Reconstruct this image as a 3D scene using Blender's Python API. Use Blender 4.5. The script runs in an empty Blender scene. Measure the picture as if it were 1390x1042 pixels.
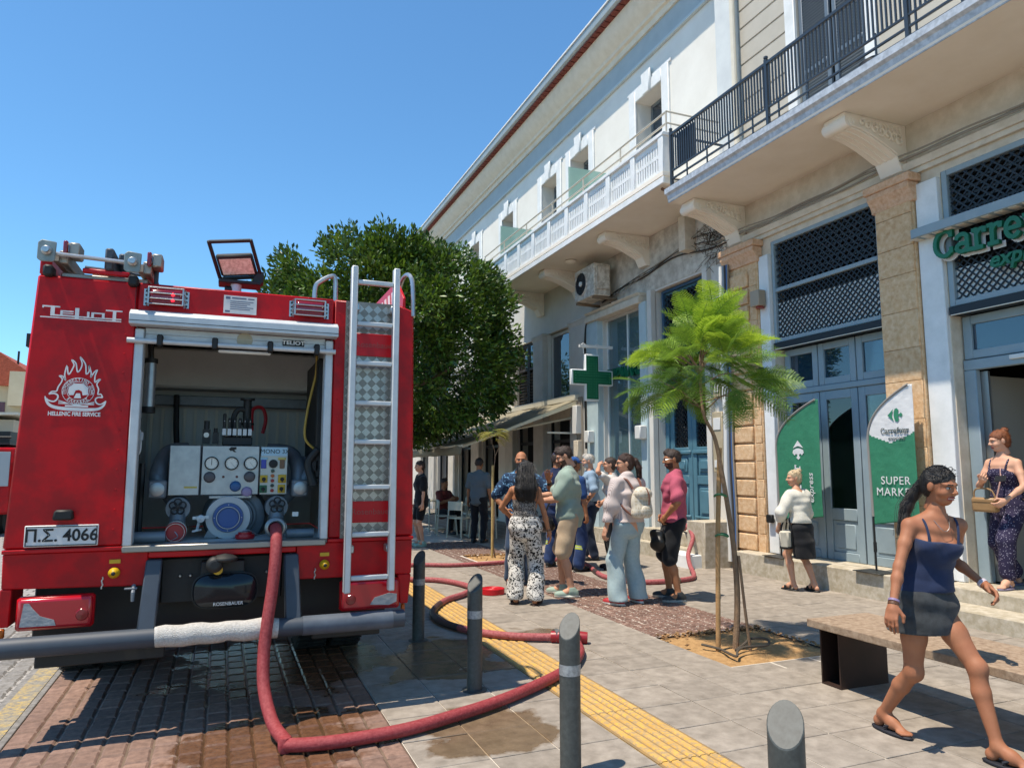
import bpy, math, random
import numpy as np
from mathutils import Vector, Matrix, noise as mnoise
random.seed(7); np.random.seed(7)
S = bpy.context.scene
COL = S.collection
R = math.radians
# ------------------------------------------------------------------ camera
cam_d = bpy.data.cameras.new('camera'); cam = bpy.data.objects.new('camera', cam_d); COL.objects.link(cam)
cam.location = (0, 0, 1.57)
cam.rotation_euler = (R(90 + 6.703), 0, R(-21.919))
cam_d.sensor_width = 36.0; cam_d.lens = 36.0 * 970 / 1390
cam_d.clip_start = 0.05; cam_d.clip_end = 2000
S.camera = cam
# ------------------------------------------------------------------ light
SUN_DIR = Vector((0.372, 0.05, -1.0)).normalized()          # direction the light travels
sun_d = bpy.data.lights.new('sun', 'SUN'); sun = bpy.data.objects.new('sun', sun_d); COL.objects.link(sun)
sun_d.energy = 3.75; sun_d.angle = R(0.53); sun_d.color = (1.0, 0.90, 0.755)
sun.rotation_euler = SUN_DIR.to_track_quat('-Z', 'Y').to_euler(); sun.location = (-8, -2, 20)
W = bpy.data.worlds.new('World'); S.world = W; W.use_nodes = True
nt = W.node_tree; nt.nodes.clear()
sky = nt.nodes.new('ShaderNodeTexSky'); sky.sky_type = 'NISHITA'; sky.sun_disc = False
sky.sun_elevation = math.asin(-SUN_DIR.z); sky.sun_rotation = math.atan2(-SUN_DIR.x, -SUN_DIR.y)
sky.altitude = 0; sky.air_density = 1.0; sky.dust_density = 0.0; sky.ozone_density = 5.0
tint = nt.nodes.new('ShaderNodeMix'); tint.data_type = 'RGBA'; tint.blend_type = 'MULTIPLY'; tint.inputs[0].default_value = 1; tint.inputs[7].default_value = (.70, 1.0, 1.06, 1)   # camera's saturated blue
bg = nt.nodes.new('ShaderNodeBackground'); bg.inputs[1].default_value = 0.115
wo = nt.nodes.new('ShaderNodeOutputWorld')
nt.links.new(sky.outputs[0], tint.inputs[6]); nt.links.new(tint.outputs[2], bg.inputs[0]); nt.links.new(bg.outputs[0], wo.inputs[0])
S.view_settings.view_transform = 'Standard'; S.view_settings.look = 'None'
S.view_settings.exposure = 0.77; S.view_settings.gamma = 1.0
# ------------------------------------------------------------------ materials
MATS = {}
def lin(c):
    if isinstance(c, str):
        c = c.lstrip('#'); v = [int(c[i:i+2], 16) / 255 for i in (0, 2, 4)]
        return tuple(a / 12.92 if a <= .04045 else ((a + .055) / 1.055) ** 2.4 for a in v) + (1,)
    return tuple(c)[:3] + (1,)
def mat(name, col, rough=.6, metal=0., var=None, bump=None, coat=0., rnd=0., spec=.5, trans=0., emit=None, isl=0., var2=None, sheen=0.):
    """procedural principled material: var=(colour2, scale[, contrast]) blends a second colour by noise, var2 the same at
    another scale, bump=(scale, strength[, dist]), rnd / isl random brightness per object / per mesh island"""
    if name in MATS: return MATS[name]
    m = bpy.data.materials.new(name); m.use_nodes = True; MATS[name] = m
    t = m.node_tree; N = t.nodes; L = t.links
    p = N['Principled BSDF']; c = lin(col)
    p.inputs['Roughness'].default_value = rough; p.inputs['Metallic'].default_value = metal
    p.inputs['Specular IOR Level'].default_value = spec
    p.inputs['Coat Weight'].default_value = coat; p.inputs['Coat Roughness'].default_value = .08
    p.inputs['Transmission Weight'].default_value = trans
    if sheen: p.inputs['Sheen Weight'].default_value = sheen
    geo = N.new('ShaderNodeNewGeometry')
    src = None
    def blend(srcsock, c2, scale, contrast):
        nz = N.new('ShaderNodeTexNoise'); nz.inputs['Scale'].default_value = scale; nz.inputs['Detail'].default_value = 6
        nz.inputs['Roughness'].default_value = .62
        L.new(geo.outputs['Position'], nz.inputs['Vector'])
        mr = N.new('ShaderNodeMapRange'); mr.inputs[1].default_value = .5 - .5 / contrast; mr.inputs[2].default_value = .5 + .5 / contrast
        L.new(nz.outputs[0], mr.inputs[0])
        mx = N.new('ShaderNodeMix'); mx.data_type = 'RGBA'
        L.new(mr.outputs[0], mx.inputs[0])
        if srcsock is None: mx.inputs[6].default_value = c
        else: L.new(srcsock, mx.inputs[6])
        mx.inputs[7].default_value = lin(c2)
        return mx.outputs[2]
    if var: src = blend(src, var[0], var[1], var[2] if len(var) > 2 else 2.2)
    if var2: src = blend(src, var2[0], var2[1], var2[2] if len(var2) > 2 else 2.2)
    if rnd or isl:
        hv = N.new('ShaderNodeHueSaturation')
        mr = N.new('ShaderNodeMapRange'); a = rnd or isl
        mr.inputs[3].default_value = 1 - a; mr.inputs[4].default_value = 1 + a
        if rnd:
            oi = N.new('ShaderNodeObjectInfo'); L.new(oi.outputs['Random'], mr.inputs[0])
        else: L.new(geo.outputs['Random Per Island'], mr.inputs[0])
        L.new(mr.outputs[0], hv.inputs['Value'])
        if src is None: hv.inputs['Color'].default_value = c
        else: L.new(src, hv.inputs['Color'])
        src = hv.outputs[0]
    if src is None: p.inputs['Base Color'].default_value = c
    else: L.new(src, p.inputs['Base Color'])
    if bump:
        nz = N.new('ShaderNodeTexNoise'); nz.inputs['Scale'].default_value = bump[0]; nz.inputs['Detail'].default_value = 5
        L.new(geo.outputs['Position'], nz.inputs['Vector'])
        b = N.new('ShaderNodeBump'); b.inputs['Strength'].default_value = bump[1]; b.inputs['Distance'].default_value = bump[2] if len(bump) > 2 else .01
        L.new(nz.outputs[0], b.inputs['Height']); L.new(b.outputs[0], p.inputs['Normal'])
    if emit:
        p.inputs['Emission Color'].default_value = lin(emit[0]); p.inputs['Emission Strength'].default_value = emit[1]
    return m
def glass_mat(name, tint, refl=1.0, opacity=.35, rough=.02):
    """window pane: tinted see-through body with a fresnel mirror coat"""
    if name in MATS: return MATS[name]
    m = bpy.data.materials.new(name); m.use_nodes = True; MATS[name] = m
    t = m.node_tree; N = t.nodes; L = t.links; N.clear()
    o = N.new('ShaderNodeOutputMaterial'); tr = N.new('ShaderNodeBsdfTransparent'); tr.inputs[0].default_value = (.75, .82, .82, 1)
    df = N.new('ShaderNodeBsdfDiffuse'); df.inputs[0].default_value = lin(tint)
    m1 = N.new('ShaderNodeMixShader'); m1.inputs[0].default_value = opacity
    gl = N.new('ShaderNodeBsdfGlossy'); gl.inputs['Roughness'].default_value = rough; gl.inputs[0].default_value = (.95, .97, 1, 1)
    lw = N.new('ShaderNodeFresnel'); lw.inputs[0].default_value = 1.5
    mm = N.new('ShaderNodeMath'); mm.operation = 'MULTIPLY_ADD'; mm.inputs[1].default_value = refl; mm.inputs[2].default_value = .04 * refl; mm.use_clamp = True
    m2 = N.new('ShaderNodeMixShader')
    L.new(lw.outputs[0], mm.inputs[0]); L.new(mm.outputs[0], m2.inputs[0])
    L.new(tr.outputs[0], m1.inputs[1]); L.new(df.outputs[0], m1.inputs[2]); L.new(m1.outputs[0], m2.inputs[1]); L.new(gl.outputs[0], m2.inputs[2])
    L.new(m2.outputs[0], o.inputs[0])
    return m
# ------------------------------------------------------------------ mesh builder
WLOC = {}
def wloc(o):
    return WLOC.get(o.name, Vector((0, 0, 0))) if o else Vector((0, 0, 0))
def link_mesh(name, me, parent=None, mats=(), loc=None):
    o = bpy.data.objects.new(name, me); COL.objects.link(o)
    for m in mats: me.materials.append(m)
    if parent is not None: o.parent = parent; WLOC[o.name] = wloc(parent)
    if loc is not None: o.location = loc
    return o
def mesh_np(name, v, f, sharp=None):
    """v (n,3), f (m,k) arrays"""
    me = bpy.data.meshes.new(name); v = np.asarray(v, np.float32); f = np.asarray(f, np.int32); k = f.shape[1]
    me.vertices.add(len(v)); me.vertices.foreach_set('co', v.ravel())
    me.loops.add(f.size); me.loops.foreach_set('vertex_index', f.ravel())
    me.polygons.add(len(f)); me.polygons.foreach_set('loop_start', np.arange(0, f.size, k, dtype=np.int32))
    try: me.polygons.foreach_set('loop_total', np.full(len(f), k, np.int32))
    except Exception: pass
    me.update(calc_edges=True)
    return me
class MB:
    def __init__(s): s.v = []; s.f = []; s.m = []; s.mi = 0
    def mtl(s, i): s.mi = i; return s
    def add(s, vs, fs):
        o = len(s.v); s.v += [tuple(p) for p in vs]; s.f += [tuple(i + o for i in q) for q in fs]; s.m += [s.mi] * len(fs); return s
    def box(s, x0, x1, y0, y1, z0, z1):
        if x0 > x1: x0, x1 = x1, x0
        if y0 > y1: y0, y1 = y1, y0
        if z0 > z1: z0, z1 = z1, z0
        return s.add([(x0,y0,z0),(x1,y0,z0),(x1,y1,z0),(x0,y1,z0),(x0,y0,z1),(x1,y0,z1),(x1,y1,z1),(x0,y1,z1)],
                     [(3,2,1,0),(4,5,6,7),(0,1,5,4),(1,2,6,5),(2,3,7,6),(3,0,4,7)])
    def obox(s, c, ax, ay, az):
        c, ax, ay, az = (Vector(q) for q in (c, ax, ay, az))
        vs = [c + ax*i + ay*j + az*k for k in (-1, 1) for i, j in ((-1,-1),(1,-1),(1,1),(-1,1))]
        return s.add(vs, [(3,2,1,0),(4,5,6,7),(0,1,5,4),(1,2,6,5),(2,3,7,6),(3,0,4,7)])
    def bar(s, a, b, w, h=None, up=(0, 0, 1)):
        a, b = Vector(a), Vector(b); h = h or w; d = (b - a)
        if d.length < 1e-6: return s
        dn = d.normalized(); u = Vector(up)
        if abs(dn.dot(u)) > .98: u = Vector((0, 1, 0))
        x = dn.cross(u).normalized(); u = x.cross(dn)
        return s.obox((a + b) / 2, x * w / 2, d / 2, u * h / 2)
    def prism(s, poly, axis, a0, a1):
        n = len(poly)
        def P(p, a): return {'x': (a, p[0], p[1]), 'y': (p[0], a, p[1]), 'z': (p[0], p[1], a)}[axis]
        vs = [P(p, a0) for p in poly] + [P(p, a1) for p in poly]
        return s.add(vs, [tuple(range(n))[::-1], tuple(range(n, 2 * n))] + [(i, (i + 1) % n, n + (i + 1) % n, n + i) for i in range(n)])
    def tube(s, pts, r, n=10, caps=True, closed=False, flat=1.0):
        pts = [Vector(p) for p in pts]; m = len(pts); rs = r if hasattr(r, '__len__') else [r] * m
        T = []
        for i in range(m):
            a = pts[(i - 1) % m] if closed or i > 0 else pts[i]; b = pts[(i + 1) % m] if closed or i < m - 1 else pts[i]
            T.append((b - a).normalized())
        u = Vector((0, 0, 1)) if abs(T[0].z) < .9 else Vector((1, 0, 0))
        u = (u - T[0] * u.dot(T[0])).normalized(); vs = []
        for i in range(m):
            u = (u - T[i] * u.dot(T[i])).normalized(); w = T[i].cross(u)
            for k in range(n):
                a = 2 * math.pi * k / n; vs.append(pts[i] + (w * math.cos(a) + u * math.sin(a) * flat) * rs[i])
        fs = []
        for i in range(m if closed else m - 1):
            for k in range(n):
                j = (i + 1) % m; fs.append((i*n+k, i*n+(k+1) % n, j*n+(k+1) % n, j*n+k))
        if caps and not closed: fs += [tuple(range(n))[::-1], tuple(range((m-1)*n, m*n))]
        return s.add(vs, fs)
    def lathe(s, prof, c=(0,0,0), axis='z', n=20, cap=True):
        c = Vector(c); vs = []
        for r, h in prof:
            for k in range(n):
                a = 2*math.pi*k/n; x, y = r*math.cos(a), r*math.sin(a)
                vs.append(c + {'z': Vector((x,y,h)), 'x': Vector((h,x,y)), 'y': Vector((y,h,x)), '-y': Vector((x,-h,y)), '-x': Vector((-h,y,x))}[axis])
        m = len(prof); fs = [(i*n+k, i*n+(k+1)%n, (i+1)*n+(k+1)%n, (i+1)*n+k) for i in range(m-1) for k in range(n)]
        if cap: fs += [tuple(range(n))[::-1], tuple(range((m-1)*n, m*n))]
        return s.add(vs, fs)
    def quad(s, a, b, c, d): return s.add([a, b, c, d], [(0, 1, 2, 3)])
    def build(s, name, mats, parent=None, bevel=0, seg=1, sharp=35, smooth=True, loc=None):
        if not isinstance(mats, (list, tuple)): mats = [mats]
        off = wloc(parent)
        if loc is not None: off = Vector(loc)
        me = bpy.data.meshes.new(name)
        me.from_pydata([(p[0]-off.x, p[1]-off.y, p[2]-off.z) for p in s.v], [], s.f)
        for m in mats: me.materials.append(m)
        if len(mats) > 1: me.polygons.foreach_set('material_index', s.m)
        if smooth:
            me.polygons.foreach_set('use_smooth', [True] * len(s.f)); me.set_sharp_from_angle(angle=R(sharp))
        o = bpy.data.objects.new(name, me); COL.objects.link(o)
        if parent is not None: o.parent = parent; WLOC[o.name] = wloc(parent)
        if loc is not None: o.location = loc; WLOC[o.name] = Vector(loc)
        if bevel:
            b = o.modifiers.new('bevel', 'BEVEL'); b.width = bevel; b.segments = seg; b.limit_method = 'ANGLE'; b.angle_limit = R(40); b.harden_normals = False
        return o
def tag(o, label=None, cat=None, group=None, kind=None):
    if label: o['label'] = label
    if cat: o['category'] = cat
    if group: o['group'] = group
    if kind: o['kind'] = kind
    return o
def thing(name, label, cat, loc=(0,0,0), group=None, rz=0):
    o = bpy.data.objects.new(name, None); COL.objects.link(o); o.location = loc; o.rotation_euler = (0, 0, rz); o.empty_display_size = .2
    WLOC[o.name] = Vector(loc); return tag(o, label, cat, group)
def inst(o, parent=None, loc=(0,0,0), rz=0, scale=None, name=None):
    c = bpy.data.objects.new(name or o.name.split('.')[0], o.data); COL.objects.link(c); c.location = loc; c.rotation_euler = (0, 0, rz)
    if scale: c.scale = scale
    if parent is not None: c.parent = parent
    for md in o.modifiers:
        if md.type == 'BEVEL':
            b = c.modifiers.new('bevel', 'BEVEL'); b.width = md.width; b.segments = md.segments; b.limit_method = 'ANGLE'; b.angle_limit = md.angle_limit
    return c
def text_mesh(txt, size=.1, bold=0., ext=.002, shear=0., align='CENTER', sx=1., space=1.):
    cu = bpy.data.curves.new('lettering', 'FONT'); cu.body = txt; cu.size = size; cu.extrude = ext; cu.offset = bold; cu.shear = shear
    cu.align_x = align; cu.align_y = 'CENTER'; cu.space_character = space; cu.resolution_u = 3
    ob = bpy.data.objects.new('lettering', cu); me = bpy.data.meshes.new_from_object(ob)
    bpy.data.objects.remove(ob); bpy.data.curves.remove(cu)
    if sx != 1: me.transform(Matrix.Diagonal((sx, 1, 1, 1)))
    return me
def text(name, txt, m, parent, org, xdir=(1,0,0), ydir=(0,0,1), **kw):
    me = text_mesh(txt, **kw); x = Vector(xdir).normalized(); y = Vector(ydir).normalized(); z = x.cross(y)
    M = Matrix((x, y, z)).transposed().to_4x4(); M.translation = Vector(org) - wloc(parent); me.transform(M)
    me.materials.clear(); return link_mesh(name, me, parent, [m])
def smooth_path(pts, n=8, closed=False):
    P = [Vector(p) for p in pts]; out = []; m = len(P)
    for i in range(m if closed else m - 1):
        g = lambda j: P[j % m] if closed else P[max(0, min(m - 1, j))]
        p0, p1, p2, p3 = g(i-1), g(i), g(i+1), g(i+2)
        for k in range(n):
            t = k / n
            out.append(.5*((2*p1)+(p2-p0)*t+(2*p0-5*p1+4*p2-p3)*t*t+(3*p1-p0-3*p2+p3)*t**3))
    if not closed: out.append(P[-1])
    return out
# slab-serif lettering drawn from strokes (x-height 1)
def arc(cx, cy, rx, ry, a0, a1, n=12): return [(cx+rx*math.cos(R(a0+(a1-a0)*i/n)), cy+ry*math.sin(R(a0+(a1-a0)*i/n))) for i in range(n+1)]
GL = {'C': (1.15, [arc(.62,.72,.48,.62,48,312,18), [(.98,1.02),(.98,1.34)], [(.98,.22),(.98,.42)]]),
 'a': (.88, [arc(.38,.72,.26,.2,170,10,8)+[(.64,.5),(.64,.1)], arc(.38,.28,.27,.2,0,360,12), [(.64,.08),(.84,.08)]]),
 'r': (.74, [[(.22,.0),(.22,.92)], arc(.5,.62,.28,.28,180,70,6), [(.04,.05),(.46,.05)], [(.06,.92),(.24,.92)], [(.6,.75),(.62,.92)]]),
 'e': (.86, [[(.12,.5),(.72,.5)]+arc(.42,.5,.3,.42,0,320,16)]),
 'f': (.66, [[(.26,0),(.26,1.1)]+arc(.48,1.1,.22,.24,180,40,6), [(.06,.88),(.54,.88)], [(.06,.05),(.48,.05)]]),
 'o': (.9, [arc(.44,.48,.3,.42,0,360,18)]),
 'u': (.92, [[(.2,.92),(.2,.35)]+arc(.43,.35,.23,.27,180,360,8)+[(.66,.92)], [(.66,.5),(.66,.05),(.84,.05)], [(.06,.92),(.22,.92)], [(.5,.92),(.68,.92)]])}
def slab_text(name, txt, h, m, parent, org, xdir, ydir, depth=.02, thick=.2, shear=0):
    x = Vector(xdir).normalized(); y = Vector(ydir).normalized(); z = x.cross(y); b = MB(); cx = 0; o = Vector(org); e = 0
    tot = sum(GL[c][0] for c in txt)
    for c in txt:
        w, st = GL[c]
        for pl in st:
            e += 1; dd = depth + e * .0004 * (h / .1)
            pts = [Vector((p[0] + cx - tot / 2 + shear * p[1], p[1])) * h for p in pl]; hw = thick * h / 2
            for i in range(len(pts) - 1):
                p, q = pts[i], pts[i+1]; d = (q - p)
                if d.length < 1e-7: continue
                e += .3; d2 = d.normalized() * hw * .55; n2 = Vector((-d.y, d.x)).normalized() * hw; dd = depth + e * .00008
                cs = [p - d2 - n2, q + d2 - n2, q + d2 + n2, p - d2 + n2]
                vs = [o + x*k.x + y*k.y for k in cs] + [o + x*k.x + y*k.y + z*dd for k in cs]
                b.add(vs, [(4,5,6,7),(0,1,5,4),(1,2,6,5),(2,3,7,6),(3,0,4,7)])
        cx += w
    return b.build(name, m, parent, smooth=False)
# ------------------------------------------------------------------ ground
def paving_mat(name, base, dark, scale=9., wet=True, grid=None, rnd=.1, bump=(60, .25), rough=.8, joint='#b9b0a2', speck=None):
    m = bpy.data.materials.new(name); m.use_nodes = True; MATS[name] = m
    t = m.node_tree; N = t.nodes; L = t.links; p = N['Principled BSDF']
    geo = N.new('ShaderNodeNewGeometry'); pos = geo.outputs['Position']
    def noise(sc, det=6, rg=.6):
        n = N.new('ShaderNodeTexNoise'); n.inputs['Scale'].default_value = sc; n.inputs['Detail'].default_value = det; n.inputs['Roughness'].default_value = rg
        L.new(pos, n.inputs['Vector']); return n.outputs[0]
    def rng(s, a, b, c=0., d=1.):
        n = N.new('ShaderNodeMapRange'); L.new(s, n.inputs[0])
        for i, q in enumerate((a, b, c, d)): n.inputs[1 + i].default_value = q
        return n.outputs[0]
    def mix(f, a, b, mode='MIX'):
        n = N.new('ShaderNodeMix'); n.data_type = 'RGBA'; n.blend_type = mode
        for s, i in ((f, 0), (a, 6), (b, 7)):
            if hasattr(s, 'is_linked'): L.new(s, n.inputs[i])
            else: n.inputs[i].default_value = s
        return n.outputs[2]
    def mth(op, a, b=None, c=None):
        n = N.new('ShaderNodeMath'); n.operation = op
        for i, s in enumerate((a, b, c)):
            if s is None: continue
            if hasattr(s, 'is_linked'): L.new(s, n.inputs[i])
            else: n.inputs[i].default_value = s
        return n.outputs[0]
    col = mix(rng(noise(scale), .35, .68), lin(base), lin(dark))
    col = mix(rng(noise(1.1, 4), .42, .72, 0, .55), col, mix(.65, col, lin(dark)))         # broad grime
    col = mix(rng(noise(230, 2), .38, .62, 0, .3), col, lin(dark))                          # grain
    vor = N.new('ShaderNodeTexVoronoi'); vor.inputs['Scale'].default_value = 2.6; L.new(pos, vor.inputs['Vector'])   # chewing gum, drips
    vz = N.new('ShaderNodeTexNoise'); vz.inputs['Scale'].default_value = 14; L.new(pos, vz.inputs['Vector'])
    col = mix(rng(mth('ADD', vor.outputs['Distance'], mth('MULTIPLY', vz.outputs[0], .06)), .055, .075, .55, 0), col, (.05, .045, .04, 1))
    if speck: col = mix(rng(noise(speck[1], 3), .56, .66, 0, .8), col, lin(speck[0]))
    if rnd:
        oi = N.new('ShaderNodeObjectInfo'); hv = N.new('ShaderNodeHueSaturation')
        L.new(rng(oi.outputs['Random'], 0, 1, 1 - rnd, 1 + rnd), hv.inputs['Value']); L.new(col, hv.inputs['Color']); col = hv.outputs[0]
    if grid:
        br = N.new('ShaderNodeTexBrick'); br.offset = grid[2]; br.inputs['Scale'].default_value = 1
        br.inputs['Brick Width'].default_value = grid[0]; br.inputs['Row Height'].default_value = grid[1]; br.inputs['Mortar Size'].default_value = grid[3]
        br.inputs['Color1'].default_value = (1,1,1,1); br.inputs['Color2'].default_value = (.86,.86,.86,1); br.inputs['Mortar'].default_value = (0,0,0,1)
        mp = N.new('ShaderNodeMapping'); mp.inputs['Location'].default_value = (grid[4], grid[5], 0); L.new(pos, mp.inputs[0]); L.new(mp.outputs[0], br.inputs[0])
        col = mix(br.outputs['Fac'], mix(1.0, col, br.outputs['Color'], 'MULTIPLY'), lin(joint))
    rs = rough
    if wet:
        msk = None
        for c, r in (((.35, 4.5, 0), 1.15), ((1.55, 4.25, 0), .75), ((1.75, 6.0, 0), 1.15), ((.6, 6.3, 0), 1.6), ((2.9, 6.4, 0), .6)):
            d = N.new('ShaderNodeVectorMath'); d.operation = 'DISTANCE'; L.new(pos, d.inputs[0]); d.inputs[1].default_value = c
            q = rng(d.outputs['Value'], r * .25, r, 1, 0); msk = q if msk is None else mth('MAXIMUM', msk, q)
        w = rng(mth('ADD', mth('MULTIPLY', noise(2.3, 5, .55), 1.15), mth('MULTIPLY', msk, .62)), .93, 1.0)
        w = mth('MULTIPLY', w, rng(msk, 0, .12))
        col = mix(w, col, mix(1.0, col, (.60, .49, .37, 1), 'MULTIPLY')); rs = rng(w, 0, 1, rough, .22)
        L.new(rs, p.inputs['Roughness'])
    else: p.inputs['Roughness'].default_value = rough
    L.new(col, p.inputs['Base Color'])
    b = N.new('ShaderNodeBump'); b.inputs['Strength'].default_value = bump[1]; b.inputs['Distance'].default_value = .004
    L.new(noise(bump[0], 6), b.inputs['Height']); L.new(b.outputs[0], p.inputs['Normal'])
    return m
M_slab = paving_mat('slab stone', '#a0968a', '#7b7267')
M_slabbed = paving_mat('slab bed', '#9e9488', '#7b7267', grid=(.4, .4, 0, .009, -.23, -.05), rnd=0, joint='#c4bbad')
M_paver = paving_mat('road paver', '#967868', '#6e564a', scale=22, rnd=.16, bump=(45, .5))
M_paverbed = paving_mat('road bed', '#7a6655', '#5e4e40', wet=True, rnd=0)
M_grey = paving_mat('grey cobble', '#8f8b86', '#66625c', scale=20, wet=False, rnd=.14, bump=(40, .5))
M_cob = paving_mat('red cobble', '#826558', '#62493e', scale=25, wet=False, rnd=.18, bump=(50, .5), speck=('#b3a398', 30))
M_cobbed = paving_mat('cobble bed', '#d8cec2', '#b8aca0', wet=False, rnd=0)
M_street = paving_mat('street far', '#aeaaa4', '#918c85', wet=False, rnd=0, grid=(.2, .14, .5, .012, 0, 0), joint='#54504a')
M_yellow = mat('tactile yellow', '#dcae52', .7, var=('#c4953f', 7, 3), var2=('#a58d68', 30, 4.5), bump=(90, .3), rnd=.05); M_yelg = mat('tactile groove dirt', '#9a7a48', .85, var=('#7d6a4e', 9, 3), bump=(90, .3))  # grooves get a darker brown than the ribs, so the ribs stand out
M_line = mat('road line paint', '#c9a53a', .7, var=('#8d8a80', 9, 2.6), var2=('#76726c', 30, 4))
M_sand = mat('pit sand', '#c09a68', .95, var=('#a88254', 6), var2=('#8a6a42', 22), bump=(70, .8))
def sheet(name, x0, x1, y0, y1, z, m):
    return tag(MB().quad((x0,y0,z),(x1,y0,z),(x1,y1,z),(x0,y1,z)).build(name, m, smooth=False), kind='structure')
sheet('ground', -600, 600, -600, 600, -.03, M_street)
road = sheet('road', -1.09, 1.03, -6, 46, -.011, M_paverbed)
street = sheet('street', -16, -1.32, -20, 60, -.012, M_street)
PIT = (3.84, 5.02, 4.852, 5.94); PIT2 = (4.1, 5.0, 11.75, 12.55)
sb = MB()
for x0, x1, y0, y1 in ((1.03, 3.83, -6, 46), (3.83, 5.03, -6, PIT[2]), (5.03, 7.7, -6, 46)):
    sb.quad((x0,y0,-.007),(x1,y0,-.007),(x1,y1,-.007),(x0,y1,-.007))
sidewalk = tag(sb.build('sidewalk', M_slabbed, smooth=False), kind='structure')
def piece_mesh(name, w, l, h=.02, ch=.003, rough=0., skew=0.):
    """a paving stone: chamfered top, a little uneven"""
    b = MB(); a, c = w/2, l/2; rr = lambda: random.uniform(-rough, rough)
    o = [(-a+rr(),-c+rr()),(a+rr(),-c+rr()),(a+rr(),c+rr()),(-a+rr(),c+rr())]
    i = [(x*(1-ch/a), y*(1-ch/c)) for x, y in o]
    vs = [(x,y,-h) for x,y in o] + [(x,y,-ch*.8) for x,y in o] + [(x,y,rr()*.15) for x,y in i]
    b.add(vs, [(8,9,10,11)] + [(4+k,4+(k+1)%4,8+(k+1)%4,8+k) for k in range(4)] + [(k,(k+1)%4,4+(k+1)%4,4+k) for k in range(4)])
    return b
def pieces(name, parent, m, spots, variants, limit=300):
    """spots: (x, y, rot) sorted nearest first; the first ones are parts, the rest one joined part"""
    spots = sorted(spots, key=lambda q: math.hypot(q[0] * 1.0, q[1])); protos = []
    mes = []
    for b in variants:
        me = bpy.data.meshes.new(name); me.from_pydata(b.v, [], b.f); me.materials.append(m); mes.append(me)
        if max(b.m) > 0: me.materials.append(M_yelg); me.polygons.foreach_set('material_index', b.m)
    for x, y, rz in spots[:limit]:
        o = bpy.data.objects.new(name, random.choice(mes)); COL.objects.link(o); o.parent = parent
        o.location = (x, y, random.uniform(-.0018, .0012)); o.rotation_euler = (random.uniform(-.004,.004), random.uniform(-.004,.004), rz + random.choice((0, math.pi)))
    if len(spots) > limit:
        big = MB()
        for x, y, rz in spots[limit:]:
            b = random.choice(variants); dz = random.uniform(-.002, .001)
            big.add([(v[0]+x, v[1]+y, v[2]+dz) for v in b.v], b.f)
        tag(big.build(name + '_field', m, parent, smooth=False), kind='stuff')
spots = []
for i, cx in enumerate([1.23,1.63,2.03, 2.83,3.23,3.63, 4.03,4.43,4.83, 5.23,5.63,6.03,6.43,6.83,7.2]):
    for k in range(0, 42):
        cy = 1.05 + .4 * k + .2
        if 3.83 < cx < 5.03 and cy > 4.7: continue
        ang = math.degrees(math.atan2(cx, cy)) - 21.9
        if ang > 38 or cy > 15.5: continue
        spots.append((cx, cy, 0))
pieces('slab', sidewalk, M_slab, spots, [piece_mesh('slab', .391, .391, ch=.004, rough=.0015) for _ in range(5)])
spots = []
for i in range(16):
    cx = -1.09 + .1325 * (i + .5); off = random.uniform(0, .2)
    for k in range(62):
        cy = 2.8 + .196 * k + off
        if cy < 12.5: spots.append((cx, cy, 0))
pieces('paver', road, M_paver, spots, [piece_mesh('paver', .123, .184, h=.02, ch=.012, rough=.004) for _ in range(8)])
spots = []
for i in range(9):
    for k in range(30):
        spots.append((-1.41 - .148 * i, 4.2 + .15 * k + (i % 2) * .075 + random.uniform(-.01, .01), 0))
pieces('cobble', street, M_grey, spots, [piece_mesh('cobble', .136, .138, h=.02, ch=.016, rough=.008) for _ in range(8)])
gut = tag(MB().box(-1.32, -1.09, -6, 46, -.04, -.001).build('gutter', M_grey, bevel=.004), kind='structure')
tag(MB().quad((-1.27,-6,.003),(-1.13,-6,.003),(-1.13,46,.003),(-1.27,46,.003)).build('yellow_line', M_line, smooth=False), kind='structure')
# red cobble band with pale joints
cb = MB()
for x0, x1, y0, y1 in ((3.83, 5.03, PIT[3], PIT2[2]), (3.83, PIT2[0], PIT2[2], PIT2[3]), (PIT2[1], 5.03, PIT2[2], PIT2[3]), (3.83, 5.03, PIT2[3], 46), (3.83, PIT[0], PIT[2], PIT[3]), (PIT[1], 5.03, PIT[2], PIT[3])):
    cb.quad((x0,y0,-.009),(x1,y0,-.009),(x1,y1,-.009),(x0,y1,-.009))
band = tag(cb.build('cobble_band', M_cobbed, smooth=False), kind='structure')
spots = []
for i in range(11):
    for k in range(100):
        cx, cy = 3.885 + .109 * i, 4.92 + .108 * k
        if PIT[0]-.02 < cx < PIT[1]+.02 and cy < PIT[3] + .05: continue
        if PIT2[0]-.04 < cx < PIT2[1]+.04 and PIT2[2]-.04 < cy < PIT2[3]+.04: continue
        if cy < 15: spots.append((cx + random.uniform(-.004,.004), cy + random.uniform(-.004,.004), random.uniform(-.05,.05)))
pieces('cobble', band, M_cob, spots, [piece_mesh('cobble', .089, .089, h=.02, ch=.006, rough=.005) for _ in range(8)])
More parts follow.
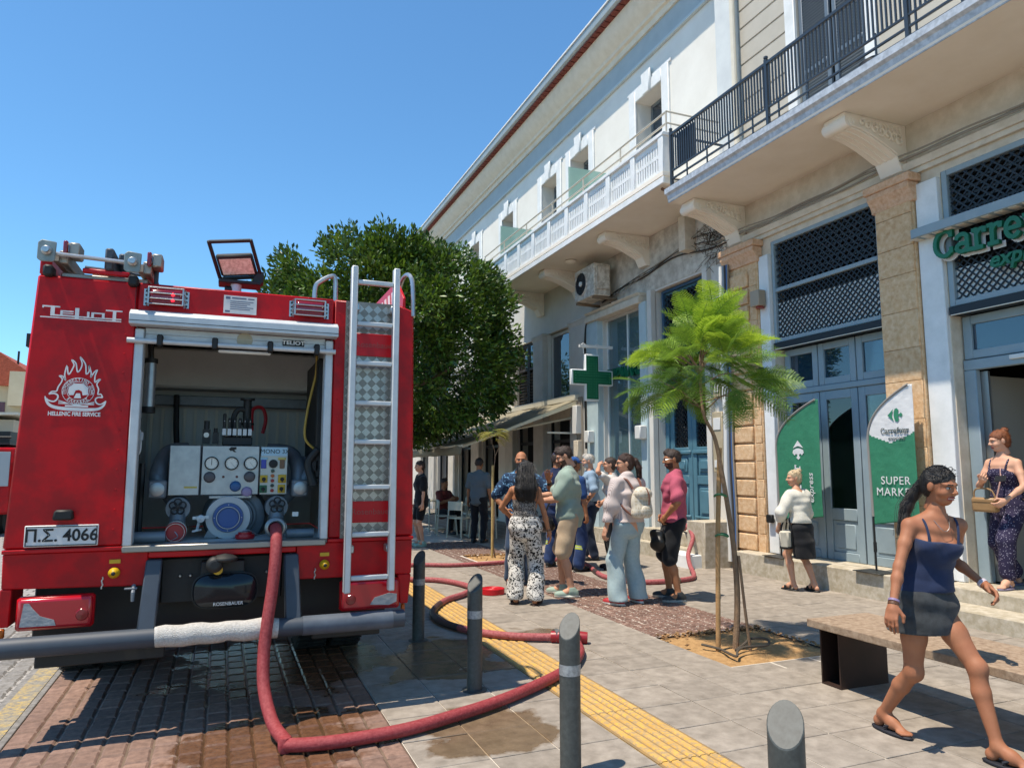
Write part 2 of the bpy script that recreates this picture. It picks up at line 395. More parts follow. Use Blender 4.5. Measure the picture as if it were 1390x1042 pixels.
# tactile strip: each tile carries four raised ribs
tact = tag(MB().quad((2.23,-6,-.006),(2.63,-6,-.006),(2.63,46,-.006),(2.23,46,-.006)).build('tactile_strip', mat('tactile bed', '#a88d55', .8, var=('#7d705c', 8)), smooth=False), kind='structure')
tb = MB()
tb.mtl(1).add([(v[0]*.985, v[1], v[2]) for v in piece_mesh('t', .398, .398, ch=.001).v], piece_mesh('t', .394, .394).f).mtl(0)
for q in range(6):
    x = -.155 + .062 * q
    tb.prism([(x-.022, -.001), (x-.017, .0065), (x+.017, .0065), (x+.022, -.001)], 'y', -.1985, .1985)
pieces('tactile_tile', tact, M_yellow, [(2.43, 1.25 + .4 * k, 0) for k in range(36)], [tb])
# planting pits
def pit(P, name):
    n = 16; b = MB(); x0, x1, y0, y1 = P; vs = []
    for j in range(n + 1):
        for i in range(n + 1):
            x = x0 + (x1-x0)*i/n; y = y0 + (y1-y0)*j/n; e = min(i, j, n-i, n-j) / n
            z = -.028 + .03 * mnoise.noise((x*5, y*5, 1)) * min(1, e*6) + .02 * min(1, e * 5)
            vs.append((x, y, z))
    b.add(vs, [(j*(n+1)+i, j*(n+1)+i+1, (j+1)*(n+1)+i+1, (j+1)*(n+1)+i) for j in range(n) for i in range(n)])
    o = tag(b.build(name, M_sand, sharp=180), kind='structure')
    g = MB()                                                     # soil clods and leaf litter along the far edge
    for _ in range(260):
        if random.random() < .68: x, y = random.uniform(x0, x1), y1 - abs(random.gauss(0, .05))
        elif random.random() < .7: x, y = x1 - abs(random.gauss(0, .06)), random.uniform(y0, y1)
        else: x, y = random.uniform(x0, x1), random.uniform(y0, y1)
        r = random.uniform(.008, .026); a = random.uniform(0, 3)
        ax = Vector((math.cos(a), math.sin(a), random.uniform(-.5, .5))) * r; ay = Vector((-math.sin(a), math.cos(a), random.uniform(-.4, .4))) * r * random.uniform(.4, .9)
        c = Vector((x, y, random.uniform(-.01, .018))); az = ax.cross(ay).normalized() * r * .5
        g.add([c-ax, c-ay, c+ax, c+ay, c+az, c-az], [(0,1,4),(1,2,4),(2,3,4),(3,0,4),(1,0,5),(2,1,5),(3,2,5),(0,3,5)])
    tag(g.build('soil_clods', mat('soil clods', '#8d6c48', .95, isl=.45), o, smooth=False), kind='stuff')
    return o
pit(PIT, 'tree_pit'); pit(PIT2, 'tree_pit')
# ------------------------------------------------------------------ buildings
M_stone = mat('sandstone', '#d0a678', .9, var=('#b58a5e', 5), var2=('#dcbe98', 17, 2.6), bump=(38, .4, .015), rnd=.07)
M_stonecap = mat('sandstone cap', '#cf9f78', .9, var=('#b58a66', 7), var2=('#d8b698', 23, 2.6), bump=(40, .4, .02))
M_beige = mat('beige render', '#d9cebc', .9, var=('#cfc3b0', 2.4), var2=('#c2b5a0', 7, 3), bump=(70, .15))
M_beige2 = mat('soffit render', '#eee6d8', .9, var=('#e4dac9', 2), bump=(60, .12))
M_white = mat('white render', '#e4e1d8', .85, var=('#d8d4ca', 1.6), bump=(80, .12))
M_trim = mat('white trim', '#e6e7e6', .7, var=('#cfd2d0', 4))
M_cream = mat('cream moulding', '#dcd6c6', .8, var=('#cdc6b4', 5))
M_frieze = mat('grey blue frieze', '#a9b6ba', .85, var=('#9eabb0', 3))
M_tile = mat('tile edge', '#7d4538', .85, var=('#6b2c22', 20))
M_grayW = mat('pale grey wall', '#d3cfc6', .9, var=('#c6c2b9', 2.2), bump=(70, .15))
M_oldw = mat('weathered render', '#d2ccc0', .9, var=('#c2bbae', 1.3), var2=('#aaa296', 5, 4.5), bump=(50, .3))
M_bluew = mat('shop blue wood', '#8f9fa6', .55, var=('#84959d', 5), bump=(50, .1))
M_bluep = mat('pale blue pilaster', '#b6c7ca', .75, var=('#a6b8bc', 4), bump=(70, .1))
M_blued = mat('deep blue door', '#537d8d', .5, var=('#486f7e', 6), bump=(40, .1))
M_dark = mat('dark iron', '#23292f', .5, metal=.3)
M_rail = mat('rail paint', '#333e49', .45, metal=.2)
M_black = mat('black rubber', '#101010', .6)
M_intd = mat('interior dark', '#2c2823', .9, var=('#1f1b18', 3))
M_intw = mat('interior wall', '#8f8a80', .9)
M_cable = mat('cable', '#3b3733', .7); M_cablel = mat('pale cable', '#8f8678', .8)
M_pvc = mat('white plastic', '#d5d4cf', .5)
M_glass = glass_mat('pane', '#0c1216', refl=1.1, opacity=.45)
M_glassb = glass_mat('pane bluish', '#27455a', refl=1.3, opacity=.55)
M_glassg = glass_mat('frosted green pane', '#a9cfc0', refl=.6, opacity=.62, rough=.3)
M_plat = mat('platform concrete', '#c2b9a8', .85, var=('#b3a997', 3), var2=('#a0957f', 12, 3.8), bump=(60, .2))
def corbel(parent, y, w, xw, xo, zt, zb, m):
    """carved bracket: side profile extruded along the street, a scroll at its nose, leaf relief on the flanks"""
    L_, h = xw - xo, zt - zb
    prof = [(xw, zt), (xo + .02, zt), (xo, zt - .06*h/.6)]
    for i in range(9):
        a = R(-90 + i * 11); prof.append((xo + L_*(.10 + .72*i/8), zt - h*(.32 + .40*(i/8)**1.6)))
    prof += [(xw - L_*.10, zb), (xw, zb)]
    b = MB(); b.prism(prof, 'y', y - w/2, y + w/2)
    o = b.build('corbel', m, parent, bevel=.008)
    d = MB()
    for s in (-1, 1):
        yy = y + s * (w/2 + .012)
        d.tube([(xo + L_*.11 + .055*math.cos(a)*(1-a/14), yy, zt - .12 + .055*math.sin(a)*(1-a/14)) for a in [k*.5 for k in range(22)]], .018, 5)
        for k in range(7):
            cx, cz, r = xo + L_*(.28 + .1*k), zt - .09 - h*.036*k, .05 + .004*k
            ph = k * 1.3
            d.tube([(cx + r*math.cos(ph+a)*(1-a/9), yy, cz + r*math.sin(ph+a)*(1-a/9)) for a in [q*.5 for q in range(13)]], .016, 5)
        for k in range(10):
            cx = xo + L_*(.3 + .065*k); d.bar((cx, yy, zt-.05), (cx+.03, yy, zt-.05-.3*h*(k/9)), .014, .014)
        d.tube([(xo + L_*(.10 + .72*i/8), yy, zt - h*(.32 + .40*(i/8)**1.6) + .03) for i in range(9)], .012, 5)
    for k in range(3):
        yy = y - w/2 + w*(k+1)/4
        d.tube([(xo + L_*(.10 + .72*i/8), yy, zt - h*(.32 + .40*(i/8)**1.6) - .002) for i in range(9)], .012, 5)
    d.lathe([(0, -w/2-.02), (.075, -w/2-.02), (.085, -w/2+.01), (.085, w/2-.01), (.075, w/2+.02), (0, w/2+.02)], (xo+.07, y, zt-.11), 'y', 18)
    d.build('carving', m, o)
    return o
def lattice(name, parent, x, y0, y1, z0, z1, p, w, m, t=.012):
    """diagonal lattice of flat bars, clipped to its frame"""
    b = MB(); h = z1 - z0; L_ = y1 - y0
    for sgn in (1, -1):
        k = -h
        while k < L_:
            a0 = max(0, -k); a1 = min(h, L_ - k)
            if a1 > a0:
                if sgn > 0: A, B = (x, y0+k+a0, z0+a0), (x, y0+k+a1, z0+a1)
                else: A, B = (x+.006, y0+k+a0, z1-a0), (x+.006, y0+k+a1, z1-a1)
                b.bar(A, B, t, w, up=(0, .7, .7) if sgn < 0 else (0, -.7, .7))
            k += p
    return tag(b.build(name, m, parent, smooth=False), kind='stuff')
def framed(parent, name, x, y0, y1, z0, z1, fw, m, t=.05, bars=(), vbars=()):
    b = MB(); b.box(x, x+t, y0, y0+fw, z0, z1).box(x, x+t, y1-fw, y1, z0, z1).box(x, x+t, y0+fw, y1-fw, z0, z0+fw).box(x, x+t, y0+fw, y1-fw, z1-fw, z1)
    for z in bars: b.box(x, x+t, y0+fw, y1-fw, z-fw/2, z+fw/2)
    for y in vbars: b.box(x+.003, x+t-.003, y-fw/2, y+fw/2, z0+fw, z1-fw)
    return b.build(name, m, parent, bevel=.006)
def pane(parent, x, y0, y1, z0, z1, m=None, name='pane'):
    return MB().box(x, x+.008, y0, y1, z0, z1).build(name, m or M_glass, parent, smooth=False)
def wall_open(b, x0, x1, y0, y1, z0, z1, ops):
    """wall box y0..y1, z0..z1 with rectangular openings (ya, yb, za, zb) sorted by y"""
    y = y0
    for ya, yb, za, zb in sorted(ops):
        if ya > y: b.box(x0, x1, y, ya, z0, z1)
        if za > z0: b.box(x0, x1, ya, yb, z0, za)
        if zb < z1: b.box(x0, x1, ya, yb, zb, z1)
        y = yb
    if y < y1: b.box(x0, x1, y, y1, z0, z1)
# ================= building with the supermarket (right)
SB = thing('shop_building', 'sandstone pillared corner-side building with dark balcony rail above the supermarket', 'building', (7.7, 6, 0))
XW = 7.75
b = MB()
wall_open(b, XW, XW+.35, 1.0, 9.45, 0, 5.84, [(5.65-2.6, 5.65, .3, 5.05), (6.5, 8.5, .3, 5.05)])
b.build('wall', M_beige, SB)
# interior
b = MB(); b.box(XW+.36, 12.5, 1.2, 9.2, .2, .31).build('shop_floor', mat('shop floor', '#8a8378', .4), SB)
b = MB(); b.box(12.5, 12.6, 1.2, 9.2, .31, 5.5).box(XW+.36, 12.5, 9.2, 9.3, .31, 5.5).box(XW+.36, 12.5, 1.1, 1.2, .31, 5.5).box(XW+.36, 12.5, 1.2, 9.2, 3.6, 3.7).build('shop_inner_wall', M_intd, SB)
for k, (sx, sy0, sy1) in enumerate(((9.6, 2.0, 5.2), (10.9, 2.0, 8.6), (9.0, 6.6, 8.6))):
    b = MB().mtl(0)
    for z in (.35, .8, 1.2, 1.6, 2.0): b.box(sx, sx+.4, sy0, sy1, z, z+.03)
    b.box(sx+.38, sx+.4, sy0, sy1, .31, 2.1)
    sh = b.build('shelf_rack', mat('rack metal', '#5a554e', .6), SB)
    g = MB()
    for z in (.38, .83, 1.23, 1.63):
        y = sy0 + .05
        while y < sy1 - .15:
            w = random.uniform(.07, .16); g.box(sx+.04, sx+.3, y, y+w-.01, z, z+random.uniform(.16, .3)); y += w
    g.build('goods', mat('shelf goods', '#6a4a35', .6, isl=.8, var=('#8a8578', 3), var2=('#394a3a', 5, 4)), sh, smooth=False)
MB().box(8.5, 8.9, 7.0, 7.5, .31, 1.2).box(8.45, 8.95, 6.95, 7.55, 1.2, 1.25).build('display_crate', mat('pale crate', '#b9b2a4', .6), SB, bevel=.01)
MB().box(8.02, 8.9, 5.5, 5.56, .33, 2.62).build('inner_door_leaf', mat('inner leaf', '#9a968c', .6), SB, bevel=.005)
MB().box(8.1, 8.35, 5.488, 5.498, 1.35, 1.5).box(8.1, 8.3, 5.488, 5.498, 1.1, 1.3).build('notice', M_pvc, SB, smooth=False)
# pilasters
def pilaster(y0, y1, blocks):
    o = MB().box(7.66, XW, y0, y1, 0.0, 4.86).build('pilaster', M_stone, SB, bevel=.01)
    c = MB().box(7.53, XW, y0-.07, y1+.07, 5.04, 5.143).prism([(7.66, 4.80), (7.63, 4.80), (7.62, 4.86), (7.60, 4.90), (7.55, 4.97), (7.55, 5.04), (XW, 5.04), (XW, 4.80)], 'y', y0-.035, y1+.035)
    c.build('capital', M_stonecap, SB, bevel=.012)
    return o
pl1 = pilaster(8.72, 9.45, True); pl2 = pilaster(5.96, 6.5, False)
z = 0.02; k = 0
while z < 4.6:                                               # rusticated blocks on the left pilaster
    h = .275 if k else .28
    MB().box(7.615, 7.665, 8.92, 9.40, z+.016, z+h-.016).build('block', M_stone, pl1, bevel=.016, seg=2)
    MB().box(7.64, 7.667, 8.74, 8.885, z+.003, z+h-.003).build('block', M_stone, pl1, bevel=.006)
    z += h; k += 1
z = .33
while z < 4.7:
    h = random.choice((.34, .4, .46)); h = min(h, 4.82 - z)
    MB().box(7.635, 7.668, 5.975, 6.485, z+.002, z+h-.002).build('block', M_stone, pl2, bevel=.005); z += h
MB().box(7.68, XW+.1, 8.505, 8.715, .31, 4.86).build('door_jamb', M_trim, SB, bevel=.008)
MB().box(7.69, XW+.1, 5.66, 5.95, .31, 5.0).build('door_jamb', M_trim, SB, bevel=.008)
MB().box(7.70, 7.75, 1.0, 9.5, 5.145, 5.21).prism([(7.67, 5.21), (7.64, 5.29), (7.75, 5.29), (7.75, 5.21)], 'y', 1, 9.5).build('string_course', M_beige, SB)
b = MB()
for q, (dx, dz, r) in enumerate(((.0, .03, .016), (-.025, .055, .011), (-.01, .0, .012))):
    b.tube([(7.62+dx, y, 5.32+dz+.02*math.sin(y*2.1+q)+.012*math.sin(y*5+q)) for y in np.arange(1, 9.7, .2)], r, 6)
b.build('wall_cable', M_cablel, SB)
# bay one: grilles, transom, folding doors
framed(SB, 'grille_frame', XW-.01, 6.52, 8.49, 3.46, 5.05, .06, M_bluew, .09, bars=(4.27,), )
lattice('lattice', SB, XW+.03, 6.59, 8.42, 4.31, 4.98, .105, .020, M_dark)
lattice('lattice', SB, XW+.03, 6.59, 8.42, 3.53, 4.23, .088, .016, M_dark)
MB().box(XW+.05, XW+.07, 6.55, 8.45, 3.5, 4.08).build('white_board', M_trim, SB)
b = MB()
for k in range(9): b.box(XW+.13, XW+.2, 6.55, 8.45, 4.30+.082*k, 4.33+.082*k)
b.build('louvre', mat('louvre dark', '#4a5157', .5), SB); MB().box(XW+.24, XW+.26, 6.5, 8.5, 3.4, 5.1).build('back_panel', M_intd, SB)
MB().box(XW-.03, XW+.16, 6.52, 8.49, 3.36, 3.452).build('roller_box', M_dark, SB)
MB().box(XW-.035, XW-.025, 6.55, 8.46, 3.352, 3.362).build('edge_strip', M_cream, SB, smooth=False)
ys = (6.53, 7.16, 7.83, 8.49); XD = XW + .16
b = MB(); b.box(XD-.02, XD+.06, 6.52, 8.49, 2.66, 2.74).build('transom_rail', M_bluew, SB, bevel=.008)
for i in range(3):
    y0, y1 = ys[i] + .008, ys[i+1] - .008
    f = framed(SB, 'transom_light', XD, y0, y1, 2.745, 3.35, .1, M_bluew); pane(f, XD+.03, y0+.1, y1-.1, 2.845, 3.25, M_glassb)
    b = MB(); b.box(XD, XD+.05, y0, y0+.11, .315, 2.655).box(XD, XD+.05, y1-.11, y1, .315, 2.655)
    for z0, z1 in ((.315, .43), (.86, 1.02), (2.53, 2.655)): b.box(XD, XD+.05, y0+.11, y1-.11, z0, z1)
    d = b.build('door_leaf', M_bluew, SB, bevel=.006)
    pane(d, XD+.02, y0+.11, y1-.11, 1.02, 2.53)
    MB().box(XD+.02, XD+.04, y0+.11, y1-.11, .43, .86).box(XD+.008, XD+.03, y0+.16, y1-.16, .48, .81).build('door_panel', M_bluew, d, bevel=.012)
# bay two: grille, sign, transom, open door
framed(SB, 'grille_frame', XW-.01, 3.1, 5.64, 3.42, 5.05, .07, M_bluew, .09)
lattice('lattice', SB, XW+.03, 3.18, 5.56, 4.4, 4.97, .105, .020, M_dark)
lattice('lattice', SB, XW+.03, 3.18, 5.56, 3.5, 4.3, .088, .016, M_dark)
b = MB()
for k in range(8): b.box(XW+.13, XW+.2, 3.15, 5.6, 4.38+.082*k, 4.41+.082*k)
b.build('louvre', MATS['louvre dark'], SB); MB().box(XW+.24, XW+.26, 3.05, 5.65, 3.38, 5.1).build('back_panel', M_intd, SB)
MB().box(XW+.05, XW+.07, 3.15, 5.6, 3.46, 3.86).build('white_board', M_trim, SB)
b = MB(); b.box(XW-.22, XW-.01, 3.0, 5.92, 4.29, 4.40)
o = b.build('sign_canopy', M_bluew, SB, bevel=.006)
b = MB()
for k in range(20): b.box(XW-.20, XW-.04, 3.1+.145*k, 3.1+.145*k+.09, 4.282, 4.289)
b.build('lamp_strip', mat('lamp strip', '#c9c4b8', .5), o, smooth=False)
MB().box(XW-.03, XW+.16, 3.1, 5.64, 3.32, 3.412).build('roller_box', M_dark, SB)
MB().box(XW-.035, XW-.025, 3.1, 5.62, 3.312, 3.322).build('edge_strip', M_cream, SB, smooth=False)
MB().box(XD-.02, XD+.06, 3.1, 5.64, 2.68, 2.80).box(XD-.02, XD+.06, 5.5, 5.64, .315, 2.68).build('door_frame', M_bluew, SB, bevel=.008)
MB().box(XD+.065, XD+.1, 5.42, 5.52, .33, 2.66).build('sliding_track', mat('aluminium dull', '#9c9c98', .4, metal=.7), SB)
for i in range(3):
    y1 = 5.63 - .84*i; y0 = y1 - .82
    f = framed(SB, 'transom_light', XD, y0, y1, 2.81, 3.31, .1, M_bluew); pane(f, XD+.03, y0+.1, y1-.1, 2.91, 3.21, M_glassb)
MB().box(XD-.05, XD-.022, 4.86, 5.1, 2.74, 2.79).build('door_sensor', M_pvc, SB, bevel=.006)
M_green = mat('sign green', '#0e6a48', .4, var=('#0b5c3e', 6))
slab_text('sign_lettering', 'Carrefour', .235, M_green, SB, (XW-.09, 4.82, 3.97), (0,-1,0), (0,0,1), depth=.05, thick=.2)
b = text('sign_lettering', 'express', M_green, SB, (XW-.09, 4.72, 3.80), (0,-1,0), (0,0,1), size=.235, bold=.006, ext=.025, shear=.25)
slab_text('sign_backing', 'Carrefour', .235, M_trim, SB, (XW-.05, 4.81, 3.955), (0,-1,0), (0,0,1), depth=.004, thick=.30)
# platform and steps
PX = 7.34
b = MB(); b.box(PX, 7.66, 5.75, 9.12, -.02, .31)
pf = b.build('platform', M_plat, SB, bevel=.012)
MB().box(PX+.002, XW+.4, .5, 5.748, -.02, .308).build('platform', M_plat, SB, bevel=.012)
MB().box(6.92, PX+.001, .5, 5.72, -.02, .16).build('step', M_plat, SB, bevel=.012)
MB().box(7.662, XW+.34, 6.51, 8.49, -.02, .312).build('threshold', M_plat, SB)
# balcony
BZ, BX = 5.82, 6.5
b = MB(); b.prism([(BX, BZ), (BX-.012, BZ+.015), (BX-.02, BZ+.10), (BX-.07, BZ+.13), (BX-.07, BZ+.19), (XW+.1, BZ+.19), (XW+.1, BZ)], 'y', 1.0, 9.36)
bal = b.build('balcony_slab', M_beige2, SB)
b = MB(); b.prism([(BX-.004, BZ-.004), (BX-.03, BZ+.10), (BX-.075, BZ+.125), (BX-.082, BZ+.205), (BX+.02, BZ+.205), (BX+.02, BZ+.194), (BX-.06, BZ+.194), (BX-.06, BZ+.13), (BX-.01, BZ+.09), (BX+.008, BZ-.004)], 'y', .99, 9.375)
b.build('edge_moulding', mat('balcony edge', '#ccd3da', .6, var=('#bcc3cc', 3), var2=('#a3aab2', 14, 3.8)), bal)
for y in (9.2, 6.22, 3.2): corbel(SB, y, .32, XW, 6.72, BZ, 5.22, M_beige2)
zr0, zr1, XR = BZ+.2, 6.95, BX+.03
rl = MB()
for z, w in ((zr1, .045), (zr1-.62, .028), (zr1-.75, .028), (zr0+.07, .028)): rl.box(XR-w/2, XR+w/2, 1.0, 9.33, z-w/2, z+w/2)
rl.box(XR, XW, 9.31, 9.33, zr1-.02, zr1+.02).box(XR, XW, 9.31, 9.33, zr1-.75, zr1-.73)
rail = rl.build('balcony_rail', M_rail, SB, bevel=.004)
pb = MB().box(-.022, .022, -.022, .022, 0, zr1-zr0+.06).lathe([(.0, .06), (.03, .075), (.03, .1), (0, .12)], (0, 0, zr1-zr0), n=8).build('rail_post', M_rail); pb.parent = rail
pb.location = (XR-7.7, 9.31-6, zr0)
for y in (7.1, 5.0, 2.9): inst(pb, rail, (XR-7.7, y-6, zr0))
bb = MB().box(-.0095, .0095, -.0095, .0095, 0, .58).build('rail_bar', M_rail, smooth=False); bb.parent = rail; bb.location = (XR-7.7, 9.25-6, zr1-.61)
y = 9.19
while y > 2.6: inst(bb, rail, (XR-7.7, y-6, zr1-.61)); y -= .058
sb_ = MB().box(-.009, .009, -.009, .009, 0, .36).build('rail_bar', M_rail, smooth=False); sb_.parent = rail; sb_.location = (XR-7.7, 8.9-6, zr0-.01)
y = 8.4
while y > 2.6: inst(sb_, rail, (XR-7.7, y-6, zr0-.01)); y -= .5
M_reed = mat('reed screen', '#3a414c', .85, var=('#565d66', 40, 3), bump=(90, .5))
for ya, yb in ((9.2, 8.75),): MB().box(XR+.03, XR+.045, yb, ya, zr1-.6, zr1-.04).build('reed_screen', M_reed, rail, smooth=False)
# things left on the balcony floor
cu = thing('floor_cushion', 'dark folded cushion lying on the dark-railed balcony floor', 'cushion', (6.75, 5.6, BZ+.19))
MB().lathe([(.02, 0), (.2, .01), (.24, .06), (.22, .13), (.05, .15)], (6.75, 5.55, BZ+.2), n=16).build('pad', M_black, cu); MB().lathe([(.02, 0), (.16, .01), (.2, .05), (.18, .1), (.05, .12)], (6.72, 6.1, BZ+.2), n=16).build('pad', M_black, cu)
# upper storey
b = MB(); wall_open(b, XW, XW+.3, 1.0, 9.0, BZ+.19, 11.4, [(6.55, 7.75, 6.02, 8.9), (3.4, 4.6, 6.02, 8.9)]); b.build('upper_wall', mat('b upper', '#bcb6aa', .85, var=('#aea89b', 2)), SB)
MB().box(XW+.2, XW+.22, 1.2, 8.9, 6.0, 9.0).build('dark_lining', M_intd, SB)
z = 6.3
while z < 11.2:
    MB().box(XW-.02, XW+.01, 7.95, 9.0, z+.012, z+.308).build('wall_course', MATS['b upper'], SB, bevel=.008); z += .32
for y0 in (6.55, 3.4):
    MB().box(XW-.05, XW+.05, y0-.2, y0-.002, 6.02, 9.1).box(XW-.05, XW+.05, y0+1.202, y0+1.4, 6.02, 9.1).box(XW-.06, XW+.05, y0-.002, y0+1.202, 8.9, 9.1).build('window_surround', M_trim, SB, bevel=.01)
    for s in (0, 1):
        ya = y0 + .62*s; sh = framed(SB, 'shutter', XW+.03, ya+.01, ya+.57, 6.03, 8.88, .07, mat('shutter grey', '#5d6b78', .55), .045, bars=(7.4,))
        l = MB(); z = 6.12
        while z < 8.8: l.obox((XW+.055, ya+.29, z), (.016, 0, -.012), (0, .21, 0), (.003, 0, .004)); z += .045
        tag(l.build('slats', MATS['shutter grey'], sh, smooth=False), kind='stuff')
MB().box(7.58, XW+.02, 9.03, 9.43, BZ+.19, 11.2).build('corner_pilaster', mat('corner white', '#d2d6d4', .8, var=('#c2c6c6', 3)), SB, bevel=.01)
MB().tube([(7.6, 9.0, 6.05), (7.6, 9.0, 11.2)], .045, 10).build('downpipe', M_cream, SB)
# ================= long building with the white balcony (left)
LB = thing('long_building', 'long pale two-storey building with white slotted balcony and deep cornice', 'building', (7.7, 16, 0))
ops_l = [(10.12, 11.72, .45, 5.02), (12.1, 13.82, .42, 4.82), (15.28, 16.78, .05, 5.04), (17.45, 18.9, .05, 5.04), (20.35, 21.8, .05, 5.04), (22.9, 24.3, .05, 5.04), (25.6, 27.0, .05, 5.04), (28.2, 29.6, .05, 5.04)]
b = MB(); wall_open(b, XW, XW+.35, 9.451, 40, 0, 6.2, ops_l); b.build('wall', M_grayW, LB)
MB().box(XW-.012, XW-.001, 9.46, 14.3, 5.06, 6.16).build('stained_render', M_oldw, LB, smooth=False)
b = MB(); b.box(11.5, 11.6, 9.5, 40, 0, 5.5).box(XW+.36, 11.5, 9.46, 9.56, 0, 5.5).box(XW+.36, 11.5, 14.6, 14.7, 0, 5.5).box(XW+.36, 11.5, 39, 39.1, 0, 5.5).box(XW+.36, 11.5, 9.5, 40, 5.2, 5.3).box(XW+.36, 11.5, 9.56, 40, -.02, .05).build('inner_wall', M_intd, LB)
# cafe pilasters, dark shutters and lower openings
for y0, y1 in ((14.35, 15.26), (16.80, 17.43), (18.92, 19.5), (21.85, 22.6), (24.4, 25.2), (27.1, 27.9)):
    p = MB().box(7.62, XW, y0, y1, 0, 5.0).build('pilaster', mat('grey pilaster', '#cbc6bd', .85, var=('#bab5ab', 3), bump=(60, .15)), LB, bevel=.01)
    MB().box(7.58, XW, y0-.04, y1+.04, 5.0, 5.06).prism([(7.62, 4.9), (7.585, 5.0), (XW, 5.0), (XW, 4.9)], 'y', y0-.02, y1+.02).build('capital', MATS['grey pilaster'], p, bevel=.008)
M_shut = mat('dark shutter', '#37332f', .7, var=('#2a2724', 4))
for i, (y0, y1, _, _) in enumerate(ops_l[2:]):
    MB().box(XW+.02, XW+.2, y0, y1, 2.75, 3.1).build('transom_beam', M_beige, LB, bevel=.006)
    if i == 0:
        f = framed(LB, 'window_frame', XW+.1, y0, y1, 3.1, 5.02, .08, M_grayW); pane(f, XW+.14, y0+.08, y1-.08, 3.18, 4.94, M_glassb)
    else:
        for s in (0, 1):
            ya, yb = y0 + (y1-y0)/2*s, y0 + (y1-y0)/2*(s+1)
            sh = framed(LB, 'shutter', XW+.06, ya+.01, yb-.01, 3.11, 5.02, .07, M_shut, .05, bars=(4.3,))
            pane(sh, XW+.08, ya+.08, yb-.08, 4.335, 4.95)
            l = MB(); z = 3.22
            while z < 4.24: l.obox((XW+.085, (ya+yb)/2, z), (.022, 0, -.016), (0, (yb-ya)/2-.08, 0), (.004, 0, .005)); z += .085
            tag(l.build('slats', M_shut, sh, smooth=False), kind='stuff')
    b = MB(); b.box(XW+.1, XW+.15, y0, y0+.08, .05, 2.75).box(XW+.1, XW+.15, y1-.08, y1, .05, 2.75).box(XW+.1, XW+.15, y0+.08, y1-.08, 2.2, 2.28)
    b.build('door_frame', M_dark, LB)
# blue panelled door
DX = XW + .22
framed(LB, 'door_frame', DX-.06, 10.12, 11.72, .46, 5.02, .12, M_blued, .12, bars=(3.3,))
MB().box(7.64, XW+.02, 11.72, 11.86, .1, 5.05).box(7.66, XW+.02, 9.98, 10.12, .45, 5.05).build('door_jamb', M_grayW, LB, bevel=.008)
lattice('lattice', LB, DX-.09, 10.26, 11.58, 3.37, 4.9, .115, .018, M_dark); framed(LB, 'grille_frame', DX-.13, 10.2, 11.64, 3.3, 5.0, .05, MATS.get('grille blue') or mat('grille blue', '#31506a', .5), .06)
pane(LB, DX, 10.24, 11.6, 3.36, 4.9, M_glass)
for s in (0, 1):
    y0, y1 = (10.245, 10.915) if s == 0 else (10.925, 11.595)
    b = MB(); b.box(DX-.03, DX+.04, y0, y0+.12, .47, 3.23).box(DX-.03, DX+.04, y1-.12, y1, .47, 3.23)
    for z0, z1 in ((.47, .66), (1.28, 1.44), (1.82, 1.95), (3.08, 3.23)): b.box(DX-.03, DX+.04, y0+.12, y1-.12, z0, z1)
    d = b.build('door_leaf', M_blued, LB, bevel=.008)
    for z0, z1 in ((.66, 1.28), (1.44, 1.82)):
        MB().box(DX, DX+.03, y0+.12, y1-.12, z0, z1).box(DX-.025, DX+.01, y0+.17, y1-.17, z0+.06, z1-.06).box(DX-.045, DX-.02, y0+.22, y1-.22, z0+.11, z1-.11).build('door_panel', M_blued, d, bevel=.012)
    pane(d, DX+.02, y0+.12, y1-.12, 1.95, 3.08)
    lattice('lattice', d, DX-.01, y0+.125, y1-.125, 1.96, 3.07, .09, .013, M_dark, .01)
    MB().box(DX-.06, DX-.03, y0+.02, y1-.02, 1.83, 1.89).box(DX-.07, DX-.03, y0+.06, y1-.06, .68, .72).build('ledge', M_blued, d, bevel=.01)
# pharmacy front
MB().box(7.6, XW+.1, 11.86, 12.1, .30, 4.85).build('pharmacy_pilaster', M_bluep, LB, bevel=.01)
MB().box(7.6, XW+.1, 13.84, 14.34, .30, 4.9).build('pharmacy_pilaster', M_bluep, LB, bevel=.01)
MB().box(7.55, XW+.1, 11.84, 14.36, -.01, .30).build('plinth', M_plat, LB, bevel=.01)
MB().box(7.54, XW, 12.0, 14.3, 4.84, 4.98).prism([(7.6, 4.98), (7.52, 5.06), (XW, 5.06), (XW, 4.98)], 'y', 12, 14.3).build('pharmacy_cornice', M_beige, LB, bevel=.01)
PXG = XW + .12
pane(LB, PXG, 12.1, 13.84, .42, 4.82, glass_mat('pharmacy pane', '#8fb6bf', refl=1.2, opacity=.30), 'shop_window')
MB().box(PXG-.02, PXG+.03, 12.94, 12.97, .42, 4.82).box(PXG-.02, PXG+.03, 12.1, 13.84, .42, .47).box(PXG-.02, PXG+.03, 13.8, 13.838, .47, 4.82).build('window_mullion', M_trim, LB)
MB().box(PXG+.05, PXG+.06, 12.12, 13.82, 3.55, 4.8).build('window_film', mat('blue film', '#86a9b6', .6, var=('#7397a6', 1.5)), LB, smooth=False)
po = MB().box(PXG+.05, PXG+.06, 12.5, 13.75, 2.05, 3.45).build('poster', mat('poster paper', '#c3b7b7', .7, var=('#b5a9aa', 2)), LB, smooth=False)
b = MB()
for k in range(7): b.box(PXG+.046, PXG+.049, 13.2, 13.62 - .05*(k % 3), 3.22-.085*k, 3.245-.085*k)
b.build('poster_lines', mat('poster ink', '#6b6468', .8), po, smooth=False)
b = MB()
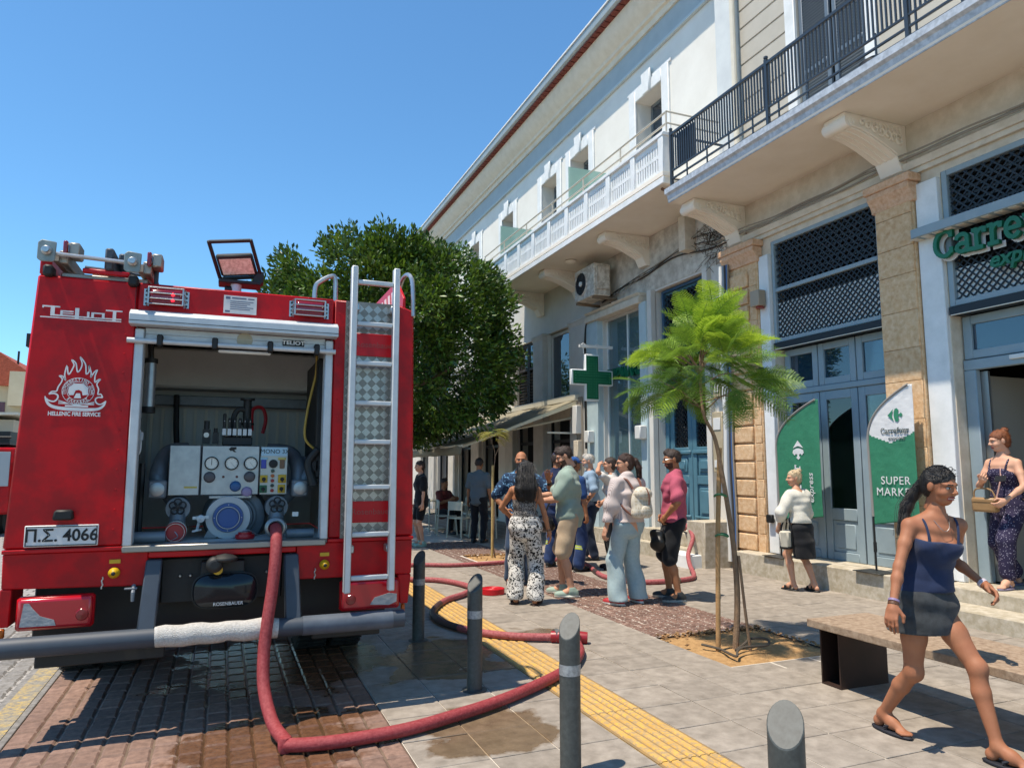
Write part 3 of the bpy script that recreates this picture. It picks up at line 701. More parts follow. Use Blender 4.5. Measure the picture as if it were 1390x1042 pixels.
for y, h in ((12.75, .75), (12.92, .55), (13.05, .5)): b.box(PXG+.045, PXG+.049, y-.05, y+.05, 2.35, 2.35+h).box(PXG+.045, PXG+.049, y-.025, y+.025, 2.35+h, 2.5+h)
b.tube([(PXG+.046, 12.78+.12*math.cos(a), 3.2+.15*math.sin(a)) for a in np.linspace(0, 6.3, 16)], .008, 4)
b.build('bottle_picture', mat('poster bottles', '#6e5d5c', .8), po, smooth=False)
b = MB()
for _ in range(120):
    y, z = random.uniform(12.52, 13.3), random.uniform(2.07, 2.42); r = random.uniform(.03, .06); a = random.uniform(0, 6)
    b.add([(PXG+.044-random.random()*.002, y+r*math.cos(a+q), z+r*.5*math.sin(a+q)) for q in (0, 2.1, 4.2)], [(0, 1, 2)])
b.build('leaf_picture', mat('poster leaves', '#4d6a2f', .8, isl=.4), po, smooth=False)
text('shop_lettering', 'ΦΑΡΜΑΚΕΙΟ', M_green, LB, (PXG-.03, 12.97, 3.58), (0,-1,0), (0,0,1), size=.30, bold=.012, ext=.02)
g = MB()                                                        # pink flower garland in the window
for k in range(150):
    t = k/150; a = R(180*t); cy, cz = 12.5 - .55*math.cos(a)*.9, 1.35 + .62*math.sin(a); r = random.uniform(.03, .06)
    c = Vector((PXG+.2+random.uniform(-.06,.06), cy+random.gauss(0,.05), cz+random.gauss(0,.05))); d = Vector((random.gauss(0,1), random.gauss(0,1), random.gauss(0,1))).normalized()
    e = d.orthogonal().normalized()*r; f_ = d.cross(e)
    g.add([c+e, c+f_, c-e, c-f_], [(0,1,2,3)])
tag(g.build('flower_garland', mat('magenta petals', '#a03070', .7, isl=.4), LB, smooth=False), kind='stuff')
MB().box(8.3, 8.8, 12.2, 13.7, .4, 1.1).build('window_display', M_intw, LB, bevel=.01)
for y, z in ((14.1, 2.25), (11.98, 2.25)):
    MB().box(7.44, 7.6, y-.1, y+.1, z-.12, z+.14).build('wall_lamp', M_pvc, LB, bevel=.015)
# steps to the blue door
MB().box(7.2, 7.75, 9.98, 11.84, -.02, .24).build('step', M_plat, LB, bevel=.01)
MB().box(7.4, 7.75, 9.98, 11.83, .24, .46).build('step', M_plat, LB, bevel=.01)
MB().box(6.86, 7.2, 9.6, 10.3, -.02, .2).build('step', M_trim, LB, bevel=.01)
MB().box(7.1, 7.75, 9.5, 9.975, -.02, .72).build('step_cheek', M_plat, LB, bevel=.01)
# meters, pipes and cables between the two fronts
for (y0, y1, z0, z1, x) in ((9.62, 9.88, 1.5, 2.5, 7.6), (9.66, 9.86, 2.75, 3.3, 7.62)):
    bx_ = MB().box(x, XW, y0, y1, z0, z1).build('meter_box', mat('meter box', '#b5a78c', .7, var=('#a39578', 5)), LB, bevel=.01)
    MB().box(x-.012, x, y0+.04, y1-.04, z0+.08, z0+.2).box(x-.012, x, y0+.04, y1-.04, z1-.3, z1-.1).build('label_plate', M_pvc, bx_, bevel=.003)
for y, r, m_ in ((9.50, .05, M_pvc), (9.44, .03, mat('pipe grey', '#7f8790', .5)), (9.4, .018, M_cable), (9.36, .014, mat('pipe blue', '#4a6a9a', .5)), (9.33, .012, M_cablel)):
    MB().tube([(7.58, y + .015*math.sin(z*3+y*9), z) for z in np.arange(.1, 4.9, .2)], r, 8).build('pipe', m_, LB)
for k in range(5):
    pts = [(7.72-.02*k, y, 5.35 + .16*k*.3 + (.12+.03*k)*math.sin((y-9.4)*.9+k*.4) + .04*math.sin(y*3+k)) for y in np.arange(9.4, 13.9, .15)]
    MB().tube(pts, .014 if k == 0 else .008, 6).build('wall_cable', M_cable if k < 3 else M_cablel, LB)
MB().tube(smooth_path([(7.66, 13.3, 5.12), (7.64, 13.7, 5.0), (7.6, 14.25, 4.9), (7.58, 14.36, 4.4), (7.58, 14.38, 3.2), (7.58, 14.37, 2.0)]), .022, 8).build('wall_cable', M_black, LB)
for q in range(4): MB().tube([(7.58, 14.55+.08*q, z) for z in np.arange(.2, 3.3, .25)], .018, 6).build('pipe', M_cablel, LB)
MB().box(7.46, 7.62, 14.6, 14.82, 2.35, 3.0).build('meter_box', M_pvc, LB, bevel=.01); MB().box(7.48, 7.62, 14.58, 14.8, 1.75, 2.2).build('meter_box', M_beige, LB, bevel=.01)
MB().box(7.5, XW, 10.35, 10.55, 5.45, 6.1).build('junction_box', M_beige, LB, bevel=.008)
g = MB()
for _ in range(150):
    y, z = random.gauss(9.75, .25), random.gauss(5.45, .2); a = Vector((random.gauss(0,1), random.gauss(0,1), random.gauss(0,1))).normalized()
    c = Vector((7.66, y, z)); g.bar(c, c + a*random.uniform(.08, .3), .006)
tag(g.build('dry_twigs', mat('dry twigs', '#4a4034', .9), LB, smooth=False), kind='stuff')
# white balcony
WZ, WX, Y0, Y1 = 6.17, 6.45, 9.42, 18.3
b = MB(); b.box(WX, XW, Y0, Y1, WZ, WZ+.12).box(WX-.03, WX+.16, Y0-.02, Y1+.02, WZ+.12, WZ+.19)
wb = b.build('balcony_slab', M_beige2, LB)
MB().box(WX-.035, WX-.0, Y0-.03, Y1+.03, WZ-.01, WZ+.10).build('edge_moulding', M_trim, wb, bevel=.006)
zp0, zp1 = WZ+.19, 6.98; npan = 10; dy = (Y1 - Y0 - .14) / npan
MB().box(WX-.02, WX+.16, Y0-.02, Y1+.02, zp1, zp1+.07).build('parapet_cap', M_trim, wb, bevel=.008)
for k in range(npan + 1):
    y = Y0 + k*dy; MB().box(WX-.01, WX+.14, y, y+.14, zp0, zp1).build('parapet_post', M_trim, wb, bevel=.006)
b = MB(); pw = dy - .14
b.box(0, .07, 0, pw, 0, .09).box(0, .07, 0, pw, zp1-zp0-.09, zp1-zp0).box(0, .07, 0, pw, .30, .36)
ns = 9
for i in range(ns + 1):
    yy = i * (pw - .05) / ns; b.box(.002, .068, yy, yy+.05, .09, .30).box(.002, .068, yy, yy+.05, .36, zp1-zp0-.09)
pn = b.build('slotted_panel', M_trim, wb, smooth=False); pn.location = (WX+.03-7.7, Y0+.14-16, zp0)
for v in pn.data.vertices: v.co += Vector((7.7, 16, 0))
for k in range(1, npan): inst(pn, wb, (WX+.03-7.7, Y0+.14+dy*k-16, zp0))
b = MB()
for z in (7.22, 7.42): b.tube([(WX+.1, Y1, z), (WX+.1, Y0+.02, z), (XW, Y0+.02, z)], .018, 8)
for k in range(7): b.tube([(WX+.1, Y0+.04+(Y1-Y0-.06)*k/6, zp1+.07), (WX+.1, Y0+.04+(Y1-Y0-.06)*k/6, 7.42)], .016, 8)
b.build('hand_rail', mat('rail cream', '#b8b2a4', .5), wb)
for y in (13.3, 17.4):
    MB().box(WX+.22, XW, y, y+.012, WZ+.3, 8.05).build('glass_divider', M_glassg, wb, smooth=False)
for y in (17.1, 14.86, 12.0): corbel(LB, y, .28, XW, 6.72, WZ, 5.58, M_beige2)
tag(MB().tube([(7.55, 10.0, WZ-.03), (6.5, 9.55, WZ-.05)], .025, 8).build('drain_pipe', mat('rust', '#6b4a34', .9), LB))
MB().lathe([(.0, 0), (.12, -.005), (.14, -.03), (.1, -.06), (0, -.07)], (7.0, 13.9, WZ-.01), n=16).build('ceiling_lamp', M_beige2, LB)
# upper storey with windows
wins = [11.75, 14.8, 16.55, 19.55, 22.6, 25.6, 28.6, 31.6]
b = MB(); wall_open(b, XW, XW+.45, 9.43, 40, 6.2, 10.62, [(c-.48, c+.48, 6.31, 9.18) for c in wins]); b.build('upper_wall', M_white, LB)
for c in wins:
    s = MB(); s.box(XW-.05, XW+.02, c-.73, c-.48, 6.31, 9.43).box(XW-.05, XW+.02, c+.48, c+.73, 6.31, 9.43).box(XW-.05, XW+.02, c-.48, c+.48, 9.18, 9.43)
    su = s.build('window_surround', M_trim, LB, bevel=.012)
    MB().prism([(c-.12, 9.15), (c+.12, 9.15), (c+.17, 9.62), (c-.17, 9.62)], 'x', XW-.10, XW-.04).build('keystone', M_trim, su, bevel=.015)
    MB().box(XW-.03, XW+.03, c-.8, c+.8, 9.43, 9.5).build('window_head', M_trim, su, bevel=.01)
    f = framed(LB, 'window', XW+.34, c-.48, c+.48, 6.31, 9.18, .07, mat('window frame dark', '#6d777d', .5), .05, bars=(7.5,), vbars=(c,)); pane(f, XW+.36, c-.41, c+.41, 6.38, 9.11, M_glassb)
MB().box(XW+.75, XW+.8, 9.5, 40, 6.2, 10.5).build('inner_wall', M_intw, LB)
# cornice
MB().box(XW-.03, XW+.2, 9.05, 40, 9.97, 10.62).build('frieze', M_frieze, LB)
MB().box(XW-.07, XW, 9.05, 40, 9.9, 9.968).build('frieze_moulding', mat('frieze light', '#b4c2c6', .8), LB, bevel=.01)
prof = [(XW, 10.45), (XW-.08, 10.45), (XW-.10, 10.56), (XW-.16, 10.58), (XW-.18, 10.64), (XW-.27, 10.72), (XW-.36, 10.83), (XW-.42, 10.96), (XW-.44, 11.05), (XW+.3, 11.05), (XW+.3, 10.63), (XW, 10.63)]
MB().prism(prof, 'y', 9.04, 40).build('cornice', M_cream, LB, sharp=25)
b = MB()
for k in range(150): b.prism([(XW-.58+.0, 11.05), (XW-.58, 11.09), (XW+.3, 11.12), (XW+.3, 11.05)], 'y', 9.03+.205*k, 9.03+.205*k+.17)
b.build('tile_edge', M_tile, LB, smooth=False)
MB().prism([(XW-.56, 11.10), (XW-.64, 11.13), (XW-.66, 11.26), (XW-.63, 11.29), (XW-.5, 11.29), (XW-.5, 11.12)], 'y', 9.0, 40).build('gutter', mat('gutter', '#a7b3b7', .5, var=('#98a4a8', 3)), LB)
MB().box(XW-.68, XW-.6, 9.0, 40, 11.292, 11.33).build('gutter_lip', M_trim, LB); MB().prism([(XW-.5, 11.3), (XW+4, 13.0), (XW+4, 11.3)], 'y', 9.0, 40).build('roof', M_tile, LB)
# air conditioner
AC = thing('air_conditioner', 'grimy white air conditioner hung under the white balcony', 'air conditioner', (7.4, 13.55, 5.2))
b = MB(); b.box(7.15, 7.55, 13.1, 14.0, 5.22, 5.92); b.build('casing', mat('grimy white', '#d8d2c6', .6, var=('#c8c0b2', 4), var2=('#a99f90', 11, 5)), AC, bevel=.02, seg=2)
MB().lathe([(.27, 0), (.27, .02), (.25, .025), (.25, .004)], (7.15, 13.68, 5.58), '-x', 28, cap=False).build('fan_ring', MATS['grimy white'], AC)
b = MB()
for k in range(5): b.tube([(7.135, 13.68+(.05+.045*k)*math.cos(a), 5.58+(.05+.045*k)*math.sin(a)) for a in np.linspace(0, 2*math.pi, 28, endpoint=False)], .005, 5, closed=True)
for k in range(8): b.bar((7.13, 13.68, 5.58), (7.13, 13.68+.26*math.cos(k*.785), 5.58+.26*math.sin(k*.785)), .007)
b.build('fan_grille', M_dark, AC)
MB().lathe([(.0, .001), (.245, .001), (.245, .004)], (7.15, 13.68, 5.58), '-x', 28).build('fan_shadow', mat('fan dark', '#3a3a3a', .8), AC)
MB().lathe([(.06, 0), (.05, .03), (0, .035)], (7.14, 13.68, 5.58), '-x', 16).build('fan_hub', M_pvc, AC)
MB().box(7.2, 7.5, 13.06, 13.1, 5.35, 5.85).build('side_cover', MATS['grimy white'], AC, bevel=.01)
b = MB(); b.box(7.15, 7.75, 13.15, 13.2, 5.16, 5.21).box(7.15, 7.75, 13.9, 13.95, 5.16, 5.21); b.build('bracket', mat('rusty steel', '#7d6a55', .8), AC)
# pharmacy cross
CR = thing('pharmacy_cross_sign', 'green cross sign with white rim hanging from a white arm', 'sign', (7.2, 13.4, 3.0))
def plus(c, h, w): return [(c[0]+a*h, c[1]+b_*h) for a, b_ in ((-w,-1),(w,-1),(w,-w),(1,-w),(1,w),(w,w),(w,1),(-w,1),(-w,w),(-1,w),(-1,-w),(-w,-w))]
cc = (7.22, 3.48); MB().prism(plus(cc, .50, .33), 'y', 13.36, 13.45).build('casing', M_trim, CR, bevel=.012)
MB().prism(plus(cc, .46, .30), 'y', 13.345, 13.358).build('green_face', mat('cross green', '#0d5a38', .35), CR, smooth=False)
b = MB()
def dots(pl, step):
    for i in range(len(pl)):
        p, q = Vector(pl[i]), Vector(pl[(i+1) % len(pl)]); n = max(1, int((q-p).length/step))
        for k in range(n):
            c = p + (q-p)*k/n; b.box(c.x-.008, c.x+.008, 13.338, 13.346, c.y-.008, c.y+.008)
dots(plus(cc, .40, .22), .045); dots(plus(cc, .30, .12), .045)
tag(b.build('lamp_dots', mat('cross dots', '#4f9a78', .4), CR, smooth=False), kind='stuff')
b = MB(); b.box(6.95, 7.75, 13.40, 13.46, 4.13, 4.19)
for x in (7.05, 7.38): b.tube([(x, 13.43, 4.0), (x, 13.43, 4.13)], .012, 6).tube([(x+.05*math.cos(a), 13.43, 4.17+.05*math.sin(a)) for a in np.linspace(0, 6.2, 12)], .01, 5)
b.build('hanging_arm', M_pvc, CR)
# ================= awning
AW = thing('awning', 'grey-beige cafe awning sloping down from the long building', 'awning', (6.2, 17.5, 2.0))
n = 24; vs = []; Ya, Yb = 14.8, 24.5
for j in range(n + 1):
    for i in range(9):
        t = i/8; x = 7.66 - (7.66-4.77)*t; y = Ya + (Yb-Ya)*j/n
        z = 3.19 - (3.19-2.06)*t - .05*math.sin(math.pi*t) + .02*math.sin(j*1.7+t*3)
        vs.append((x, y, z))
fs = [(j*9+i, (j+1)*9+i, (j+1)*9+i+1, j*9+i+1) for j in range(n) for i in range(8)]
o = MB().add(vs, fs).build('canvas', mat('awning canvas', '#8d8672', .9, var=('#7c7562', 2), bump=(200, .2)), AW, sharp=180)
sd = o.modifiers.new('thick', 'SOLIDIFY'); sd.thickness = .008
vs = []
for j in range(n*2 + 1):
    y = Ya + (Yb-Ya)*j/n/2
    for z in (2.055, 1.95, 1.85 + .008*math.sin(j*1.1)): vs.append((4.76+.012*math.sin(j*.9+z*20), y, z))
o = MB().add(vs, [(j*3+i, (j+1)*3+i, (j+1)*3+i+1, j*3+i+1) for j in range(n*2) for i in range(2)]).build('valance', MATS['awning canvas'], AW, sharp=180)
sd = o.modifiers.new('thick', 'SOLIDIFY'); sd.thickness = .006
MB().tube([(4.78, Ya-.03, 2.05), (4.78, Yb, 2.05)], .03, 8).build('front_bar', mat('awning bar', '#c9c2ae', .5), AW)
MB().prism([(7.66, 3.16), (4.8, 2.03), (4.8, 2.0), (7.66, 3.05)], 'y', Ya-.01, Ya+.01).build('side_hem', mat('awning hem', '#cfc5a8', .8), AW, smooth=False)
for y in (15.1, 18.4, 21.8):
    MB().tube([(7.62, y, 2.75), (6.2, y+.4, 2.45), (4.8, y, 2.04)], .025, 8).build('folding_arm', MATS['awning bar'], AW)
MB().box(7.5, 7.7, Ya-.05, Yb, 3.12, 3.28).build('cassette', MATS['awning bar'], AW, bevel=.02)
# second small awning edge and sign over the cafe door
MB().box(6.9, 7.6, 14.95, 15.0, 2.36, 2.4).build('cafe_blind', M_cream, LB)
# ------------------------------------------------------------------ fire engine
FT = thing('fire_engine', 'red fire engine seen from behind with open pump bay and ladder', 'fire engine', (.05, 7.5, 0))
M_red = mat('engine red', '#c10f18', .38, coat=0., spec=.22, var=('#b20c15', 1.5), var2=('#9a1419', 5, 6), bump=(3, .05, .02))
M_redl = mat('engine red plastic', '#b60a16', .35, coat=0., spec=.3)
M_alu = mat('aluminium', '#b9bcbd', .32, metal=.85, var=('#9ea2a4', 12), bump=(120, .1))
M_aluw = mat('aluminium satin', '#c3c7c8', .5, metal=.25, var=('#b0b4b6', 10))
M_chas = mat('chassis black', '#15161a', .6, var=('#23231f', 8))
M_strut = mat('strut grey', '#3d4650', .55, var=('#353c45', 7))
M_tyre = mat('tyre', '#191817', .85, var=('#2b2824', 9), bump=(60, .5))
M_bay = mat('bay grey', '#c6c6c2', .75, var=('#b5b5b0', 3), bump=(20, .2))
M_cast = mat('cast grey', '#7a8086', .5, metal=.3, var=('#666c72', 9))
M_ss = mat('brushed steel', '#a5a8aa', .38, metal=.75, var=('#8e9295', 14))
M_wht = mat('decal white', '#d9d6d2', .5)
M_lamp = mat('lamp red', '#7d0a18', .15, coat=.6)
M_tail = mat('tail red', '#b01020', .2, coat=.5)
M_torn = mat('tape grey', '#a8a5a3', .7, var=('#8e8b89', 12), bump=(40, .5))
def part(name, b, m, par=FT, **k): return b.build(name, m, par, **k)
YR = 5.0
# lower width, upper width of the shell
xl = lambda z: -1.16 + .07 * (z - 1.1) / 1.64
xr = lambda z: 1.262 - .02 * (z - 1.1) / 1.64
def rp(b, pts, y0=YR, y1=YR+.05): return b.prism(pts, 'y', y0, y1)
body = part('body', rp(MB(), [(xl(1.1), 1.1), (-.545, 1.1), (-.545, 2.45), (-.545, 2.74), (xl(2.74), 2.74)]), M_red, bevel=.012)
part('panel', rp(MB(), [(.675, 1.1), (xr(1.1), 1.1), (xr(2.7), 2.70), (1.15, 2.735), (.675, 2.74)]), M_red, body, bevel=.012)
part('panel', rp(MB(), [(-.543, 2.455), (.673, 2.455), (.673, 2.74), (-.543, 2.74)]), M_red, body, bevel=.008)
part('panel', rp(MB(), [(xl(2.74)+.004, 2.742), (-1.02, 2.742), (-1.025, 2.87), (xl(2.74)+.004, 2.87)], YR+.005, YR+1.6), M_red, body, bevel=.008)
b = MB(); b.prism([(xl(1.1)+.004, 1.0), (xl(1.1)+.045, 1.0), (xl(2.74)+.045, 2.735), (xl(2.74)+.004, 2.735)], 'y', YR+.052, 9.0)
b.prism([(xr(1.1)-.045, 1.0), (xr(1.1)-.004, 1.0), (xr(2.7)-.004, 2.70), (xr(2.7)-.045, 2.70)], 'y', YR+.052, 9.0)
b.box(xl(2.74)+.05, xr(2.7)-.05, YR+.052, 9.0, 2.66, 2.70).box(-1.1, 1.2, 8.95, 9.0, 1.0, 2.66)
part('body_side', b, M_red)
for s, x in ((-1, xl(1.8)-.004), (1, xr(1.8)+.004)):                # roller shutters down the flanks
    for k in range(2):
        y0 = 5.5 + 1.75*k; q = MB()
        for i in range(14): q.box(x-.012, x+.012, y0, y0+1.55, 1.15+.1*i, 1.15+.1*i+.094)
        part('side_shutter', q, M_aluw, bevel=.004)
# pump bay lining
b = MB(); b.box(-.62, -.58, YR+.06, 6.5, 1.1, 2.6).box(.72, .76, YR+.06, 6.5, 1.1, 2.6).box(-.58, .72, 6.46, 6.5, 1.1, 2.6).box(-.58, .72, YR+.06, 6.46, 2.56, 2.6).box(-.58, .72, YR+.02, 6.46, 1.04, 1.095)
bay = part('pump_bay', b, M_bay)
part('bay_beam', MB().box(-.57, .71, 6.30, 6.38, 2.07, 2.15), M_cast, bay, bevel=.006)
part('bay_tank', MB().box(-.57, .71, 6.2, 6.455, 2.2, 2.52), M_bay, bay, bevel=.02)
for k in range(46): part('insulation_rib', MB().box(-.56+.027*k, -.56+.027*k+.021, 6.44, 6.458, 1.5, 2.05), mat('pale lining', '#d0c8b8', .8), bay) if k % 3 == 0 else None
# frame of the roller shutter
part('shutter_frame', MB().box(-.545, -.492, YR-.03, YR+.08, 1.10, 2.44), M_aluw, bevel=.006)
part('shutter_frame', MB().box(.62, .672, YR-.03, YR+.08, 1.10, 2.44), M_aluw, bevel=.006)
part('shutter_sill', MB().box(-.545, .66, YR-.04, YR+.08, 1.06, 1.10), mat('sill metal', '#8f8c86', .4, metal=.7), bevel=.006)
hd = part('shutter_header', MB().prism([(YR-.11, 2.455), (YR, 2.455), (YR, 2.55), (YR-.07, 2.55), (YR-.11, 2.52)], 'x', -.575, .695), M_aluw, bevel=.004)
part('groove', MB().box(-.575, .695, YR-.113, YR-.1, 2.475, 2.479), M_strut, hd, smooth=False)
part('roller_shutter', MB().box(-.49, .62, YR-.005, YR+.03, 2.365, 2.452).box(-.49, .62, YR-.01, YR+.03, 2.41, 2.414), M_aluw, bevel=.003)
lb = part('lift_bar', MB().tube([(-.585, YR-.05, 2.36), (.685, YR-.05, 2.36)], .017, 12), M_aluw)
for x in (-.40, -.08, .26, .56): part('bar_clip', MB().box(x-.018, x+.018, YR-.075, YR-.012, 2.33, 2.405), M_black, lb, bevel=.008)
part('bay_light', MB().box(-.06, .27, YR+.02, YR+.06, 2.325, 2.345), mat('bay light', '#d9dedc', .4), bevel=.008)
part('header_badge', MB().box(.34, .48, YR-.012, YR-.006, 2.39, 2.43), M_black, smooth=False)
part('header_plate', MB().lathe([(0, 0), (.05, 0), (.05, .003), (0, .004)], (.1, YR-.006, 2.41), '-y', 16), mat('badge beige', '#a39b84', .5))
text('lettering', 'TELIOT', M_wht, FT, (.41, YR-.0135, 2.41), size=.036, bold=.001, ext=.0008, sx=1.25)
# warning lamps in cages
for x0 in (-.51, .375):
    x1 = x0 + .262; z0, z1 = 2.595, 2.70
    lm = part('warning_lamp', MB().box(x0+.04, x1-.04, YR-.06, YR, z0+.006, z1-.006), M_lamp, bevel=.015, seg=2)
    c = MB()
    for z in (z0, z0+.035, z0+.07, z1): c.tube([(x0+.015, YR-.005, z), (x0+.03, YR-.08, z), (x1-.03, YR-.08, z), (x1-.015, YR-.005, z)], .005, 6)
    for x in (x0+.032, x1-.032): c.tube([(x, YR-.08, z0), (x, YR-.08, z1)], .005, 6)
    c.box(x0, x0+.03, YR-.008, YR-.001, z0-.002, z1+.002).box(x1-.03, x1, YR-.008, YR-.001, z0-.002, z1+.002)
    part('cage', c, M_alu, lm)
    h = MB()
    for x in (x0+.015, x1-.015):
        for k in range(4): h.lathe([(0, 0), (.007, 0), (.007, .001)], (x, YR-.0095, z0+.012+.027*k), '-y', 8)
    part('bolt_hole', h, M_black, lm)
    if x0 < 0: part('lit_led', MB().lathe([(0, 0), (.011, 0), (0, .003)], (x0+.17, YR-.063, z0+.034), '-y', 10).lathe([(0, 0), (.011, 0), (0, .003)], (x0+.17, YR-.063, z0+.07), '-y', 10), mat('lit led', '#ff2030', .4, emit=('#ff1a2a', 2.5)), lm)
st = part('information_sticker', MB().box(-.04, .165, YR-.004, YR-.001, 2.585, 2.705), mat('sticker white', '#cfcac6', .6), smooth=False)
q = MB().box(-.028, .0, YR-.0055, YR-.0042, 2.68, 2.697).box(.01, .1, YR-.0055, YR-.0042, 2.684, 2.694).box(.11, .15, YR-.0055, YR-.0042, 2.684, 2.692)
for k in range(5): q.box(0, .145-.02*(k % 3), YR-.0055, YR-.0042, 2.664-.013*k, 2.669-.013*k)
q.box(-.03, .0, YR-.0055, YR-.0042, 2.592, 2.604)
part('print', q, mat('sticker ink', '#5a6076', .7), st, smooth=False)
# maker's name in block strokes
def U(u): return -1.06 + (40 + .1295*u - 56) * .00398
def V(v): return 2.545 - (320 + .1295*v - 415) * .0043
q = MB()
for u0, v0, u1, v1 in ((135,724,315,740),(135,724,150,752),(220,740,262,836),(220,818,470,834),(320,768,455,782),(320,782,345,820),(345,794,455,804),(470,732,512,852),(512,822,600,836),(595,766,620,836),(640,824,780,836),(640,768,780,782),(640,782,668,836),(752,782,780,836),(620,824,668,836),(790,728,968,742),(866,742,902,856),(780,822,960,834),(120,846,512,858),(512,846,960,858)):
    q.box(U(u0), U(u1), YR-.0035-.0003*random.random(), YR-.0008, V(v1), V(v0))
part('maker_lettering', q, M_wht, smooth=False)
# crest
def E_(u, v): return (-1.070 + .000451*u, 2.284 - .000458*v)
def stroke(b, pts, w, dep):
    P = [Vector((p[0], 0, p[1])) for p in (E_(*p) for p in pts)]
    n = len(P); ws = w if hasattr(w, '__len__') else [w]*n; L_, R_ = [], []
    for i in range(n):
        d = (P[min(i+1, n-1)] - P[max(i-1, 0)]).normalized(); nn = Vector((-d.z, 0, d.x)) * ws[i] / 2
        L_.append(P[i]+nn); R_.append(P[i]-nn)
    y = YR - dep; o = [(p.x, y, p.z) for p in L_ + R_]
    b.add(o, [(i, i+1, n+i+1, n+i) for i in range(n-1)])
def sm(pts, k=4): return [(p.x, p.y) for p in smooth_path([(a, c, 0) for a, c in pts], k)]
b = MB(); fl = sm([(185,595),(220,560),(270,555),(285,500),(320,430),(325,385),(290,350),(335,358),(365,410),(350,330),(370,210),(385,300),(402,325),(440,240),(450,190),(420,130),(470,170),(487,250),(500,290),(530,250),(545,170),(515,85),(580,170),(595,250),(602,315),(635,270),(625,190),(660,300),(655,355),(690,290),(730,250),(708,330),(710,420),(740,390),(775,375),(735,440),(760,510),(755,580),(790,575),(815,620)], 3)
stroke(b, fl, .0075, .003); stroke(b, sm([(185,595),(240,585),(285,605),(288,650),(250,690),(190,680),(160,655)]), .009, .0032)
bt = sm([(143,625),(165,690),(205,740),(280,770),(400,785),(520,788),(660,788),(770,775),(830,730),(857,665)]); nb = len(bt)
stroke(b, bt, [.004 + .016*math.sin(math.pi*i/(nb-1))**.6 for i in range(nb)], .0034)
stroke(b, sm([(815,620),(760,620),(730,650),(750,700),(800,712),(855,670)]), .008, .0036)
for r in (190, 132): stroke(b, [(522+r*math.cos(a), 545+r*.93*math.sin(a)) for a in np.linspace(0, 2*math.pi, 41)], .0028, .0038)
for pts in ([(415,580),(420,500),(470,455),(575,455),(625,500),(630,585),(585,590),(575,540),(530,515),(480,530),(462,590),(415,590)],):
    stroke(b, pts, .011, .004)
b.add([(E_(u, v)[0], YR-.0042, E_(u, v)[1]) for u, v in ((415,585),(420,500),(470,452),(575,452),(625,500),(632,585),(590,590),(570,528),(522,512),(475,528),(455,590))], [tuple(range(11))])
b.add([(E_(u, v)[0], YR-.0044, E_(u, v)[1]) for u, v in ((500,575),(545,575),(560,640),(475,640))], [(0,1,2,3)])
for k in range(6): stroke(b, [(300, 670+10*k), (520, 745-6*k)], .0022, .0030+.0001*k); stroke(b, [(720, 680+9*k), (500, 745-6*k)], .0022, .0037+.0001*k)
stroke(b, [(380,745),(650,745)], .010, .0045)
part('crest', b, M_wht, smooth=False)
def ring_text(txt, a0, a1, r, flip=False):
    for i, ch in enumerate(txt):
        if ch == ' ': continue
        a = R(a0 + (a1-a0)*i/(len(txt)-1)); cx, cz = E_(522+r*math.cos(a), 545-r*.93*math.sin(a))
        xd = Vector((math.sin(a), 0, -math.cos(a))); 
        if flip: xd = -xd
        yd = Vector((-xd.z, 0, xd.x))
        text('lettering', ch, M_wht, CRS, (cx, YR-.0045, cz), xd, yd, size=.024, ext=.0003, bold=.0006)
CRS = bpy.data.objects['crest']
ring_text('ΠΥΡΟΣΒΕΣΤΙΚΟ ΣΩΜΑ', 190, -12, 160); ring_text('ΕΛΛΑΔΑΣ', 228, 312, 162, True)
text('lettering', 'HELLENIC FIRE SERVICE', M_wht, FT, (E_(495, 852)[0], YR-.003, E_(495, 852)[1]), size=.033, ext=.0006, bold=.0012, sx=.80)
q = MB()
for z in np.arange(1.2, 2.7, .12): q.lathe([(0, 0), (.006, 0), (.004, .003)], (-.60, YR, z), '-y', 6).lathe([(0, 0), (.006, 0), (.004, .003)], (.715, YR, z), '-y', 6)
tag(part('rivets', q, M_red), kind='stuff')
part('panel_seam', MB().box(-.5585, -.5555, YR-.0012, YR, 2.46, 2.735), M_chas, smooth=False)
part('panel_seam', MB().box(-1.15, -.546, YR-.0134, YR-.0125, 1.0985, 1.1005), M_chas, smooth=False)
# number plate
pt = part('number_plate', MB().box(-1.055, -.675, YR-.014, YR-.002, 1.11, 1.235), mat('plate white', '#cdcbc8', .4), bevel=.008, seg=2)
k = MB().box(-1.048, -.682, YR-.0165, YR-.0145, 1.224, 1.229).box(-1.048, -.682, YR-.0165, YR-.0145, 1.116, 1.121).box(-1.048, -1.043, YR-.0165, YR-.0145, 1.121, 1.224).box(-.687, -.682, YR-.0165, YR-.0145, 1.121, 1.224)
part('plate_border', k, M_black, pt, smooth=False)
text('plate_lettering', 'Π.Σ. 4066', M_black, pt, (-.865, YR-.016, 1.172), size=.098, ext=.001, bold=.002, sx=.93)
part('plate_lamp', MB().prism([(-.915, 1.265), (-.805, 1.265), (-.815, 1.325), (-.905, 1.325)], 'y', YR-.06, YR), M_black, bevel=.01)
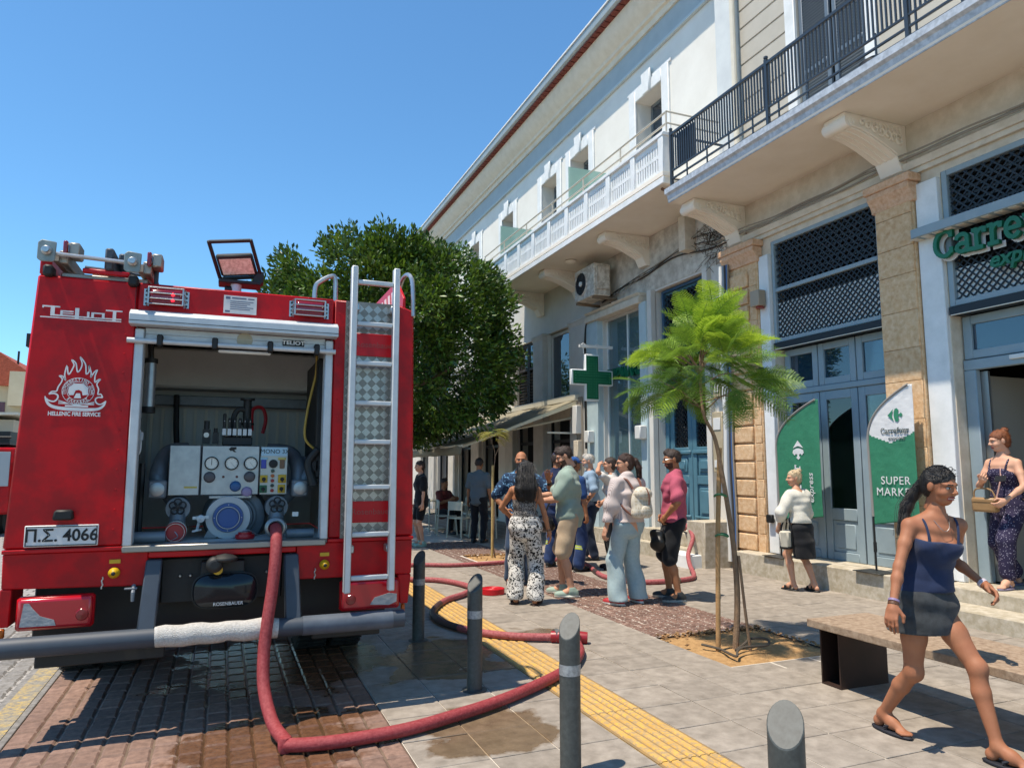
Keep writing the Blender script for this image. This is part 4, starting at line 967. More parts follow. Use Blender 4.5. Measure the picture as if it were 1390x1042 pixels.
# lower skirt, corner brackets, notch
lip = part('lower_ledge', MB().box(xl(1.1), -.545, YR-.012, YR+.04, 1.075, 1.098), M_redl, bevel=.004); part('lower_ledge', MB().box(.675, xr(1.1), YR-.012, YR+.04, 1.075, 1.098), M_redl, bevel=.004)
part('skirt', MB().prism([(-1.158, 1.074), (-.40, 1.074), (-.40, 1.02), (-.42, .855), (-1.152, .875)], 'y', YR+.01, YR+.05), M_red, bevel=.006)
part('skirt', MB().prism([(.475, 1.074), (1.26, 1.074), (1.255, .84), (.485, .84)], 'y', YR+.01, YR+.05), M_red, bevel=.006)
part('skirt', MB().box(-.40, .475, YR, YR+.05, 1.02, 1.058), M_redl, bevel=.006)
part('corner_bracket', MB().box(-1.158, -1.10, YR+.01, YR+.3, .66, .874), M_red, bevel=.006); part('corner_bracket', MB().prism([(1.16, .838), (1.255, .838), (1.235, .64), (1.18, .64)], 'y', YR+.01, YR+.25), M_red, bevel=.006)
part('marker_lamp', MB().box(-1.15, -1.12, YR+.0, YR+.03, .60, .655), mat('amber', '#b5560e', .3), bevel=.006)
part('marker_lamp', MB().box(1.2, 1.225, YR+.05, YR+.08, .54, .63), mat('amber', '#b5560e', .3), bevel=.006)
for x, z in ((-.58, .942), (.66, .93)):
    o = part('drain_knob', MB().lathe([(0, 0), (.032, 0), (.032, .02), (.022, .035), (.012, .05), (0, .05)], (x, YR+.008, z), '-y', 18), mat('knob yellow', '#c29a16', .4)); part('knob_centre', MB().lathe([(0, .051), (.012, .051), (.006, .056)], (x, YR+.008, z), '-y', 10), M_chas, o)
    part('knob_label', MB().box(x-.03, x+.03, YR+.003, YR+.009, z+.055, z+.078), MATS['knob yellow'])
    part('chain', MB().tube([(x-.06+.004*math.sin(i*2), YR+.0, z-.02-.012*i) for i in range(7)], .004, 5), M_alu)
part('drain_tap', MB().tube([(-.47, YR+.02, .86), (-.47, YR-.02, .82), (-.47, YR-.02, .77)], [.014, .012, .010], 8).tube([(-.52, YR-.01, .845), (-.45, YR-.01, .845)], .007, 6), M_cast)
# chassis, axle, wheels
ch = MB(); ch.box(-.42, -.33, YR+.1, 11.5, .72, 1.0).box(.40, .49, YR+.1, 11.5, .72, 1.0).box(-.33, .40, YR+.12, YR+.2, .72, 1.0).box(-.33, .40, 6.7, 6.8, .45, .6).box(-1.05, 1.15, YR+.35, YR+.4, .45, 1.05)
chs = part('chassis', ch, M_chas, bevel=.008)
part('coupling', MB().box(-.10, .16, YR+.02, YR+.12, .76, .98).lathe([(0, 0), (.05, 0), (.05, .08), (.03, .1)], (-.02, YR+.0, .97), '-y', 14).lathe([(.0, 0), (.07, 0), (.08, .02), (.05, .04), (.0, .05)], (.04, YR-.04, .985), 'z', 16), M_chas, chs, bevel=.006)
part('yellow_plug', MB().lathe([(0, 0), (.03, 0), (.03, .02), (0, .02)], (.0, YR-.03, .935), '-y', 14), MATS['knob yellow'], chs)
for x in (-.22, -.16, .12, .3): part('bolt', MB().lathe([(0, 0), (.01, 0), (.006, .008)], (x, YR+.1, .89), '-y', 6), M_alu, chs)
def wheel(x0, x1, yc):
    r = .5; xm = (x0+x1)/2; hw = (x1-x0)/2
    w = part('wheel', MB().lathe([(.28, -hw), (.42, -hw), (.485, -hw+.02), (.5, -hw+.06), (.5, hw-.06), (.485, hw-.02), (.42, hw), (.28, hw)], (xm, yc, .5), 'x', 40, cap=False), M_tyre)
    t = MB()
    for k in range(44):
        a = 2*math.pi*k/44
        for s in (-1, 1):
            c = Vector((xm + s*hw*.45, yc + .505*math.cos(a), .5 + .505*math.sin(a)))
            t.obox(c, (hw*.4, 0, 0), Vector((.012*s, -.022*math.sin(a), .022*math.cos(a))), Vector((0, .012*math.cos(a), .012*math.sin(a))))
    tag(part('tread', t, M_tyre, w, smooth=False), kind='stuff')
    part('rim', MB().lathe([(0, hw*.2), (.1, hw*.3), (.2, hw*.1), (.27, hw*.85), (.29, hw*.9)], (xm, yc, .5), 'x', 24), M_cast, w)
    part('rim', MB().lathe([(0, hw*.2), (.1, hw*.3), (.2, hw*.1), (.27, hw*.85), (.29, hw*.9)], (xm, yc, .5), '-x', 24), M_cast, w)
for x0 in (-1.12, -.82): wheel(x0, x0+.27, 6.85)
for x0 in (.64, .94): wheel(x0, x0+.27, 6.85)
wheel(-1.1, -.8, 10.4); wheel(.92, 1.22, 10.4)
part('axle', MB().tube([(-.8, 6.85, .5), (.9, 6.85, .5)], .09, 12).lathe([(.0, -.2), (.18, -.12), (.22, 0), (.18, .12), (0, .2)], (.05, 6.85, .5), 'y', 16), M_chas)
for x0, x1 in ((-.98, -.55), (.62, 1.02)): part('mud_flap', MB().box(x0, x1, 6.1, 6.12, .34, .62), M_tyre)
part('under_bumper_plate', MB().box(-.96, -.28, YR-.0, YR+.04, .42, .50), M_chas, bevel=.006); part('under_bumper_plate', MB().box(.6, 1.05, YR+.05, YR+.08, .44, .5), M_chas, bevel=.006)
# bumper, struts, pad, mirror
YB = YR - .10
bm = part('bumper', MB().tube([(-1.42, YB, .565), (1.18, YB, .565)], .058, 20), M_strut)
part('bumper_pad', MB().tube([(-.33+.05*i, YB-.003, .567+.004*math.sin(i*1.7)) for i in range(15)], [.060, .064, .063, .064, .065, .064, .062, .061, .060, .061, .063, .064, .065, .063, .060], 20), mat('woven pad', '#cbc7c0', .85, var=('#a9a49c', 70, 2.5), bump=(150, .8, .01)), bm)
part('bumper_wrap', MB().tube([(.52, YB, .565), (1.1, YB, .565)], .0605, 20), mat('bumper wrap', '#565f6a', .6, var=('#474f59', 9, 3)), bm)
for x, xo in ((-.365, -.02), (.445, .02)):
    s = MB(); s.add([(x-.045, YR-.01, 1.01), (x+.045, YR-.01, 1.01), (x+.045, YR+.06, 1.01), (x-.045, YR+.06, 1.01), (x+xo-.05, YB-.03, .56), (x+xo+.05, YB-.03, .56), (x+xo+.05, YB+.06, .56), (x+xo-.05, YB+.06, .56)], [(0,1,2,3), (7,6,5,4), (0,4,5,1), (1,5,6,2), (2,6,7,3), (3,7,4,0)])
    part('bumper_strut', s, M_strut, bevel=.008)
cz = (.05, .80); b = MB(); pr = []
for a in np.linspace(0, 2*math.pi, 33)[:-1]:
    ca, sa = math.cos(a), math.sin(a); pr.append((abs(ca)**.45*math.copysign(1, ca), abs(sa)**.75*math.copysign(1, sa)))
rings = [(1.0, 0.0), (1.0, .016), (.96, .028), (.7, .046), (.35, .056)]
vs = [(cz[0]+.19*q[0]*r, YR+.02-h, cz[1]+.105*q[1]*r) for r, h in rings for q in pr]; n = 32
fs = [(i*n+k, i*n+(k+1) % n, (i+1)*n+(k+1) % n, (i+1)*n+k) for i in range(4) for k in range(n)] + [tuple(range(4*n, 5*n))]
mr = part('convex_mirror', MB().add(vs, fs), mat('mirror dark', '#1b2228', .12, metal=.4))
part('mirror_rim', MB().tube([(cz[0]+.192*q[0], YR+.006, cz[1]+.107*q[1]) for q in pr], .006, 6, closed=True), M_chas, mr)
text('mirror_lettering', 'ROSENBAUER', M_wht, mr, (cz[0]+.02, YR-.030, cz[1]-.078), size=.03, ext=.0006, sx=.95)
# tail lights with torn tape
for x0, x1, z0, z1, sgn in ((-1.06, -.68, .645, .82, -1), (.775, 1.165, .625, .81, 1)):
    t = part('tail_light', MB().box(x0, x1, YR-.03, YR+.05, z0, z1), M_tail, bevel=.02, seg=2)
    part('lamp_rim', MB().box(x0-.008, x1+.008, YR-.01, YR+.045, z0-.008, z1+.008), M_redl, t, bevel=.014)
    xe = x0+.02 if sgn < 0 else x1-.02; d = -sgn
    pts = [(xe, z0+.02), (xe+d*.18, z0+.018), (xe+d*.17, z0+.05), (xe+d*.10, z0+.075), (xe+d*.06, z0+.12), (xe+d*.04, z0+.15), (xe+d*.015, z0+.15)] if sgn < 0 else [(xe, z0+.04), (xe+.002, z0+.09), (xe-.05, z0+.10), (xe-.15, z0+.075), (xe-.18, z0+.03), (xe-.05, z0+.02)]
    part('torn_tape', MB().prism(pts if sgn > 0 else pts[::-1], 'y', YR-.034, YR-.0305), M_torn, t, smooth=False)
    c = x1-.05 if sgn < 0 else x0+.06; part('reflector', MB().lathe([(0, 0), (.035, 0), (.03, .006), (0, .008)], (c, YR-.03, z0+.07), '-y', 18), M_lamp, t)
# tread plate and ladder
tp = part('tread_plate', MB().box(.755, 1.135, YR-.008, YR-.001, 1.10, 2.735), mat('tread plate', '#8d8880', .42, metal=.6, var=('#757067', 10)))
b = MB(); p_ = .062
for i in range(6):
    for j in range(26):
        cx, cz_ = .79 + p_*i, 1.135 + p_*j
        s = 1 if (i+j) % 2 else -1; d = Vector((.7071*s, 0, .7071)); nn = Vector((.7071, 0, -.7071*s))
        if cz_ > 2.70: continue
        for k in range(-2, 3):
            c = Vector((cx, YR-.0095, cz_)) + nn*.0088*k
            b.obox(c, d*.0205, (0, .002, 0), nn*.0030)
tag(part('tread_studs', b, mat('tread stud', '#b7b3ac', .3, metal=.7), tp, smooth=False), kind='stuff')
for z0, z1 in ((2.35, 2.51), (1.20, 1.345)):
    rb = part('red_band', MB().box(.80, 1.12, YR-.018, YR-.012, z0, z1), M_redl, tp, bevel=.003)
    text('worn_lettering', 'Rosenbauer', mat('worn gold', '#8d3a34', .5), rb, (.965, YR-.0185, (z0+z1)/2), size=.058, ext=.0004)
LY = YR - .12; sc = LY / YR
ld = MB()
for x, ta in ((.81, 2.99), (1.11, 3.0)):
    ld.box((x-.022)*sc, (x+.022)*sc, LY-.03, LY+.03, 1.57-(1.57-.735)*sc, 1.57+(ta-1.57)*sc)
ldo = part('ladder_stiles', ld, M_aluw, bevel=.006)
for z in (2.88, 2.58, 2.30, 2.02, 1.75, 1.44, 1.12, .83):
    zz = 1.57+(z-1.57)*sc; part('rung', MB().box(.832*sc, 1.088*sc, LY-.018, LY+.018, zz-.016, zz+.016), M_aluw, ldo, bevel=.006)
for x in (.84, 1.10):
    for z in (1.03, 2.68): part('ladder_bracket', MB().box(x*sc-.02, x*sc+.02, LY+.03, YR, z-.025, z+.025), M_alu, ldo, bevel=.006)
# grab handles on the roof edge
part('grab_handle', MB().tube(smooth_path([(.545, YR+.06, 2.72), (.55, YR+.06, 2.83), (.58, YR+.06, 2.87), (.65, YR+.06, 2.915), (.685, YR+.06, 2.90), (.69, YR+.06, 2.72)], 5), .016, 10), M_alu)
part('grab_handle', MB().tube(smooth_path([(1.2, YR+.35, 2.70), (1.2, YR+.35, 2.88), (1.215, YR+.25, 3.0), (1.22, YR+.08, 2.99), (1.235, YR+.02, 2.9), (1.235, YR-.01, 2.66)], 5), .016, 10), M_alu)
part('side_board', MB().prism([(YR+.02, 2.72), (YR+1.2, 2.72), (YR+1.2, 2.98), (YR+.25, 2.98), (YR+.02, 2.80)], 'x', 1.165, 1.185), M_redl, bevel=.004)
q = MB()
for k in range(6): q.prism([(YR+.3+.13*k, 2.76), (YR+.36+.13*k, 2.76), (YR+.40+.13*k, 2.92), (YR+.34+.13*k, 2.92)], 'x', 1.160, 1.1645)
part('side_stripes', q, M_wht, smooth=False)
# ladder rack at the roof's left
rk = part('roof_rack', MB().tube([(-1.0, YR-.06, 2.86), (-.585, YR-.06, 2.845)], .013, 10), M_alu)
for x, z in ((-1.035, 2.865), (-.575, 2.845)):
    part('rack_plate', MB().prism([(x-.05, z-.05), (x-.03, z-.065), (x+.035, z-.065), (x+.045, z-.05), (x+.048, z+.06), (x-.03, z+.07), (x-.05, z+.05)], 'y', YR-.09, YR-.08), mat('zinc plate', '#8d9694', .5, metal=.4, var=('#737b79', 14)), rk, bevel=.006)
    part('rack_bolt', MB().lathe([(0, 0), (.028, 0), (.028, .02), (.018, .03), (.018, .045), (0, .045)], (x, YR-.09, z), '-y', 14), M_alu, rk)
    part('rack_roller', MB().box(x-.025, x+.03, YR-.05, YR+.05, z-.14, z-.07), M_black, rk, bevel=.012)
    part('rack_arm', MB().bar((x+.04, YR-.04, z-.02), (x+.11, YR+.5, z-.09), .03, .05), mat('alloy dull', '#9a958c', .45, metal=.6), rk)
    part('rack_rail', MB().box(x+.05, x+.10, YR-.02, YR+2.6, z-.05, z+.03), MATS['alloy dull'], rk, bevel=.006)
    part('rail_cap', MB().box(x+.075, x+.10, YR-.06, YR-.02, z-.005, z+.085), M_lamp, rk, bevel=.006)
    part('rail_block', MB().box(x+.10, x+.16, YR-.03, YR+.12, z+.0, z+.085), MATS['alloy dull'], rk, bevel=.008)
for k, z in enumerate((2.79, 2.835, 2.80)):
    part('rack_rung', MB().bar((-.86, YR+.02+.35*k, z+.02*k), (-.60, YR+.02+.35*k, z-.005+.02*k), .035, .03), M_redl, rk, bevel=.006)
part('rack_cross', MB().tube([(-.93, YR+.5, 2.93), (-.62, YR+.5, 2.915)], .012, 8).tube([(-.62, YR+.5, 2.915), (-.5, YR+.3, 2.86), (-.455, YR+.1, 2.85), (-.455, YR+.1, 2.75)], .014, 8), M_strut, rk)
part('rack_strap', MB().box(-.74, -.69, YR-.02, YR+.5, 2.80, 2.94).box(-.68, -.63, YR+.1, YR+.4, 2.86, 2.945), M_strut, rk, bevel=.01)
part('rack_base', MB().box(-.98, -.50, YR+.05, YR+2.6, 2.745, 2.775), MATS['alloy dull'], rk, bevel=.006)
# floodlight on its mast
YF = 6.4
ms = part('floodlight_mast', MB().tube([(.04, YF, 2.6), (.04, YF, 3.14)], .045, 14), M_aluw)
ax = Vector((.97, -.10, .12)).normalized(); tl = Vector((.30, .55, -.78)).normalized(); nr = ax.cross(tl).normalized()
if nr.y > 0: nr = -nr
c0 = Vector((.03, YF-.05, 3.31))
fl_ = MB(); fl_.obox(c0 + tl*.03, ax*.145, tl*.095, nr*.03); part('lamp_head', fl_, M_chas, ms, bevel=.012)
part('lamp_glass', MB().obox(c0 + tl*.035 + nr*.031, ax*.125, tl*.07, nr*.003), mat('led array', '#f2ead2', .25, var=('#c9bea4', 45, 3.5)), ms)
fr = MB()
for s in (-1, 1): fr.obox(c0 + ax*.165*s - tl*.02, ax*.014, tl*.17, nr*.02)
fr.obox(c0 - tl*.18, ax*.165, tl*.013, nr*.018).obox(c0 + tl*.15, ax*.165, tl*.013, nr*.018)
part('lamp_frame', fr, M_chas, ms, bevel=.006)
part('lamp_base', MB().box(-.10, .24, YF-.06, YF+.14, 3.12, 3.15).prism([(.16, 3.15), (.26, 3.15), (.26, 3.25), (.2, 3.25)], 'y', YF-.02, YF+.1).lathe([(0, -.03), (.035, -.03), (.035, .03), (0, .03)], (-.02, YF, 3.07), 'x', 12), M_chas, ms, bevel=.006)
# ---------- pump and panel
PY = 5.35
pn_ = part('pump_panel', MB().box(-.135, .24, PY, PY+.2, 1.385, 1.725).box(-.08, .2, PY-.015, PY, 1.36, 1.385), M_ss, bevel=.006)
part('panel_box', MB().box(-.335, -.14, PY-.02, PY+.2, 1.385, 1.725), M_ss, bevel=.006)
part('panel_label', MB().box(-.235, -.155, PY-.024, PY-.021, 1.435, 1.447), mat('yellow label', '#b9a54c', .6), smooth=False)
pe = part('switch_panel', MB().box(.245, .43, PY-.005, PY+.2, 1.385, 1.72), mat('switch plate', '#a9aba6', .4, metal=.4), bevel=.005)
part('switch_decal', MB().box(.25, .425, PY-.009, PY-.006, 1.655, 1.715), mat('decal blue', '#9fc0cf', .6), pe, smooth=False)
text('switch_lettering', 'MONO 3X', M_black, pe, (.34, PY-.0105, 1.685), size=.042, ext=.0004)
for x in (-.07, .058, .182):
    g = part('gauge', MB().lathe([(.0, 0), (.046, 0), (.046, .02), (.039, .024), (.038, .018)], (x, PY, 1.602), '-y', 26, cap=False), M_black, pn_)
    part('gauge_face', MB().lathe([(0, .0165), (.0385, .0165), (.0385, .017)], (x, PY, 1.602), '-y', 24), mat('gauge white', '#d2d2c8', .4), g)
    nd = MB(); a = -.9 if x > 0 else 1.57
    nd.bar((x-.012*math.cos(a), PY-.0185, 1.602-.012*math.sin(a)), (x+.028*math.cos(a), PY-.0185, 1.602+.028*math.sin(a)), .0035, .001)
    for k in range(9):
        t_ = R(-50 + 35*k); nd.bar((x+.028*math.cos(t_), PY-.0185, 1.602+.028*math.sin(t_)), (x+.035*math.cos(t_), PY-.0185, 1.602+.035*math.sin(t_)), .003, .001)
    part('needle', nd, M_black, g, smooth=False)
def knob(x, z, r, m): return part('control_knob', MB().lathe([(.0, 0), (r*1.15, 0), (r*1.15, .008), (r, .012), (r*.92, .035), (r*.6, .04), (0, .04)], (x, PY, z), '-y', 20), m, pn_)
knob(-.08, 1.508, .033, mat('knob grey', '#4a474a', .5)); knob(.178, 1.51, .033, MATS['knob grey']); knob(.088, 1.445, .032, mat('knob blue', '#1f4f80', .4)); knob(.163, 1.405, .032, mat('knob mauve', '#8a7898', .5))
for x in (.008, .095): part('port', MB().lathe([(0, 0), (.009, 0), (.009, .004), (0, .004)], (x, PY, 1.51), '-y', 10), mat('port red', '#4a1216', .5), pn_)
part('panel_emblem', MB().prism([(.035, 1.70), (.05, 1.715), (.085, 1.715), (.085, 1.70), (.07, 1.695), (.085, 1.68), (.07, 1.68), (.055, 1.692), (.05, 1.685)], 'y', PY-.004, PY-.001), M_black, pn_, smooth=False)
for x, z, w, h, m in ((.268, 1.60, .034, .065, mat('display blue', '#22349a', .3)), (.392, 1.60, .034, .065, mat('display brown', '#6a4a30', .4)), (.27, 1.655-.02, .05, .018, mat('tag cyan', '#8fb4c4', .6)), (.39, 1.655-.02, .055, .018, mat('tag yellow', '#b8a85a', .6)),
                    (.272, 1.495, .05, .052, mat('switch yellow', '#c09a1c', .5)), (.395, 1.495, .055, .058, MATS['switch yellow']), (.27, 1.425, .05, .052, mat('switch green', '#1c5a3a', .5)), (.392, 1.425, .05, .058, MATS['switch yellow'])):
    part('switch', MB().box(x-w/2, x+w/2, PY-.014, PY-.0055, z-h/2, z+h/2), m, pe, bevel=.003)
for x, z in ((.272, 1.492), (.395, 1.492), (.27, 1.425), (.392, 1.425)): part('switch_lever', MB().lathe([(0, 0), (.014, 0), (.012, .018), (0, .02)], (x, PY-.014, z), '-y', 12).box(x-.004, x+.004, PY-.04, PY-.02, z-.02, z+.006), M_black, pe)
part('horn', MB().lathe([(0, 0), (.03, 0), (.03, .012), (0, .014)], (.332, PY-.005, 1.60), '-y', 18), M_black, pe)
for k, m in enumerate(('#39493c', '#a8551a', '#8e1c1c', '#22302a', '#8e1c1c')): part('push_button', MB().lathe([(0, 0), (.013, 0), (.012, .012), (0, .014)], (.33, PY-.005, 1.55-.034*k), '-y', 12), mat('button '+m, m, .4), pe)
# suction inlet with blue cap
cx_, czz = .05, 1.235
pm = part('suction_inlet', MB().lathe([(.0, -.3), (.13, -.3), (.14, -.05), (.135, .0), (.10, .012), (.0, .012)], (cx_, PY-.02, czz), '-y', 36), M_cast)
part('inlet_flange', MB().lathe([(.10, .012), (.142, .012), (.146, -.012), (.14, -.03)], (cx_, PY-.02, czz), '-y', 36, cap=False), mat('flange pale', '#a2a6aa', .45, metal=.3), pm)
cp = part('inlet_cap', MB().lathe([(0, .03), (.065, .03), (.068, .042), (.074, .042), (.078, .03), (.095, .03), (.098, .012)], (cx_, PY-.02, czz), '-y', 36), mat('cap blue', '#1c4a86', .35))
part('cap_ring', MB().tube([(cx_+.073*math.cos(a), PY-.064, czz+.073*math.sin(a)) for a in np.linspace(0, 2*math.pi, 33)[:-1]], .0025, 5, closed=True), M_alu, cp)
for a in (0, 1.57, 3.14, 4.71): part('cap_lug', MB().lathe([(0, 0), (.004, 0), (.003, .003)], (cx_+.087*math.cos(a), PY-.05, czz+.087*math.sin(a)), '-y', 6), M_alu, cp)
part('pump_foot', MB().prism([(-.1, 1.10), (-.02, 1.10), (.0, 1.17), (-.06, 1.18)], 'y', PY-.03, PY+.03).prism([(.2, 1.10), (.12, 1.10), (.1, 1.17), (.16, 1.18)], 'y', PY-.03, PY+.03), M_cast, pm)
part('pump_volute', MB().lathe([(.02, -.35), (.19, -.33), (.22, -.2), (.19, -.08), (.12, -.05)], (cx_+.05, PY, czz), '-y', 30), M_cast, pm)
for k in range(4): part('cooling_coil', MB().tube([(cx_+(.15+.02*k)*math.cos(a), PY+.03*k, czz+(.13+.015*k)*math.sin(a)) for a in np.linspace(-1, 1.1, 14)], .009, 7), M_cast, pm)
for x in (-.265, .365):
    v = part('delivery_valve', MB().lathe([(.0, -.18), (.075, -.18), (.08, -.02), (.075, .0), (0, .0)], (x, PY-.02, 1.30), '-y', 24).tube([(x, PY-.0, 1.27), (x, PY-.03, 1.2), (x, PY-.09, 1.165)], [.05, .052, .055], 16), M_cast)
    hw = MB()
    for k in range(5):
        a = 1.57 + k*1.2566; hw.tube([(x+.03*math.cos(a)+.022*math.cos(t_), PY-.055, 1.315+.03*math.sin(a)+.022*math.sin(t_)) for t_ in np.linspace(0, 2*math.pi, 13)[:-1]], .0055, 6, closed=True)
    hw.lathe([(0, -.01), (.015, -.01), (.015, .012), (0, .014)], (x, PY-.055, 1.315), '-y', 10)
    part('hand_wheel', hw, M_chas, v)
    part('valve_collar', MB().lathe([(.05, -.02), (.066, -.02), (.066, .02), (.05, .02)], (x, PY-.1, 1.16), '-y', 20, cap=False), M_ss, v)
    part('valve_pipe', MB().tube(smooth_path([(x, PY+.1, 1.3), (x*1.35, PY+.15, 1.42), (x*1.55, PY+.1, 1.5), (x*1.5, PY+.25, 1.62)], 5), .05, 14), M_cast, v)
rc = part('red_cap', MB().lathe([(0, .015), (.05, .015), (.055, .03), (.062, .03), (.066, .0), (.066, -.03)], (-.268, PY-.13, 1.155), '-y', 28), mat('cap red', '#a81722', .35))
part('cap_ring', MB().tube([(-.268+.056*math.cos(a), PY-.162, 1.155+.056*math.sin(a)) for a in np.linspace(0, 2*math.pi, 25)[:-1]], .0022, 5, closed=True), M_alu, rc)
part('cap_chain', MB().tube(smooth_path([(-.27, PY-.15, 1.16), (-.25, PY-.17, 1.13), (-.28, PY-.18, 1.11), (-.29, PY-.12, 1.10)], 4), .003, 5), M_alu, rc)
rc2 = part('loose_cap', MB().lathe([(0, 0), (.06, 0), (.064, .012), (.06, .028), (.045, .03), (.045, .042), (0, .042)], (.16, PY-.13, 1.10), 'z', 26), MATS['cap red'])
part('cap_chain', MB().tube(smooth_path([(.13, PY-.14, 1.14), (.18, PY-.15, 1.155), (.25, PY-.13, 1.12), (.34, PY-.1, 1.125)], 5), .003, 5), M_alu, rc2)
for x in (-.395, .515):
    sc_ = part('side_cap', MB().box(x-.055, x+.055, PY-.06, PY+.2, 1.37, 1.49), M_cast, bevel=.012); part('cap_disc', MB().lathe([(0, 0), (.045, 0), (.045, .008), (.04, .01), (0, .008)], (x, PY-.06, 1.43), '-y', 20), M_ss, sc_)
    part('elbow_pipe', MB().tube(smooth_path([(x, PY+.1, 1.45), (x, PY+.15, 1.58), (x*.9, PY+.3, 1.68), (x*.6, PY+.35, 1.70)], 5), .055, 14), M_cast, sc_)
part('primer_lever', MB().lathe([(0, 0), (.025, 0), (.025, .05), (0, .06)], (-.12, PY-.06, 1.235), '-y', 12).bar((-.17, PY-.08, 1.24), (-.07, PY-.08, 1.245), .02, .02).bar((-.125, PY-.08, 1.24), (-.14, PY-.1, 1.16), .012, .012).bar((-.16, PY-.1, 1.155), (-.12, PY-.12, 1.165), .04, .012), M_aluw)
# valve block, pipe and gauge above the panel
vb = part('valve_block', MB().box(-.01, .19, PY+.1, PY+.18, 1.73, 1.79), M_chas, bevel=.005)
for k in range(6):
    x = .0 + .034*k; h = .0 if k else .03
    part('solenoid', MB().box(x-.012, x+.012, PY+.08, PY+.13, 1.79, 1.86).lathe([(.0, 0), (.011, 0), (.011, .06+h), (.0, .065+h)], (x, PY+.105, 1.86), 'z', 10), M_chas, vb, bevel=.002)
    part('solenoid_cap', MB().box(x-.012, x+.012, PY+.072, PY+.08, 1.80, 1.845).lathe([(0, 0), (.004, 0), (.003, .003)], (x, PY+.093, 1.90), '-y', 6), M_aluw, vb)
part('riser_pipe', MB().tube(smooth_path([(.06, PY+.2, 1.78), (.06, PY+.2, 1.93), (.09, PY+.2, 1.99), (.14, PY+.2, 1.99)], 5), .02, 10).tube([(.15, PY+.2, 1.75), (.15, PY+.2, 2.06)], .028, 12).lathe([(.05, 0), (.05, .015)], (.15, PY+.2, 2.06), 'z', 14).lathe([(.05, 0), (.05, .015)], (.15, PY+.2, 1.88), 'z', 14), M_chas)
fg = part('air_regulator', MB().box(-.14, -.09, PY+.1, PY+.15, 1.74, 1.84).lathe([(0, 0), (.018, 0), (.018, .06), (0, .06)], (-.115, PY+.12, 1.84), 'z', 12).box(-.075, -.035, PY+.1, PY+.15, 1.74, 1.82).lathe([(0, 0), (.012, 0), (.012, .03), (0, .03)], (-.055, PY+.12, 1.82), 'z', 10), M_chas)
part('gauge_face', MB().lathe([(0, 0), (.018, 0), (.018, .006), (0, .007)], (-.115, PY+.1, 1.80), '-y', 16), MATS['gauge white'], fg)
part('red_handle', MB().tube(smooth_path([(.2, PY+.6, 1.86), (.2, PY+.6, 2.02), (.27, PY+.6, 2.04), (.30, PY+.6, 1.95), (.28, PY+.6, 1.84)], 4), .014, 8), mat('cap red', '#a81722'))
part('hanging_hose', MB().tube(smooth_path([(-.36, 6.2, 2.14), (-.35, 6.15, 1.9), (-.33, 6.1, 1.7), (-.3, 6.0, 1.5)], 5), .022, 10), M_black)
# cylinder on the left, cables on the right
cy = part('air_cylinder', MB().tube([(-.47, YR+.25, 1.97), (-.47, YR+.25, 2.26)], .035, 20), M_ss)
part('cylinder_end', MB().tube([(-.47, YR+.25, 1.93), (-.47, YR+.25, 1.97)], .042, 18), M_black, cy); part('cylinder_end', MB().tube([(-.47, YR+.25, 2.26), (-.47, YR+.25, 2.29)], .042, 18).tube([(-.47, YR+.25, 2.29), (-.48, YR+.25, 2.42)], .018, 10), M_black, cy)
part('bracket_tube', MB().tube(smooth_path([(-.53, YR+.2, 1.85), (-.505, YR+.2, 1.8), (-.5, YR+.2, 1.68), (-.53, YR+.2, 1.64)], 4), .008, 6).box(-.51, -.485, YR+.18, YR+.22, 1.75, 1.80), M_aluw)
part('left_hoses', MB().tube([(-.53, YR+.3, 1.12), (-.54, YR+.3, 1.9)], .03, 10).tube([(-.5, YR+.4, 1.12), (-.5, YR+.4, 1.6)], .02, 8), M_chas)
part('yellow_cable', MB().tube(smooth_path([(.60, YR+.3, 2.4), (.60, YR+.3, 2.25), (.55, YR+.28, 2.0), (.53, YR+.25, 1.8), (.58, YR+.25, 1.72), (.66, YR+.25, 1.68)], 5), .009, 7), mat('cable yellow', '#a88a3a', .6))
part('right_cabinet', MB().box(.60, .70, YR+.2, YR+.9, 1.5, 2.35), M_chas, bevel=.01); part('right_hoses', MB().tube(smooth_path([(.62, YR+.2, 1.7), (.56, YR+.22, 1.6), (.6, YR+.2, 1.45)], 5), .03, 10).box(.55, .62, YR+.2, YR+.3, 1.55, 1.62), M_chas)
part('warning_tag', MB().box(.46, .5, YR+.2, YR+.21, 1.24, 1.27), M_wht); part('drain_tube', MB().tube([(.42, YR+.15, 1.13), (.6, YR+.15, 1.13)], .03, 12), M_cast); part('drain_tube', MB().tube([(-.52, YR+.15, 1.135), (-.32, YR+.15, 1.135)], .035, 12), M_cast)
# cab
cb_ = MB(); cb_.prism([(9.1, .75), (11.6, .75), (11.65, 1.6), (11.45, 2.65), (11.1, 2.75), (9.1, 2.75)], 'x', -1.14, 1.24); cab = part('cab', cb_, M_red, bevel=.04, seg=2)
for x in (-1.146, 1.246):
    part('cab_window', MB().prism([(9.25, 1.65), (10.1, 1.65), (10.1, 2.5), (9.25, 2.5)], 'x', x-.004, x+.004).prism([(10.2, 1.65), (11.35, 1.65), (11.25, 2.5), (10.2, 2.5)], 'x', x-.004, x+.004), mat('cab glass', '#0f151a', .08), cab, smooth=False)
    part('cab_door_seam', MB().box(x-.003, x+.003, 10.14, 10.16, .9, 2.6).box(x-.003, x+.003, 9.2, 9.22, .9, 2.6), M_chas, cab, smooth=False)
part('windscreen', MB().obox((.05, 11.58, 2.1), (1.08, 0, 0), (0, -.065, .42), (0, .012, .002)), MATS['cab glass'], cab)
